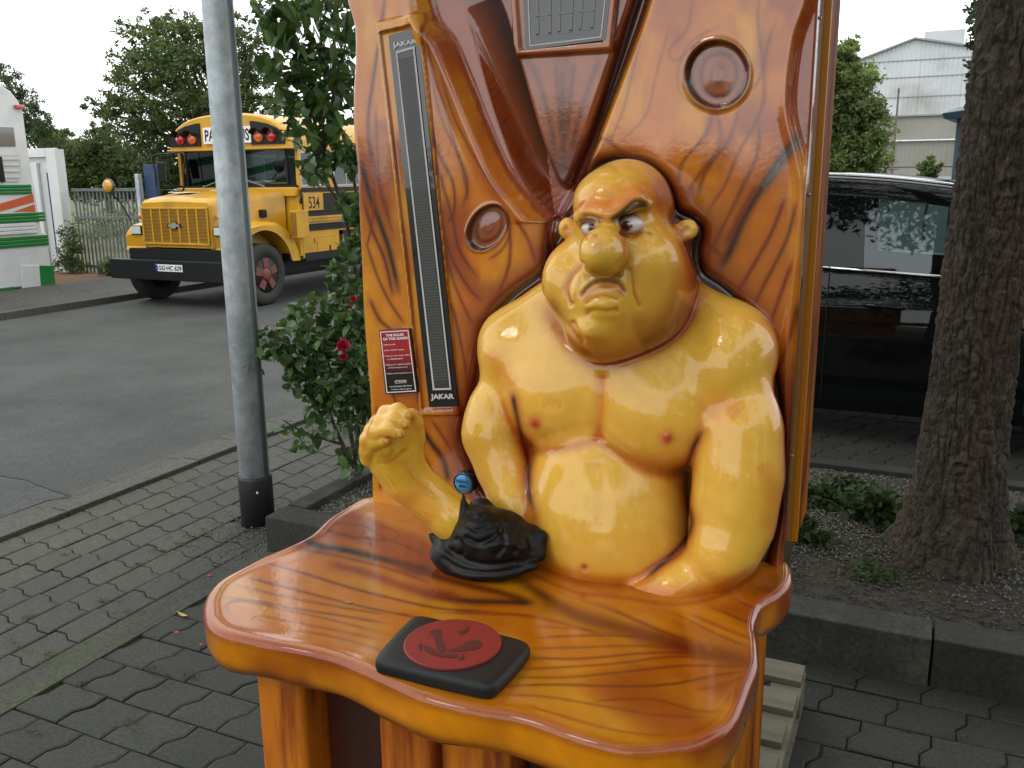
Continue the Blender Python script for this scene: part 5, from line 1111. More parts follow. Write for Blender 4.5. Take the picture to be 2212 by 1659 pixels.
# wheels
def wheel(x, y, s, r=.455, w_=.26, root=bus, rim='red'):
    c = (x, y, r)
    ty = MB().lathe([(r*.60, -w_/2), (r*.90, -w_/2), (r*.985, -w_*.38), (r, -w_*.2), (r, w_*.2), (r*.985, w_*.38), (r*.90, w_/2), (r*.60, w_/2), (r*.56, w_*.3), (r*.56, -w_*.3)], c, 'X', 36).ob('wheel', m_rub, root, smooth=True)
    MB().lathe([(r*.61, s*w_*.46), (r*.60, s*w_*.40), (r*.52, s*w_*.36), (r*.50, s*w_*.0), (r*.12, s*w_*.0)], c, 'X', 28).ob('rim', mat('dark_rim', (.016, .013, .012), rough=.6) if not bpy.data.materials.get('dark_rim') else bpy.data.materials['dark_rim'], ty, smooth=True)
    m_ = bpy.data.materials.get('faded_red_'+rim) or mat('faded_red_'+rim, (.17, .035, .03) if rim == 'red' else (.06, .06, .062), rough=.6, c2=(.13, .05, .03) if rim == 'red' else None)
    for k in range(5):
        a = 2*math.pi*k/5+.35; ca, sa = math.cos(a), math.sin(a); xs_ = x+s*w_*.30; q = []
        for rad, hw in ((.10, .05), (r*.52, .062)):
            for t in (-1, 1): q.append((rad, t*hw))
        v = [(xx, y+ca*rd-sa*t, r+sa*rd+ca*t) for xx in (xs_, xs_+s*.06) for rd, t in q]
        MB().add(v, [(0, 1, 3, 2), (4, 6, 7, 5), (0, 4, 5, 1), (1, 5, 7, 3), (3, 7, 6, 2), (2, 6, 4, 0)]).ob('spoke', m_, ty, bevel=.008)
    MB().lathe([(.10, s*w_*.2), (.10, s*w_*.5), (.06, s*w_*.58), (.001, s*w_*.6)], c, 'X', 16).ob('hub', m_, ty, smooth=True)
wheel(BX+1.03, 10.42, 1); wheel(BX-1.03, 10.42, -1); wheel(BX+1.0, 17.3, 1); wheel(BX-1.0, 17.3, -1)
# mirrors
def loop(ps, r, n=6): 
    q = cr(ps, 5, closed=True); q = [tuple(p) for p in q]+[tuple(q[0])]; return MB().tube(q, r, n, cap=False)
A, B_, Cc, D_ = onY(330, 338, 10.9), onY(398, 332, 10.9), onY(395, 412, 10.9), onY(340, 408, 10.9)
loop([A, (A+B_)/2+Vector((0, 0, .02)), B_, (B_+Cc)/2, Cc, (Cc+D_)/2, D_, (A+D_)/2], .014).tube([(BX-1.17, 11.2, 2.2), tuple(A)], .012, 6).tube([(BX-1.1, 11.15, 1.74), tuple(D_)], .012, 6).tube([tuple((A+B_)/2), tuple((Cc+D_)/2)], .008, 6).ob('mirror_bracket', m_bblk, bus, kind='stuff')
mp_ = onY(352, 372, 10.9); MB().box(mp_.x-.10, mp_.x+.06, 10.88, 10.92, mp_.z-.16, mp_.z+.16).ob('mirror', m_bblk, bus, bevel=.02)
cm = onY(235, 402, 9.35); MB().tube([tuple(onY(282, 475, 9.95)), tuple(onY(262, 440, 9.6)), tuple(cm-Vector((0, 0, .07)))], .011, 6).ob('mirror_arm', m_bblk, bus)
mo = MB().lathe([(.001, .06), (.07, .05), (.105, .01), (.11, -.01), (.10, -.015)], tuple(cm), 'Y', 20).ob('crossview_mirror', mat('mirror_shell', (.10, .10, .09), rough=.3, metal=.7), bus, smooth=True)
MB().lathe([(.095, 0), (.085, -.02), (.05, -.035), (.001, -.04)], tuple(cm+Vector((0, -.012, 0))), 'Y', 20).ob('mirror_glass', mat('yellow_bus_reflection', (.60, .30, .02), rough=.1, coat=1), mo, smooth=True)  # amber glass colour stands in for the yellow bus reflected in it
MB().tube([(BX+1.2, 11.27, 1.66), (BX+1.24, 11.24, 1.55), (BX+1.21, 11.26, 1.46)], .018, 6).ob('mirror_mount', m_bblk, bus)
MB().box(BX+1.0, BX+1.16, 10.98, 11.06, .60, .74).ob('step_pad', m_bblk, bus, bevel=.02)
# ---------------------------------------------------------------- second yellow bus far behind the first's roof line is not needed
# ================================================================== WHITE MOTORHOME AT THE LEFT EDGE
coach = empty('white_coach', (-14.9, 8.0, 0), 'white coach with green ribs and orange stripes, cut by the left edge', 'coach')
m_wh = mat('white_coach_paint', (.62, .64, .64), rough=.4, c2=(.54, .56, .56), nscale=3, coat=.3)
m_gn = mat('green_rib_paint', (.008, .17, .035), rough=.3, coat=.6); m_oc = mat('orange_stripe_paint', (.50, .10, .035), rough=.4)
cp = [(3.0, .33), (9.3, .33), (9.5, .10), (10.72, .10), (10.72, .95), (10.62, 1.0), (10.60, 1.6), (10.56, 2.4), (10.56, 2.95), (10.50, 3.12), (10.38, 3.26), (10.18, 3.37), (9.8, 3.45), (9.0, 3.5), (3.0, 3.5)]
MB().prism(cp, -16.0, -13.76, 'X').ob('coach_body', m_wh, coach, bevel=.03, seg=3)
MB().box(-15.9, -13.9, 3.2, 10.6, .1, .32).ob('underside', m_bblk, coach)
def onc(px, py, X=-13.75): p = onX(px, py, X); return p.y, p.z
def crib(y0_, y1_, ye, m, n=3, nm='green_rib'):
    z1_, z0_ = onc(ye, y0_)[1], onc(ye, y1_)[1]; Ye = onc(ye, (y0_+y1_)/2)[0]; h = (z1_-z0_)/n
    for k in range(n):
        zc_ = z0_+h*(k+.5); v = []
        MB().prism([(4.0, zc_-h*.46), (Ye, zc_-h*.46), (Ye, zc_+h*.46), (4.0, zc_+h*.46)], -13.758, -13.735, 'X').ob(nm, m, coach, bevel=.011, seg=3)
crib(398, 419, 68, m_gn); crib(457, 478, 97, m_gn); crib(480, 504, 78, m_wh, 3, 'white_rib'); crib(506, 529, 104, m_gn); crib(618, 639, 33, m_gn)
for pl in ([(0, 440), (72, 419), (74, 436), (0, 457)], [(30, 457), (75, 441), (77, 457)], [(0, 529), (38, 529), (0, 537)]):
    MB().prism([onc(a, b_) for a, b_ in pl], -13.7585, -13.753, 'X').ob('orange_stripe', m_oc, coach)
MB().prism([onc(44, 573), onc(84, 573), onc(90, 633), onc(48, 637)], -13.758, -13.735, 'X').ob('hatch', m_wh, coach, bevel=.008)
MB().prism([(onc(83, 573)[0], onc(83, 573)[1]), (10.74, onc(120, 573)[1]), (10.74, .06), (onc(88, 630)[0], .06)], -13.758, -13.730, 'X').ob('green_corner_panel', m_gn, coach, bevel=.01)
MB().prism([onc(-60, 273), onc(29, 275), onc(34, 316), onc(-60, 316)], -13.758, -13.745, 'X').ob('window', mat('grey_window', (.10, .12, .13), rough=.06, coat=1), coach, bevel=.004)
MB().prism([onc(-60, 334), onc(42, 334), onc(45, 365), onc(40, 393), onc(-60, 393)], -13.758, -13.748, 'X').ob('louvre_window', mat('louvre_white', (.45, .47, .46), rough=.5), coach)
for k in range(4):
    MB().prism([onc(-60, 340+13*k), onc(41, 340+13*k), onc(41, 345+13*k), onc(-60, 345+13*k)], -13.747, -13.735, 'X').ob('louvre', m_wh, coach)
MB().prism([onc(-60, 338), onc(2, 338), onc(10, 393), onc(-60, 393)], -13.733, -13.728, 'X').ob('dark_window', m_bblk, coach)
q = onX(42, 231, -13.75); MB().box(-13.75, -13.68, q.y-.10, q.y+.06, q.z-.03, q.z+.03).ob('marker_lamp', bpy.data.materials['lens_r'], coach, bevel=.015)
for y in (4.6, 8.9): wheel(-14.0, y, 1, .45, .25, coach, 'dark')
# ---- white shed behind
shed = empty('white_wall_panel', (-17, 12.8, 0), 'white framed wall panel with a door standing behind the coach', 'wall panel')
MB().box(-18.6, -15.74, 12.72, 12.86, 0, 2.45).ob('wall_panel', m_wh, shed)
for a, b_, c, d in ((-16.0, -15.72, .03, 2.47), (-16.42, -16.30, .03, 2.2)): MB().box(a, b_, 12.64, 12.718, c, d).ob('door_post', m_wh, shed, bevel=.01)
MB().box(-18.6, -16.002, 12.64, 12.718, 2.30, 2.47).ob('lintel', m_wh, shed, bevel=.01); MB().box(-16.29, -16.01, 12.70, 12.7195, .05, 2.1).ob('door', mat('shed_door', (.5, .52, .52), rough=.5), shed)
MB().box(-16.10, -16.06, 12.69, 12.6995, .4, 2.0).ob('door_seal', mat('purple_seal', (.05, .03, .16), rough=.6), shed)

# ---- gate, posts and chain-link fence
m_fs = mat('grey_fence_steel', (.16, .18, .18), rough=.6, metal=.3, c2=(.11, .12, .12), nscale=6)
gate = empty('bar_gate', (-14.7, 12.85, 0), 'grey steel bar gate between the coach and the yellow bus', 'gate')
zt_ = 1.66
for z in (.16, 1.12, zt_): MB().box(-15.62, -13.86, 12.82, 12.88, z-.03, z+.03).ob('rail', m_fs, gate, bevel=.004)
o0 = None
for k in range(17):
    x = -15.56+.103*k
    if o0 is None: o0 = MB().box(x-.015, x+.015, 12.84, 12.86, .02, zt_-.032).ob('bar', m_fs, gate, base=(x, 12.85, .8))
    else: c = o0.copy(); COL.objects.link(c); c.parent = gate; c.location = o0.location+Vector((.103*k, 0, 0)); c.rotation_euler = (0, rnd.uniform(-.008, .008), 0)
tag(MB().box(-13.84, -13.75, 12.8, 12.9, 0, 1.95).ob('gate_post', m_galv, bevel=.006), 'pale steel gate post beside the blue post', 'post')
tag(MB().box(-13.72, -13.44, 12.92, 13.02, 0, 2.12).ob('blue_post', mat('blue_post_paint', (.018, .045, .12), rough=.5), bevel=.01), 'thick dark blue post at the end of the bar gate', 'post')
fence = empty('chain_link_fence', (-13.35, 20, 0), 'chain-link fence with a pale top rail running behind the yellow bus', 'fence')
MB().tube([(-13.35, 13.2, 1.62), (-13.35, 34, 1.62)], .022, 8).ob('top_rail', m_galv, fence, smooth=True)
for k in range(9): MB().tube([(-13.35, 13.3+2.5*k, 0), (-13.35, 13.3+2.5*k, 1.66)], .028, 8).ob('fence_post', m_galv, fence, smooth=True)
wr = MB(); d = .09
for k in range(-18, 232):
    y = 13.2+d*k; a = max(13.2, y); b_ = min(y+1.6, 34)
    if a < b_:
        wr.tube([(-13.35, a, a-y), (-13.35, b_, b_-y)], .0035, 3, cap=False); wr.tube([(-13.345, a, 1.6-(a-y)), (-13.345, b_, 1.6-(b_-y))], .0035, 3, cap=False)
wr.ob('wire_mesh', m_fs, fence, kind='stuff', fix=False)
# ================================================================== DARK CAR ON THE RIGHT
car = empty('parked_car', (.35, 7.2, 0), 'shiny black people carrier parked behind the thick tree trunk', 'car')
m_car = mat('black_car_paint', (.004, .005, .005), rough=.25, coat=.8, coatr=.015, spec=0)
m_chr = mat('bright_trim', (.75, .77, .78), rough=.12, metal=1.0)
m_cg = glassmat('car_glass', (.60, .68, .68), 1.3)
CYN, CYF = 6.30, 8.06; XR_, XF_ = -2.95, 1.75
beltz = lambda x: 1.155+(-x+.1)*.052
roofp = lambda x: 1.80-.035*(x+.9)**2*(2.2 if x > -.9 else .4)-(.45*(x-.75)**1.6 if x > .75 else 0)
# lower body side: stations along x with vertical section points
def side_section(x, s):
    """outer skin from sill to belt; s=-1 near side, +1 far side"""
    yb = CYN if s < 0 else CYF; b = beltz(x); e = .10*max(0, (abs(x-(-.6))-1.75)/.6)**2
    pts = [(.04, .22), (.005, .30), (0, .45), (-.012, .70), (-.02, .92), (-.004, .965), (.012, 1.0), (.030, b-.05), (.045, b)]
    return [(x, yb-s*(o+e) if s > 0 else yb+(o+e), z) for o, z in pts]
xs_ = np.linspace(XR_, XF_, 44)
def arch(x, z):
    for cx in (-2.15, .98):
        if math.hypot(x-cx, z-.34) < .37: return True
    return False
for s in (-1, 1):
    G = [side_section(x, s) for x in xs_]; v = [p for g in G for p in g]; n = 9; f = []
    for i in range(43):
        for j in range(8):
            cx = (xs_[i]+xs_[i+1])/2; cz = (G[i][j][2]+G[i][j+1][2])/2
            if not arch(cx, cz): f.append((i*n+j, i*n+j+1, (i+1)*n+j+1, (i+1)*n+j))
    MB().add(v, f).ob('body_side', m_car, car, smooth=True)
MB().box(XR_+.05, XF_-.05, CYN+.05, CYF-.05, .24, .40).ob('floor_pan', m_bblk, car)
MB().hexa([(.95, CYN+.06, .4), (XF_+.05, CYN+.2, .4), (XF_+.05, CYF-.2, .4), (.95, CYF-.06, .4), (.9, CYN+.06, 1.12), (XF_-.05, CYN+.2, .86), (XF_-.05, CYF-.2, .86), (.9, CYF-.06, 1.12)]).ob('bonnet', m_car, car, bevel=.05, seg=3)
MB().box(XR_-.04, XR_+.06, CYN+.12, CYF-.12, .35, 1.15).ob('tailgate', m_car, car, bevel=.04)
rf = []
for x in np.linspace(-2.75, .95, 26):
    z = roofp(x); rf.append([(x, CYN+.135, z-.135), (x, CYN+.150, z-.060), (x, CYN+.20, z-.018), (x, CYN+.40, z+.015), (x, (CYN+CYF)/2, z+.03), (x, CYF-.40, z+.015), (x, CYF-.20, z-.018), (x, CYF-.150, z-.060), (x, CYF-.135, z-.135)])
MB().sheet(rf).ob('roof', m_car, car, smooth=True)
q = MB().tube([(x, CYN+.22, roofp(x)+.004) for x in np.linspace(-2.5, .9, 24)], .010, 8).ob('roof_rail', m_chr, car, smooth=True)
MB().box(-2.7, .9, CYN+.2, CYF-.2, roofp(-.9)-.12, roofp(-.9)-.10).ob('headlining', m_int, car)
def panepts(x0b, x1b, x0t, x1t, s=-1):
    yb = lambda z, x: (CYN+.045+.10*(z-beltz(x))/.50) if s < 0 else (CYF-.045-.10*(z-beltz(x))/.50)
    r = []
    for x, top_ in ((x0b, 0), (x1b, 0), (x1t, 1), (x0t, 1)):
        z = beltz(x)+.006 if not top_ else roofp(x)-.125; r.append((x, yb(z, x), z))
    return r
for s in (-1, 1):
    yy = .004*s
    for x0b, x1b, x0t, x1t in ((-2.62, -1.62, -2.45, -1.62), (-1.54, -.66, -1.54, -.70), (-.385, .60, -.415, .28)):
        P = panepts(x0b, x1b, x0t, x1t, s); mk('side_window', P+[(a, b_+yy, c) for a, b_, c in P], [(0, 1, 2, 3), (7, 6, 5, 4), (0, 4, 5, 1), (1, 5, 6, 2), (2, 6, 7, 3), (3, 7, 4, 0)], m_cg, car)
    for x0b, x1b, x0t, x1t in ((-1.62, -1.54, -1.62, -1.54), (-.66, -.385, -.70, -.415), (.60, .98, .28, .36)):
        P = panepts(x0b, x1b, x0t, x1t, s); mk('door_pillar', [(a, b_+yy*2, c) for a, b_, c in P]+[(a, b_-s*.05, c) for a, b_, c in P], [(0, 1, 2, 3), (7, 6, 5, 4), (0, 4, 5, 1), (1, 5, 6, 2), (2, 6, 7, 3), (3, 7, 4, 0)], m_car, car)
    tr_ = MB(); ys_ = (CYN+.020 if s < 0 else CYF-.020)
    tr_.tube([(x, ys_, beltz(x)+.002) for x in np.linspace(-2.7, -.60, 8)], .011, 6).tube([(x, ys_, beltz(x)+.002) for x in np.linspace(-.593, 1.0, 8)], .011, 6).ob('belt_trim', m_chr, car, smooth=True, kind='stuff')
    for xg in (-.597, .62, -1.6):
        MB().tube([(xg, (CYN-.004 if s < 0 else CYF+.004), .3), (xg, (CYN-.022 if s < 0 else CYF+.022), .92), (xg-.0, (CYN+.030 if s < 0 else CYF-.030), beltz(xg)-.03)], .004, 4).ob('door_gap', m_bblk, car)
    P = panepts(-.64, -.60, -.68, -.655, s); MB().tube([P[0], P[3]], .006, 5).ob('window_seal', mat('rubber_seal', (.04, .04, .04), rough=.5) if not bpy.data.materials.get('rubber_seal') else bpy.data.materials['rubber_seal'], car)
MB().hexa([(.62, CYN+.2, 1.13), (1.15, CYN+.3, 1.08), (1.15, CYF-.3, 1.08), (.62, CYF-.2, 1.13), (.60, CYN+.2, 1.15), (1.16, CYN+.3, 1.10), (1.16, CYF-.3, 1.10), (.60, CYF-.2, 1.15)]).ob('dashboard', m_int, car)
P = [(1.05, CYN+.16, 1.10), (1.05, CYF-.16, 1.10), (.36, CYF-.24, 1.68), (.36, CYN+.24, 1.68)]; mk('windscreen', P+[(a+.004, b_, c+.004) for a, b_, c in P], [(3, 2, 1, 0), (4, 5, 6, 7), (0, 1, 5, 4), (1, 2, 6, 5), (2, 3, 7, 6), (3, 0, 4, 7)], m_cg, car)
for y in (CYN+.42, CYF-.42):
    so2 = MB().box(-.62, -.47, y-.22, y+.22, .5, 1.30).ob('car_seat', m_int, car, bevel=.05, seg=3); MB().box(-.58, -.50, y-.12, y+.12, 1.33, 1.52).ob('headrest', m_int, so2, bevel=.03, seg=3)
    MB().box(-1.66, -1.52, y-.26, y+.26, .5, 1.28).ob('car_seat', m_int, car, bevel=.05, seg=3)
h0, h1 = onY(1878, 660, 6.27), onY(1950, 667, 6.27)
MB().lathe([(.001, -.001), (.052, .0), (.060, .006), (.056, .010), (.001, .012)], ((h0.x*.35+h1.x*.65), CYN-.028, h0.z-.004), 'Y', 20).ob('handle_recess', m_bblk, car, smooth=True)
MB().tube([(h0.x-.04, CYN-.035, h0.z+.004), (h0.x+.03, CYN-.055, h0.z+.004), (h1.x-.02, CYN-.055, h1.z+.006), (h1.x+.01, CYN-.035, h1.z+.004)], [.010, .014, .014, .010], 8).ob('door_handle', m_car, car, smooth=True)
MB().hexa([(.50, CYN-.18, 1.14), (.66, CYN-.16, 1.14), (.66, CYN+.02, 1.14), (.52, CYN+.02, 1.14), (.52, CYN-.18, 1.30), (.64, CYN-.16, 1.30), (.64, CYN+.02, 1.27), (.54, CYN+.02, 1.27)]).ob('wing_mirror', m_car, car, bevel=.03, seg=3)
for x in (-2.15, .98):
    for y, s in ((CYN+.12, -1), (CYF-.12, 1)):
        c = (x, y, .33); ty = MB().lathe([(.20, -.10), (.30, -.11), (.33, -.07), (.33, .07), (.30, .11), (.20, .10)], c, 'Y', 28).ob('wheel', m_rub, car, smooth=True)
        MB().lathe([(.205, s*.10), (.19, s*.08), (.06, s*.085), (.001, s*.09)], c, 'Y', 20).ob('rim', mat('car_rim', (.25, .26, .27), rough=.35, metal=.8) if not bpy.data.materials.get('car_rim') else bpy.data.materials['car_rim'], ty, smooth=True)
# ================================================================== WORKS HALL
hall = empty('works_hall', (-2, 78, 0), 'large pale grey sheet-clad works hall with a shallow gable', 'building')
m_sh = mat('hall_cladding', (.50, .53, .54), rough=.6, c2=(.43, .46, .47), nscale=.5, rndv=.05, c3=(.28, .28, .25), n3=.25)
HX0, HX1, HY = -9.5, 6.2, 70.0; RX = -2.14
def hz(x): return 10.75-.34*abs(x-RX)*(1 if x < RX else .62)
rows = [1.05, 2.6, 4.05, 5.62, 6.95, 8.25, 9.35]
cw = .28; me_cache = {}
def corr_panel(x0, x1, z0_, z1f):
    b_ = MB(); n = int((x1-x0)/cw); g0 = []; 
    xs2 = np.linspace(x0, x1, n*2+1); grid = []
    for i, x in enumerate(xs2):
        o = .05 if i % 2 else 0; grid.append([(x, HY-o, z0_), (x, HY-o, z1f(x) if callable(z1f) else z1f)])
    return b_.sheet(grid)
for r_ in range(1, len(rows)-1):
    for k in range(6):
        a = HX0+(HX1-HX0)*k/6; b_ = HX0+(HX1-HX0)*(k+1)/6
        t = (lambda x, zz=rows[r_+1]: min(zz, hz(x)-.12))
        if min(hz(a), hz(b_)) > rows[r_]+.2: corr_panel(a+.01, b_-.01, rows[r_]+.02, t).ob('cladding_panel', m_sh, hall, fix=False)
corr_panel(-5.6, 4.0, rows[-1]+.02, lambda x: max(rows[-1]+.03, hz(x)-.12)).ob('gable_cladding', m_sh, hall, fix=False)
for z in rows[2:]: MB().box(max(HX0, RX-(10.7-z)/.34), HX1, HY-.07, HY-.01, z-.03, z+.02).ob('sheet_joint', mat('joint_grey', (.22, .24, .25), rough=.7) if not bpy.data.materials.get('joint_grey') else bpy.data.materials['joint_grey'], hall)
MB().prism([(HX0, 0), (HX1, 0), (HX1, hz(HX1)), (RX, 10.75), (HX0, hz(HX0))], HY+.02, 110).ob('hall_body', m_sh, hall)
for a, b_ in ((HX0, RX), (RX, HX1)): MB().hexa([(a, HY-.25, hz(a)-.06), (b_, HY-.25, hz(b_)-.06), (b_, 110, hz(b_)-.06), (a, 110, hz(a)-.06), (a, HY-.25, hz(a)+.06), (b_, HY-.25, hz(b_)+.06), (b_, 110, hz(b_)+.06), (a, 110, hz(a)+.06)]).ob('roof', mat('roof_edge', (.24, .25, .25), rough=.7) if a == HX0 else bpy.data.materials['roof_edge'], hall)
MB().box(-1.6, .9, HY+1.5, HY+4, 10.2, 11.35).ob('roof_vent', m_sh, hall, bevel=.03)
m_beg = mat('annex_cladding', (.25, .245, .215), rough=.7, c2=(.21, .205, .18), nscale=.8, rndv=.04)
annex = MB().box(-8, 6.2, 67.5, 69.85, 0, 5.5).ob('annex', m_beg, hall)
MB().box(-8, 6.2, 67.3, 69.88, 5.51, 5.62).ob('annex_roof', bpy.data.materials['roof_edge'], annex)
q = MB(); 
def cp2(z0_, z1_, y):
    g = []
    for i in range(101): g.append([(-7.9+.14*i, y-(.05 if i % 2 else 0), z0_), (-7.9+.14*i, y-(.05 if i % 2 else 0), z1_)])
    return MB().sheet(g)
cp2(.05, 2.2, 67.4).ob('annex_sheet', m_beg, annex, fix=False); cp2(2.25, 3.9, 67.35).ob('annex_sheet', m_beg, annex, fix=False)
MB().box(-8, 6.2, 67.1, 67.3, 3.92, 4.0).ob('gutter', m_white, annex); MB().box(-3.6, -3.3, 67.05, 67.25, 3.7, 3.9).ob('gutter_box', bpy.data.materials['roof_edge'], annex)
MB().box(-2.1, 1.6, 67.2, 67.3, .05, 1.6).ob('loading_door', mat('loading_door', (.36, .37, .36), rough=.7), annex)
tag(MB().tube([(-1.66, 40, 0), (-1.66, 40, 4.95)], [.05, .035], 8).box(-1.70, -1.62, 39.95, 40.05, 4.95, 5.08).box(-1.85, -1.42, 39.97, 40.03, 1.95, 1.99).ob('thin_mast', mat('mast_brown', (.14, .10, .08), rough=.7)), 'thin dark mast standing in front of the works hall', 'mast')
can = empty('blue_canopy', (.6, 16.5, 0), 'dark blue flat-topped shelter on a post, right of the hall', 'shelter')
m_bl = mat('canopy_blue', (.028, .060, .085), rough=.5)
MB().hexa([(.02, 15.9, 2.62), (1.9, 15.9, 2.62), (1.9, 18.2, 2.62), (.30, 18.2, 2.62), (-.02, 15.8, 2.70), (1.9, 15.8, 2.94), (1.9, 18.3, 2.94), (.2, 18.3, 2.94)]).ob('canopy_roof', m_bl, can, bevel=.02)
p = onY(2073, 270, 16.2); 
for x, y in ((p.x, 16.2), (1.7, 16.2), (1.7, 18)): MB().box(x-.045, x+.045, y-.045, y+.045, 0, 2.618).ob('canopy_post', m_bl, can, bevel=.005)
# ---- pallet under the machine
pal = empty('wooden_pallet', (-.8, 2.0, 0), 'weathered grey wooden pallet under the arm wrestling machine', 'pallet')
m_pw = mat('weathered_pine', (.16, .145, .10), rough=.8, c2=(.10, .09, .06), nscale=5, stretch=(.6, 8, 8), rndv=.12, bump=.3, bscale=40)
o0 = None
for k in range(9):
    y = 1.43+.1838*k
    if o0 is None: o0 = MB().box(-1.35, -.272, y-.058, y+.058, .122, .144).ob('deck_board', m_pw, pal, base=(-.75, y, .13), bevel=.003)
    else: c = o0.copy(); COL.objects.link(c); c.parent = pal; c.location = o0.location+Vector((rnd.uniform(-.006, .006), .1838*k, 0))
for x in (-1.28, -.80, -.315):
    MB().box(x-.05, x+.05, 1.375, 2.95, .100, .121).ob('stringer', m_pw, pal); MB().box(x-.05, x+.05, 1.375, 2.95, .0, .020).ob('bottom_board', m_pw, pal)
    for y in (1.44, 2.16, 2.88): MB().box(x-.05, x+.05, y-.06, y+.06, .021, .099).ob('block', m_pw, pal)
# ================================================================== VEGETATION
m_leaf = leafmat('tree_leaf', .42, .5); m_leafn = leafmat('rose_leaf', .32, .36)
m_bark = mat('grey_brown_bark', (.10, .085, .062), rough=.95, c2=(.055, .045, .034), nscale=6, stretch=(2, 2, .5), bump=.8, bscale=30, bdist=.02)
def leafcloud(name, clumps, n, size, c0, c1, parent, seed=0, aspect=.45, droop=.25, m=None, kind=None, thin=0.0, flat=.8):
    r = np.random.RandomState(seed); vol = np.array([q[1][0]*q[1][1]*q[1][2] for q in clumps])**.72; cnt = np.maximum((n*vol/vol.sum()).astype(int), 8); P = []; S = []; K = []
    for (c, rad), k in zip(clumps, cnt):
        sub = max(4, int(k/22)); d = r.normal(size=(sub, 3)); d /= np.linalg.norm(d, axis=1)[:, None]; sc = np.array(c)+d*np.array(rad)*r.uniform(.2, 1.32, (sub, 1))**.8
        w_ = r.randint(0, sub, k); p = sc[w_]+r.normal(size=(k, 3))*np.array(rad)*(.13 if min(rad) > .3 else .22); P.append(p); K.append(np.repeat(r.uniform(.7, 1.25), k)*(.8+.4*r.uniform(size=sub))[w_])
    P = np.concatenate(P); K = np.concatenate(K); n = len(P)
    d = r.normal(size=(n, 3)); d[:, 2] = d[:, 2]*flat-droop; d /= np.linalg.norm(d, axis=1)[:, None]; u = r.normal(size=(n, 3)); u = np.cross(d, u); u /= np.linalg.norm(u, axis=1)[:, None]
    s = size*r.uniform(.6, 1.35, n)[:, None]
    V = np.stack([P-d*s*.5, P+u*s*aspect*.5-d*s*.05, P+d*s*.5, P-u*s*aspect*.5-d*s*.05], 1).reshape(-1, 3); F = np.arange(n*4).reshape(-1, 4)
    t = r.uniform(0, 1, n)[:, None]; C_ = (np.array(c0)*(1-t)+np.array(c1)*t)*K[:, None]
    return mk(name, V, F, m or m_leaf, parent, col=np.repeat(C_, 4, 0), kind=kind)
DG0, DG1 = (.050, .082, .024), (.100, .145, .040)
MG0, MG1 = (.065, .110, .028), (.125, .180, .050)
def S_clumps(lst, Y, dy=1.3):
    out = []
    for px, py, r, *o in lst:
        p = onY(px, py, Y+(o[0] if o else 0)); q = r*fwd(p)/FPX; out.append(((p.x, p.y, p.z), (q, q*dy, q*.85)))
    return out
def tree(name, label, lst, Y, base, rt, n, size, c0, c1, seed, group=None, cat='tree', droop=.25, aspect=.45, nb=None):
    root = empty(name, (base[0], base[1], 0), label, cat, group); cl = S_clumps(lst, Y) if not isinstance(lst[0][1], tuple) else lst
    r = random.Random(seed); top = max(c[0][2] for c in cl); bz = min(c[0][2] for c in cl)
    tr = MB(); h = bz+(top-bz)*.5; pts = []
    cx = sum(c[0][0] for c in cl)/len(cl); cy = sum(c[0][1] for c in cl)/len(cl)
    for k in range(7): t = k/6; pts.append((base[0]+(cx-base[0])*t**2+r.uniform(-.1, .1)*rt*4*(k > 0), base[1]+(cy-base[1])*t**2, h*t-.05))
    tr.tube(pts, [rt*(1.25-.9*k/6) for k in range(7)], 12)
    to = tr.ob('trunk', m_bark, root, smooth=True, fix=False)
    for (c, rad) in cl:
        t = r.uniform(.35, .85); k = int(t*6); p0 = Vector(pts[k]); p1 = Vector(c); 
        if (p1-p0).length < .3: continue
        m1 = p0.lerp(p1, .5)+Vector((r.uniform(-.2, .2), r.uniform(-.2, .2), r.uniform(0, .3)))*rad[0]
        b_ = MB().tube([p0, m1, p1], [rt*.38, rt*.22, rt*.09], 7)
        for q in range(4):
            e = p1+Vector((r.uniform(-1, 1)*rad[0], r.uniform(-1, 1)*rad[1], r.uniform(-.6, 1)*rad[2]))*.8; b_.tube([m1.lerp(p1, r.uniform(.3, 1)), (p1+e)/2+Vector((0, 0, .1*rad[2])), e], [rt*.12, rt*.07, rt*.03], 5)
        b_.ob('branch', m_bark, root, smooth=True, fix=False)
    leafcloud('crown', cl, n, size, c0, c1, root, seed, droop=droop, aspect=aspect); return root
# tall tree behind the bus: separate lumps of foliage with sky between them
T1 = [(300, 70, 32), (340, 50, 30), (385, 52, 34), (290, 120, 40), (345, 110, 50), (400, 100, 48), (430, 60, 30), (260, 165, 26), (320, 175, 52), (385, 165, 52), (440, 140, 46), (500, 60, 38), (535, 100, 40), (490, 130, 46), (550, 160, 38),
      (240, 215, 32), (290, 225, 44), (350, 225, 48), (420, 215, 50), (480, 205, 46), (540, 215, 42), (600, 225, 40), (215, 245, 26), (270, 275, 42), (330, 280, 44), (395, 275, 40), (455, 265, 40), (640, 260, 40), (590, 280, 40), (520, 280, 40), (300, 320, 42), (360, 335, 44), (420, 330, 34)]
tree('tall_tree', 'tall broad dark tree with ragged crown right behind the yellow bus', T1, 24, (-21.5, 24.6), .28, 34000, .15, DG0, DG1, 3, 'trees behind the fence')
tree('bushy_tree', 'low rounded dark green tree between the white wall panel and the tall tree', [(150, 335, 36), (195, 330, 38), (235, 330, 40), (170, 370, 44), (225, 370, 46), (275, 360, 44), (140, 395, 36), (200, 400, 40), (260, 400, 40), (310, 385, 40), (215, 285, 22), (300, 400, 34)], 26, (-24.5, 26.3), .16, 30000, .15, DG0, DG1, 4, 'trees behind the fence')
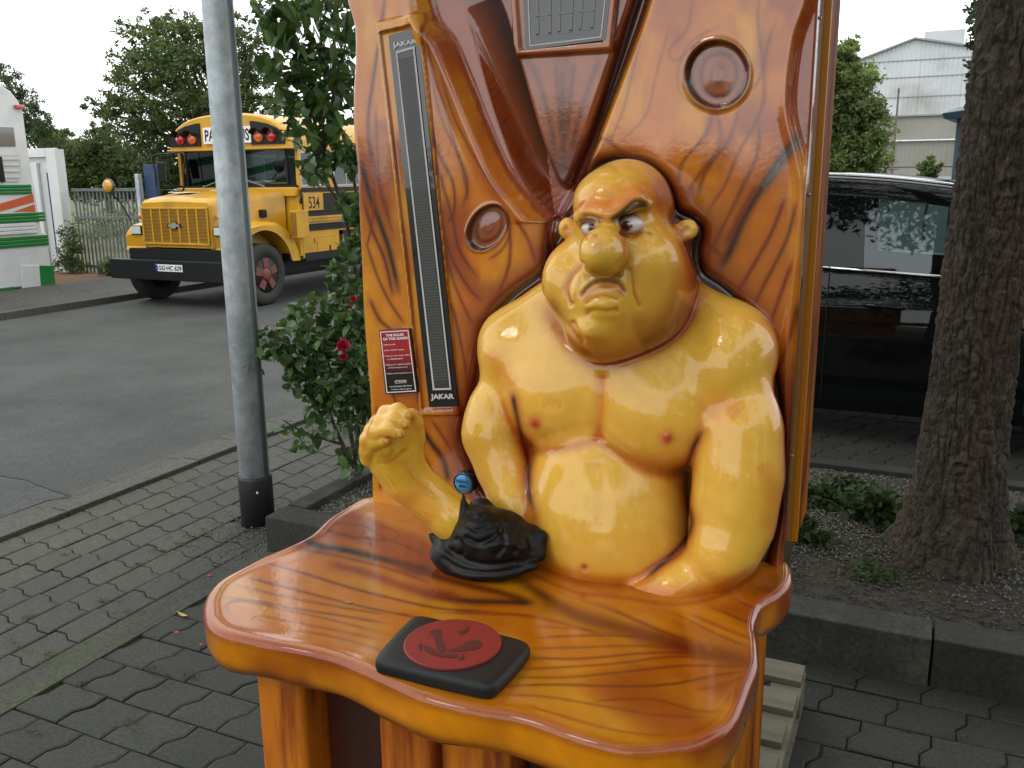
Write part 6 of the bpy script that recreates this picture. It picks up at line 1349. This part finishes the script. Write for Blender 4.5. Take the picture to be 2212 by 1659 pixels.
tree('understory_tree', 'low dark shrubby tree seen past the bus mirror over the chain-link fence', [(330, 385, 30), (370, 380, 30), (410, 385, 30), (450, 380, 30), (490, 380, 30), (350, 360, 24), (400, 410, 28), (360, 412, 26), (440, 412, 28)], 24.5, (-19.5, 24.5), .1, 14000, .15, DG0, MG1, 14, 'trees behind the fence')
tree('weeping_tree', 'wispy tree with hanging shoots rising behind the white coach', [(10, 165, 26), (40, 205, 28), (15, 230, 34), (70, 232, 24), (60, 265, 34), (95, 268, 16), (30, 290, 40), (85, 300, 34), (110, 320, 24), (-30, 200, 40), (-30, 280, 50), (120, 345, 26)], 22, (-27.5, 22.3), .14, 16000, .13, DG0, (.05, .085, .03), 5, 'trees behind the fence', droop=.9, aspect=.28)
tree('distant_tree', 'far pale green tree top peeping over the white panel and bushes', [(120, 290, 16), (140, 300, 18), (165, 318, 20), (110, 310, 18), (185, 330, 18), (150, 340, 30)], 40, (-46, 40.5), .2, 3500, .34, MG0, MG1, 6)
# hedge of shrubs along and behind the fence
for i, (px, py, r, lab) in enumerate([(150, 520, 30, 'leafy bush growing through the foot of the gate near the white panel'), (150, 565, 30, 'dark low bush at the corner of the white wall panel'), (235, 580, 20, 'small bush at the foot of the gate beside the bus bumper')]):
    Y = 12.55; p = onY(px, py, Y); q = r*fwd(p)/FPX; root = empty('fence_shrub', (p.x, Y, .03), lab, 'shrub', 'shrubs at the gate')
    leafcloud('foliage', [((p.x, Y, max(p.z, q*.5)), (q*1.1, q*.6, q)), ((p.x+q*.4, Y, max(p.z-q*.6, .15)), (q, q*.5, q*.6))], 900, .07, DG0, MG1, root, 50+i)
    MB().tube([(p.x, Y, .02), (p.x, Y, p.z)], [.012, .005], 5).ob('stem', m_bark, root)
leafcloud('field_scrub', [((-22+2.6*k, 18+1.2*(k % 3), .55), (1.7, 1.3, .75)) for k in range(7)]+[((-30+2.4*k, 30, 1.0), (1.9, 1.5, 1.2)) for k in range(10)], 15000, .16, DG0, MG1, None, 60, kind='stuff')
# trees on the right
tree('leafy_tree', 'dense green tree between the machine and the works hall', [(1800, 130, 34), (1830, 125, 32), (1850, 175, 40), (1800, 200, 50), (1855, 240, 46), (1800, 280, 56), (1870, 290, 46), (1880, 330, 40), (1820, 340, 60), (1840, 90, 14), (1885, 235, 20), (1760, 160, 50), (1740, 260, 60), (1750, 340, 60), (1878, 360, 30)], 33, (-2.9, 33), .22, 34000, .16, (.07, .115, .028), (.15, .20, .06), 8)
tree('yard_shrub', 'small round green shrub in front of the works hall', [(2010, 350, 12), (1998, 362, 12), (2024, 362, 12), (2010, 368, 14), (2005, 378, 14)], 28, (-.2, 28), .04, 1500, .12, MG0, MG1, 9, cat='shrub')
tree('far_conifer', 'dark ragged tree half hidden behind the thick trunk', [(2105, 20, 18), (2112, 60, 22), (2104, 100, 14), (2118, 130, 22), (2110, 170, 16), (2122, 200, 20), (2170, 60, 60), (2170, 160, 60), (2105, 190, 10), (2165, 260, 50)], 26, (1.9, 26.3), .2, 7000, .17, (.02, .04, .018), (.035, .06, .028), 10)
# ---- near tree trunk with furrowed bark
big = empty('trunk_tree', (.165, 4.13, .14), 'massive tree trunk with rough furrowed grey-brown bark in the gravel bed', 'tree')
nt_, nz2 = 520, 920
th = np.linspace(0, 2*math.pi, nt_, endpoint=False)[None, :]; zz = (np.linspace(0, 1, nz2)**1.7*5.2+.10)[:, None]
cxT = .180+.024*zz; cyT = 4.13+.01*zz
R0 = .147+.030*np.exp(-(zz-.14)/1.2)+.085*np.exp(-(zz-.14)/.22)*(1+.35*np.sin(th*5+1.0)+.25*np.sin(th*3+.4))
ct, st = np.cos(th)+0*zz, np.sin(th)+0*zz; Zb = zz+0*th
P3 = lambda fx, fz, o: np.stack([ct*fx+o, st*fx+o, Zb*fz], -1)
warp = fbm(P3(2.2, 3, 3), 3, 71)-.5
fur = np.abs(vnoise(np.stack([ct*7+warp*2.4, st*7+warp*2.4, Zb*13+warp*3], -1), 72)-.5)*2
fur2 = np.abs(vnoise(np.stack([ct*17+warp*3, st*17+warp*3, Zb*46+warp*4], -1), 73)-.5)*2
fine = fbm(P3(34, 60, 0), 3, 75)
R = R0+.011*(np.clip(fur*1.7, 0, 1)-.6)+.005*(np.clip(fur2*1.6, 0, 1)-.5)+.008*(fine-.5)-.007*sst(.30, .0, np.abs(vnoise(np.stack([ct*3+warp*2, st*3+warp*2, Zb*16], -1), 78)-.5)*2)+.012*(fbm(P3(1.5, 2.2, 9), 2, 77)-.5)
for (a, z, s) in ((-1.9, 1.05, 1), (-1.35, 1.75, 1), (-2.3, 2.2, .8), (-1.6, .62, .7)):           # branch scars
    dth = np.angle(np.exp(1j*(th-a))); rr = np.hypot(dth*.19/.055, (Zb-z)/.035)/s; R = R+.010*np.exp(-((rr-1.0)/.35)**2)-.010*np.exp(-(rr/.6)**2)
V = np.stack([cxT+R*ct, cyT+R*st, Zb], -1).reshape(-1, 3)
i = np.arange(nz2-1)[:, None]*nt_; j = np.arange(nt_)[None, :]; j2 = (j+1) % nt_; F = np.stack([i+j, i+j2, i+nt_+j2, i+nt_+j], -1).reshape(-1, 4)
bc0 = lerp3(np.array((.016, .012, .008)), np.array((.078, .062, .043)), np.clip(fur*1.25, 0, 1)*.55+np.clip(fur2*1.3, 0, 1)*.3+.15*fine)
bc0 = lerp3(bc0, (.055, .05, .028), .45*sst(.5, .7, fbm(P3(2.5, 2.5, 30), 3, 79))); bc0 = lerp3(bc0, (.07, .036, .02), .4*sst(.52, .68, fbm(P3(3.5, 1.5, 60), 3, 80)))
m_bk2 = mat('furrowed_bark', (1, 1, 1), rough=.92, vcol=True, bump=1.0, bscale=38, bdist=.014, stretch=(1.6, 1.6, 1), speck=(45, .5, .25))
mk('trunk', V, F, m_bk2, big, smooth=True, col=bc0.reshape(-1, 3))
r = random.Random(5); cl = []
for k in range(16):
    a = 2*math.pi*k/16*2.4+r.uniform(-.3, .3); rad = r.uniform(1.2, 3.9); z = r.uniform(4.7, 7.5)-.12*rad; c = (.3+rad*math.cos(a), 3.4+rad*math.sin(a), z)
    cl.append((c, (1.25, 1.25, .5))); MB().tube([(.22, 4.15, z-r.uniform(.4, 1.2)), ((c[0]+.2)/2, (c[1]+4.1)/2, z-.1), c], [.06, .04, .012], 7).ob('branch', m_bark, big, smooth=True, fix=False)
cl += [((-1.6, 1.0, 5.1), (1.5, 1.2, .45)), ((.4, .4, 5.4), (1.5, 1.2, .45)), ((-2.6, 2.6, 5.3), (1.2, 1.2, .45)), ((-2.6, -1.0, 4.9), (1.3, 1.1, .5)), ((-.6, -1.8, 5.2), (1.4, 1.2, .5)), ((1.4, -1.2, 4.8), (1.3, 1.2, .5)), ((-1.8, -3.6, 5.6), (1.4, 1.2, .5)), ((.6, -3.8, 5.3), (1.5, 1.2, .5)), ((2.6, -2.8, 5.4), (1.2, 1.2, .5)), ((-3.6, .6, 5.4), (1.2, 1.2, .45)), ((2.4, 1.2, 5.0), (1.3, 1.3, .5)), ((1.8, 5.8, 4.3), (1.2, 1.0, .4)), ((-1.5, 6.2, 4.4), (1.0, .9, .35))]
MB().tube([(.22, 4.13, 5.0), (.25, 4.15, 8.5)], [.15, .04], 10).ob('leader', m_bark, big, smooth=True, fix=False)
leafcloud('crown', cl, 38000, .16, (.025, .045, .018), (.045, .075, .028), big, 90, aspect=.35, droop=.4)
# ground ivy and weeds in the bed
def patch_(name, lab, px, py, w_, h_, n, seed, s=.035):
    p = onZ(px, py, .16); root = empty(name, (p.x, p.y, .15), lab, 'plant', 'low plants in the gravel bed')
    leafcloud('foliage', [((p.x, p.y, .15+h_*.5), (w_, w_*.6, h_*.6))], n, s, (.022, .045, .012), (.045, .085, .022), root, seed, aspect=.7, droop=0); MB().tube([(p.x, p.y, .13), (p.x, p.y, .15+h_*.5)], .004, 5).ob('stem', m_bark, root)
patch_('ground_ivy', 'low leafy plants in the gravel, left of the big trunk base', 1890, 1130, .17, .14, 650, 101, .05)
patch_('ground_ivy', 'dark ground cover behind the gravel, left of the trunk at its upper edge', 1850, 1085, .22, .09, 550, 102, .045)
patch_('ground_ivy', 'small weeds in the gravel right beside the machine, upper patch', 1760, 1085, .12, .10, 350, 103)
patch_('ground_ivy', 'grassy weed tuft in the gravel touching the machine side', 1735, 1165, .10, .10, 350, 104, .04)
patch_('ground_ivy', 'green leaves at the right edge behind the big trunk', 2212, 1165, .12, .16, 350, 105, .05)
patch_('ground_ivy', 'sparse weeds on the bare soil in front of the trunk base', 1860, 1225, .16, .03, 120, 106, .03)
# moss tufts and fallen things on the paving
moss = leafcloud('moss_tufts', [((p.x, p.y, .004), (.05+.03*(k % 3), .035, .006)) for k, p in enumerate([onZ(*q) for q in ((298, 1220), (330, 1190), (420, 1160), (455, 1150), (230, 1300), (60, 1400), (180, 1480), (110, 1430), (330, 1450), (270, 1330), (390, 1175), (480, 1225), (120, 1205), (40, 1330), (420, 1460), (80, 1590), (300, 1560), (2000, 1580), (1850, 1480), (1930, 1400))])], 1500, .008, (.045, .065, .012), (.08, .09, .03), None, 110, aspect=.5, droop=-.5, kind='stuff')
def flat_leaf(name, lab, cat, p, L, W, ang, m, curl=.01):
    n = 8; top = []; c, s = math.cos(ang), math.sin(ang); g = []
    for i in range(n+1):
        t = i/n; w_ = W*math.sin(math.pi*t)**.8+.0005; row = []
        for k in (-1, 0, 1): x = L*(t-.5); y = k*w_/2; row.append((p.x+x*c-y*s, p.y+x*s+y*c, p.z+.004+curl*(2*t-1)**2+(.004 if k else 0)))
        g.append(row)
    o = MB().sheet(g).ob(name, m, None, smooth=True, base=(p.x, p.y, p.z), fix=False); return tag(o, lab, cat)
m_yl = mat('yellow_dead_leaf', (.42, .30, .08), rough=.7); m_pt = mat('pink_petal', (.55, .04, .12), rough=.6)
flat_leaf('fallen_leaf', 'yellow fallen leaf on the dark pavers left of the table', 'leaf', onZ(395, 1332, .003),   .075, .016, -.15, m_yl)
flat_leaf('fallen_petal', 'pink petal on the pavers just below the yellow fallen leaf', 'petal', onZ(381, 1369, .003), .020, .014, .6, m_pt, .004)
flat_leaf('fallen_petal', 'pink petal lying close to the left edge of the table', 'petal', onZ(433, 1396, .003), .016, .010, 1.2, m_pt, .004)
flat_leaf('fallen_petal', 'small red petal on the edging strip between the lamp post and the table', 'petal', onZ(452, 1246, .003), .024, .014, .2, m_pt, .004)
flat_leaf('table_scrap', 'tiny straw-coloured scrap lying on the table top left of the elbow pad', 'scrap', Vector((*onZ(752, 1309, TZ)[:2], TZ)), .022, .004, .4, m_yl, .002)

# ---- rose bush: canes, separate leaves, flowers
rose = empty('rose_bush', (-2.72, 3.95, .15), 'tall leafy rose bush with red blooms growing against the machine', 'rose bush')
m_cane = mat('rose_cane', (.055, .060, .028), rough=.7, c2=(.07, .045, .025), nscale=12, bump=.4, bscale=60)
r = random.Random(21); RB = Vector((-2.62, 3.90, .14)); canes = []
def rp3(px, py, Y): return onY(px, py, Y)
CN = [[(765, 1010, 3.9), (740, 960, 3.85), (715, 900, 3.8), (690, 800, 3.7), (660, 700, 3.65)], [(740, 960, 3.85), (690, 945, 3.8), (650, 930, 3.75), (612, 908, 3.7)], [(765, 1010, 3.9), (775, 900, 4.0), (760, 780, 4.0), (740, 640, 4.0)],
      [(780, 1000, 3.95), (790, 800, 4.05), (770, 600, 4.05), (740, 450, 4.0), (700, 330, 3.95), (670, 230, 3.9), (640, 110, 3.85), (600, 10, 3.8), (590, -60, 3.8)], [(770, 1000, 3.95), (750, 850, 4.1), (790, 640, 4.1), (770, 420, 4.1), (730, 250, 4.1), (700, 120, 4.1), (680, 0, 4.1)],
      [(700, 850, 3.8), (640, 780, 3.7), (590, 740, 3.65), (550, 760, 3.6)], [(720, 820, 3.8), (690, 740, 3.8), (640, 720, 3.75)], [(740, 450, 4.0), (690, 380, 3.9), (650, 370, 3.85)], [(780, 600, 4.1), (785, 380, 4.2), (780, 200, 4.2), (770, 60, 4.2), (760, -40, 4.2)],
      [(700, 330, 3.95), (720, 200, 4.0), (745, 100, 4.0), (750, 10, 4.0)], [(670, 230, 3.9), (620, 200, 3.85), (590, 180, 3.8)]]
cn = []
for c in CN: 
    P = [tuple(rp3(*p)) for p in c]; P = [tuple(p) for p in cr(P, 5)]; n = len(P); k0 = .0125 if c[0][1] > 990 else .007
    MB().tube(P, [k0*(1-.8*i/n)+.0015 for i in range(n)], 7).ob('cane', m_cane, rose, smooth=True, fix=False); cn.append(P)
# twigs against the sky
tw_ = MB()
for k in range(46):
    x0, y0_ = r.uniform(680, 775), r.uniform(120, 260); x1, y1_ = x0-r.uniform(10, 60)+(y0_-200)*.1, y0_-r.uniform(60, 140); Y = r.uniform(4.1, 4.5); a, b_ = rp3(x0, y0_, Y), rp3(x1, y1_, Y); tw_.tube([a, (a+b_)/2+Vector((.02, 0, .01)), b_], [.004, .003, .0015], 4)
tw_.ob('twigs', m_cane, rose, kind='stuff', fix=False)
# leaf mesh: pointed oval, folded along the midrib
def leaf_geo(n=5):
    prof = [(0, .0), (.12, .36), (.35, .5), (.65, .40), (.88, .16), (1.0, 0)]; v = []; f = []
    for t, w_ in prof: v += [(t-.5, -w_*.62, .06*math.sin(t*3)+.10*w_-.10*t*t), (t-.5, 0, .06*math.sin(t*3)-.10*t*t), (t-.5, w_*.62, .06*math.sin(t*3)+.10*w_-.10*t*t)]
    for i in range(5):
        for k in (0, 1): f.append((i*3+k, i*3+k+1, (i+1)*3+k+1, (i+1)*3+k))
    return np.array(v), f
LV, LF = leaf_geo()
lm = []
for k in range(6):
    me = bpy.data.meshes.new('leaf'); me.from_pydata([tuple(p) for p in LV], [], LF); me.materials.append(m_leafn); a = me.color_attributes.new('Col', 'FLOAT_COLOR', 'POINT')
    t = k/5; c = np.array((.034, .078, .020))*(1-t)+np.array((.100, .180, .046))*t; cc = np.ones((len(LV), 4), np.float32); cc[:, :3] = c; cc[1::3, :3] = c*1.35; a.data.foreach_set('color', cc.ravel())
    me.polygons.foreach_set('use_smooth', [True]*len(LF)); lm.append(me)
LC = [(700, 800, 75, 3.75, 190), (640, 740, 50, 3.68, 70), (590, 745, 36, 3.64, 44), (735, 740, 60, 3.85, 110), (700, 690, 55, 3.8, 80), (760, 820, 55, 3.9, 110), (750, 640, 45, 3.95, 70), (715, 890, 60, 3.8, 90), (770, 900, 45, 3.95, 60), (650, 830, 34, 3.7, 30), (548, 790, 20, 3.6, 7),
      (640, 950, 24, 3.72, 10), (668, 960, 22, 3.74, 10), (612, 925, 12, 3.72, 4), (760, 1000, 34, 3.9, 40), (765, 540, 30, 4.0, 60), (778, 470, 30, 4.05, 60), (752, 440, 24, 4.0, 40), (690, 375, 26, 3.9, 26), (660, 362, 20, 3.86, 14), (715, 320, 40, 3.95, 60), (770, 350, 34, 4.1, 50),
      (660, 300, 26, 3.9, 18), (690, 250, 45, 3.95, 70), (740, 220, 50, 4.1, 60), (640, 200, 40, 3.88, 50), (680, 150, 50, 3.95, 66), (740, 130, 46, 4.1, 46), (620, 110, 46, 3.85, 50), (680, 60, 60, 3.95, 70), (600, 40, 40, 3.82, 36), (745, 40, 46, 4.1, 44), (640, -10, 60, 3.9, 50), (580, 150, 28, 3.8, 24), (590, 70, 30, 3.8, 30), (575, 15, 26, 3.8, 22), (605, 235, 24, 3.82, 16), (630, 280, 20, 3.85, 12), (560, 40, 14, 3.78, 6), (715, 180, 40, 4.2, 40), (720, -30, 60, 4.0, 40),
      (790, 700, 30, 4.0, 40), (790, 860, 30, 4.0, 30), (725, 590, 24, 3.95, 24), (650, 680, 24, 3.76, 16), (600, 700, 14, 3.66, 4)]
allL = []
for px, py, rr, Y, n in LC:
    n = int(n*(1.25 if py > 300 else .95))
    for k in range(n):
        a = r.uniform(0, 6.28); q = rr*math.sqrt(r.uniform(0, 1))*1.05; p = rp3(px+q*math.cos(a), py+q*math.sin(a), Y+r.gauss(0, .08)); allL.append((p, r.uniform(.050, .088)*(1.2 if py < 330 else 1)))
r.shuffle(allL)
# nearest (largest) leaves as separate parts
allL.sort(key=lambda t: -(t[1]/fwd(t[0]))*r.uniform(.8, 1.2)); rest_v = []; rest_f = []; rest_c = []
for k, (p, s) in enumerate(allL):
    e = Euler((r.gauss(.2, .6), r.gauss(.55 if p.z > 1.9 else .35, .45), r.uniform(0, 6.28)))
    if k < 290:
        o = bpy.data.objects.new('leaf', lm[r.choice((0, 1, 1, 2, 2, 3, 3, 4, 5))]); COL.objects.link(o); o.parent = rose; o.location = p-rose.location; o.rotation_euler = e; o.scale = (s, s*(.72 if p.z > 1.9 else r.uniform(.75, 1.0)), s)
    else:
        M = np.array(e.to_matrix()); b0 = len(rest_v)*len(LV); rest_v.append(LV*s @ M.T+np.array(p)); rest_f += [tuple(q+b0 for q in f) for f in LF]; t = r.random(); c = np.array((.028, .066, .018))*(1-t)+np.array((.086, .160, .042))*t; rest_c.append(np.tile(c, (len(LV), 1)))
mk('foliage', np.concatenate(rest_v), np.array(rest_f), m_leafn, rose, smooth=True, col=np.concatenate(rest_c), kind='stuff')
m_rp = mat('crimson_petal', (.50, .012, .055), rough=.5, c2=(.34, .006, .03), nscale=30)
def bloom(px, py, Y, R, lab=None, ragged=1.0):
    c = rp3(px, py, Y); fl = bpy.data.objects.new('rose_bloom', None); 
    stem = MB().tube([tuple(c+Vector((.01, .02, -R*3))), tuple(c+Vector((0, .01, -R*.4)))], .0025, 5).ob('rose_bloom', m_cane, rose, base=tuple(c), fix=False)
    n = 22
    for k in range(n):
        lay = k/n; rad = R*(.18+.75*lay); a = k*2.4; tilt = .25+1.15*lay+r.uniform(-.15, .15); g = []
        for i in range(5):
            t = i/4; row = []
            for j in range(5):
                s = (j-2)/2; w_ = R*(.45+.25*lay)*math.sin(math.pi*(.12+.8*t))**.7*s; out = rad*.35+R*.9*t*math.sin(tilt)+.12*R*s*s*(1-lay)*-1; up = R*.85*t*math.cos(tilt)-R*.3+R*.10*math.sin(s*3+k)*t*ragged
                x = out*math.cos(a)-w_*math.sin(a); y = out*math.sin(a)+w_*math.cos(a); v = Vector((x, y, up)); v.rotate(Euler((1.0, .15, .35))); row.append(tuple(c+v))
            g.append(row)
        MB().sheet(g).ob('petal', m_rp, stem, smooth=True, fix=False)
bloom(741, 745, 3.62, .030); bloom(763, 645, 3.8, .016); bloom(755, 662, 3.8, .012); bloom(797, 590, 3.95, .018); bloom(742, 770, 3.63, .018)
# ---- unseen trees added on the right to darken the machine's reflections and side light
for i, (x, y) in enumerate(((8.5, -1.5), (9.2, 3.0), (7.6, -6.0), (5.5, -10.5))):
    tree('added_tree', '%s unseen tree added right of the photographer to darken reflections' % ('second', 'nearest', 'third', 'farthest')[i], [((x+a, y+b_, 2.6+c), (1.8, 1.8, 1.4)) for a, b_, c in ((0, 0, 0), (1.0, .9, .8), (-.8, -1.0, .5), (.3, 1.4, 1.6), (-.5, -.8, 1.9), (.2, .2, 3.0), (0, 1.6, -.9), (0, -1.5, -.9), (.3, 0, -1.6))], 0, (x, y), .2, 4200, .34, DG0, DG1, 300+i, 'unseen trees added right of the photographer')
# ---- tree line and a low store behind the camera (seen mirrored in the gloss)
for i in range(7):
    x = -50+17*i; y = -60-6*(i % 2); tree('street_tree', '%s street tree in the row behind the photographer' % ('leftmost', 'second', 'third', 'middle', 'fifth', 'sixth', 'last')[i], [((x+a*2.6, y+b_*2, 2.0+c), (5.0, 3.2, 1.4)) for a, b_, c in ((0, 0, 0), (1.5, .5, .5), (-1.6, -.4, .3), (.3, 1.2, 1.2), (-.5, -.8, 1.3))], 0, (x, y), .2, 3000, .7, DG0, MG1, 200+i, 'trees behind the photographer')
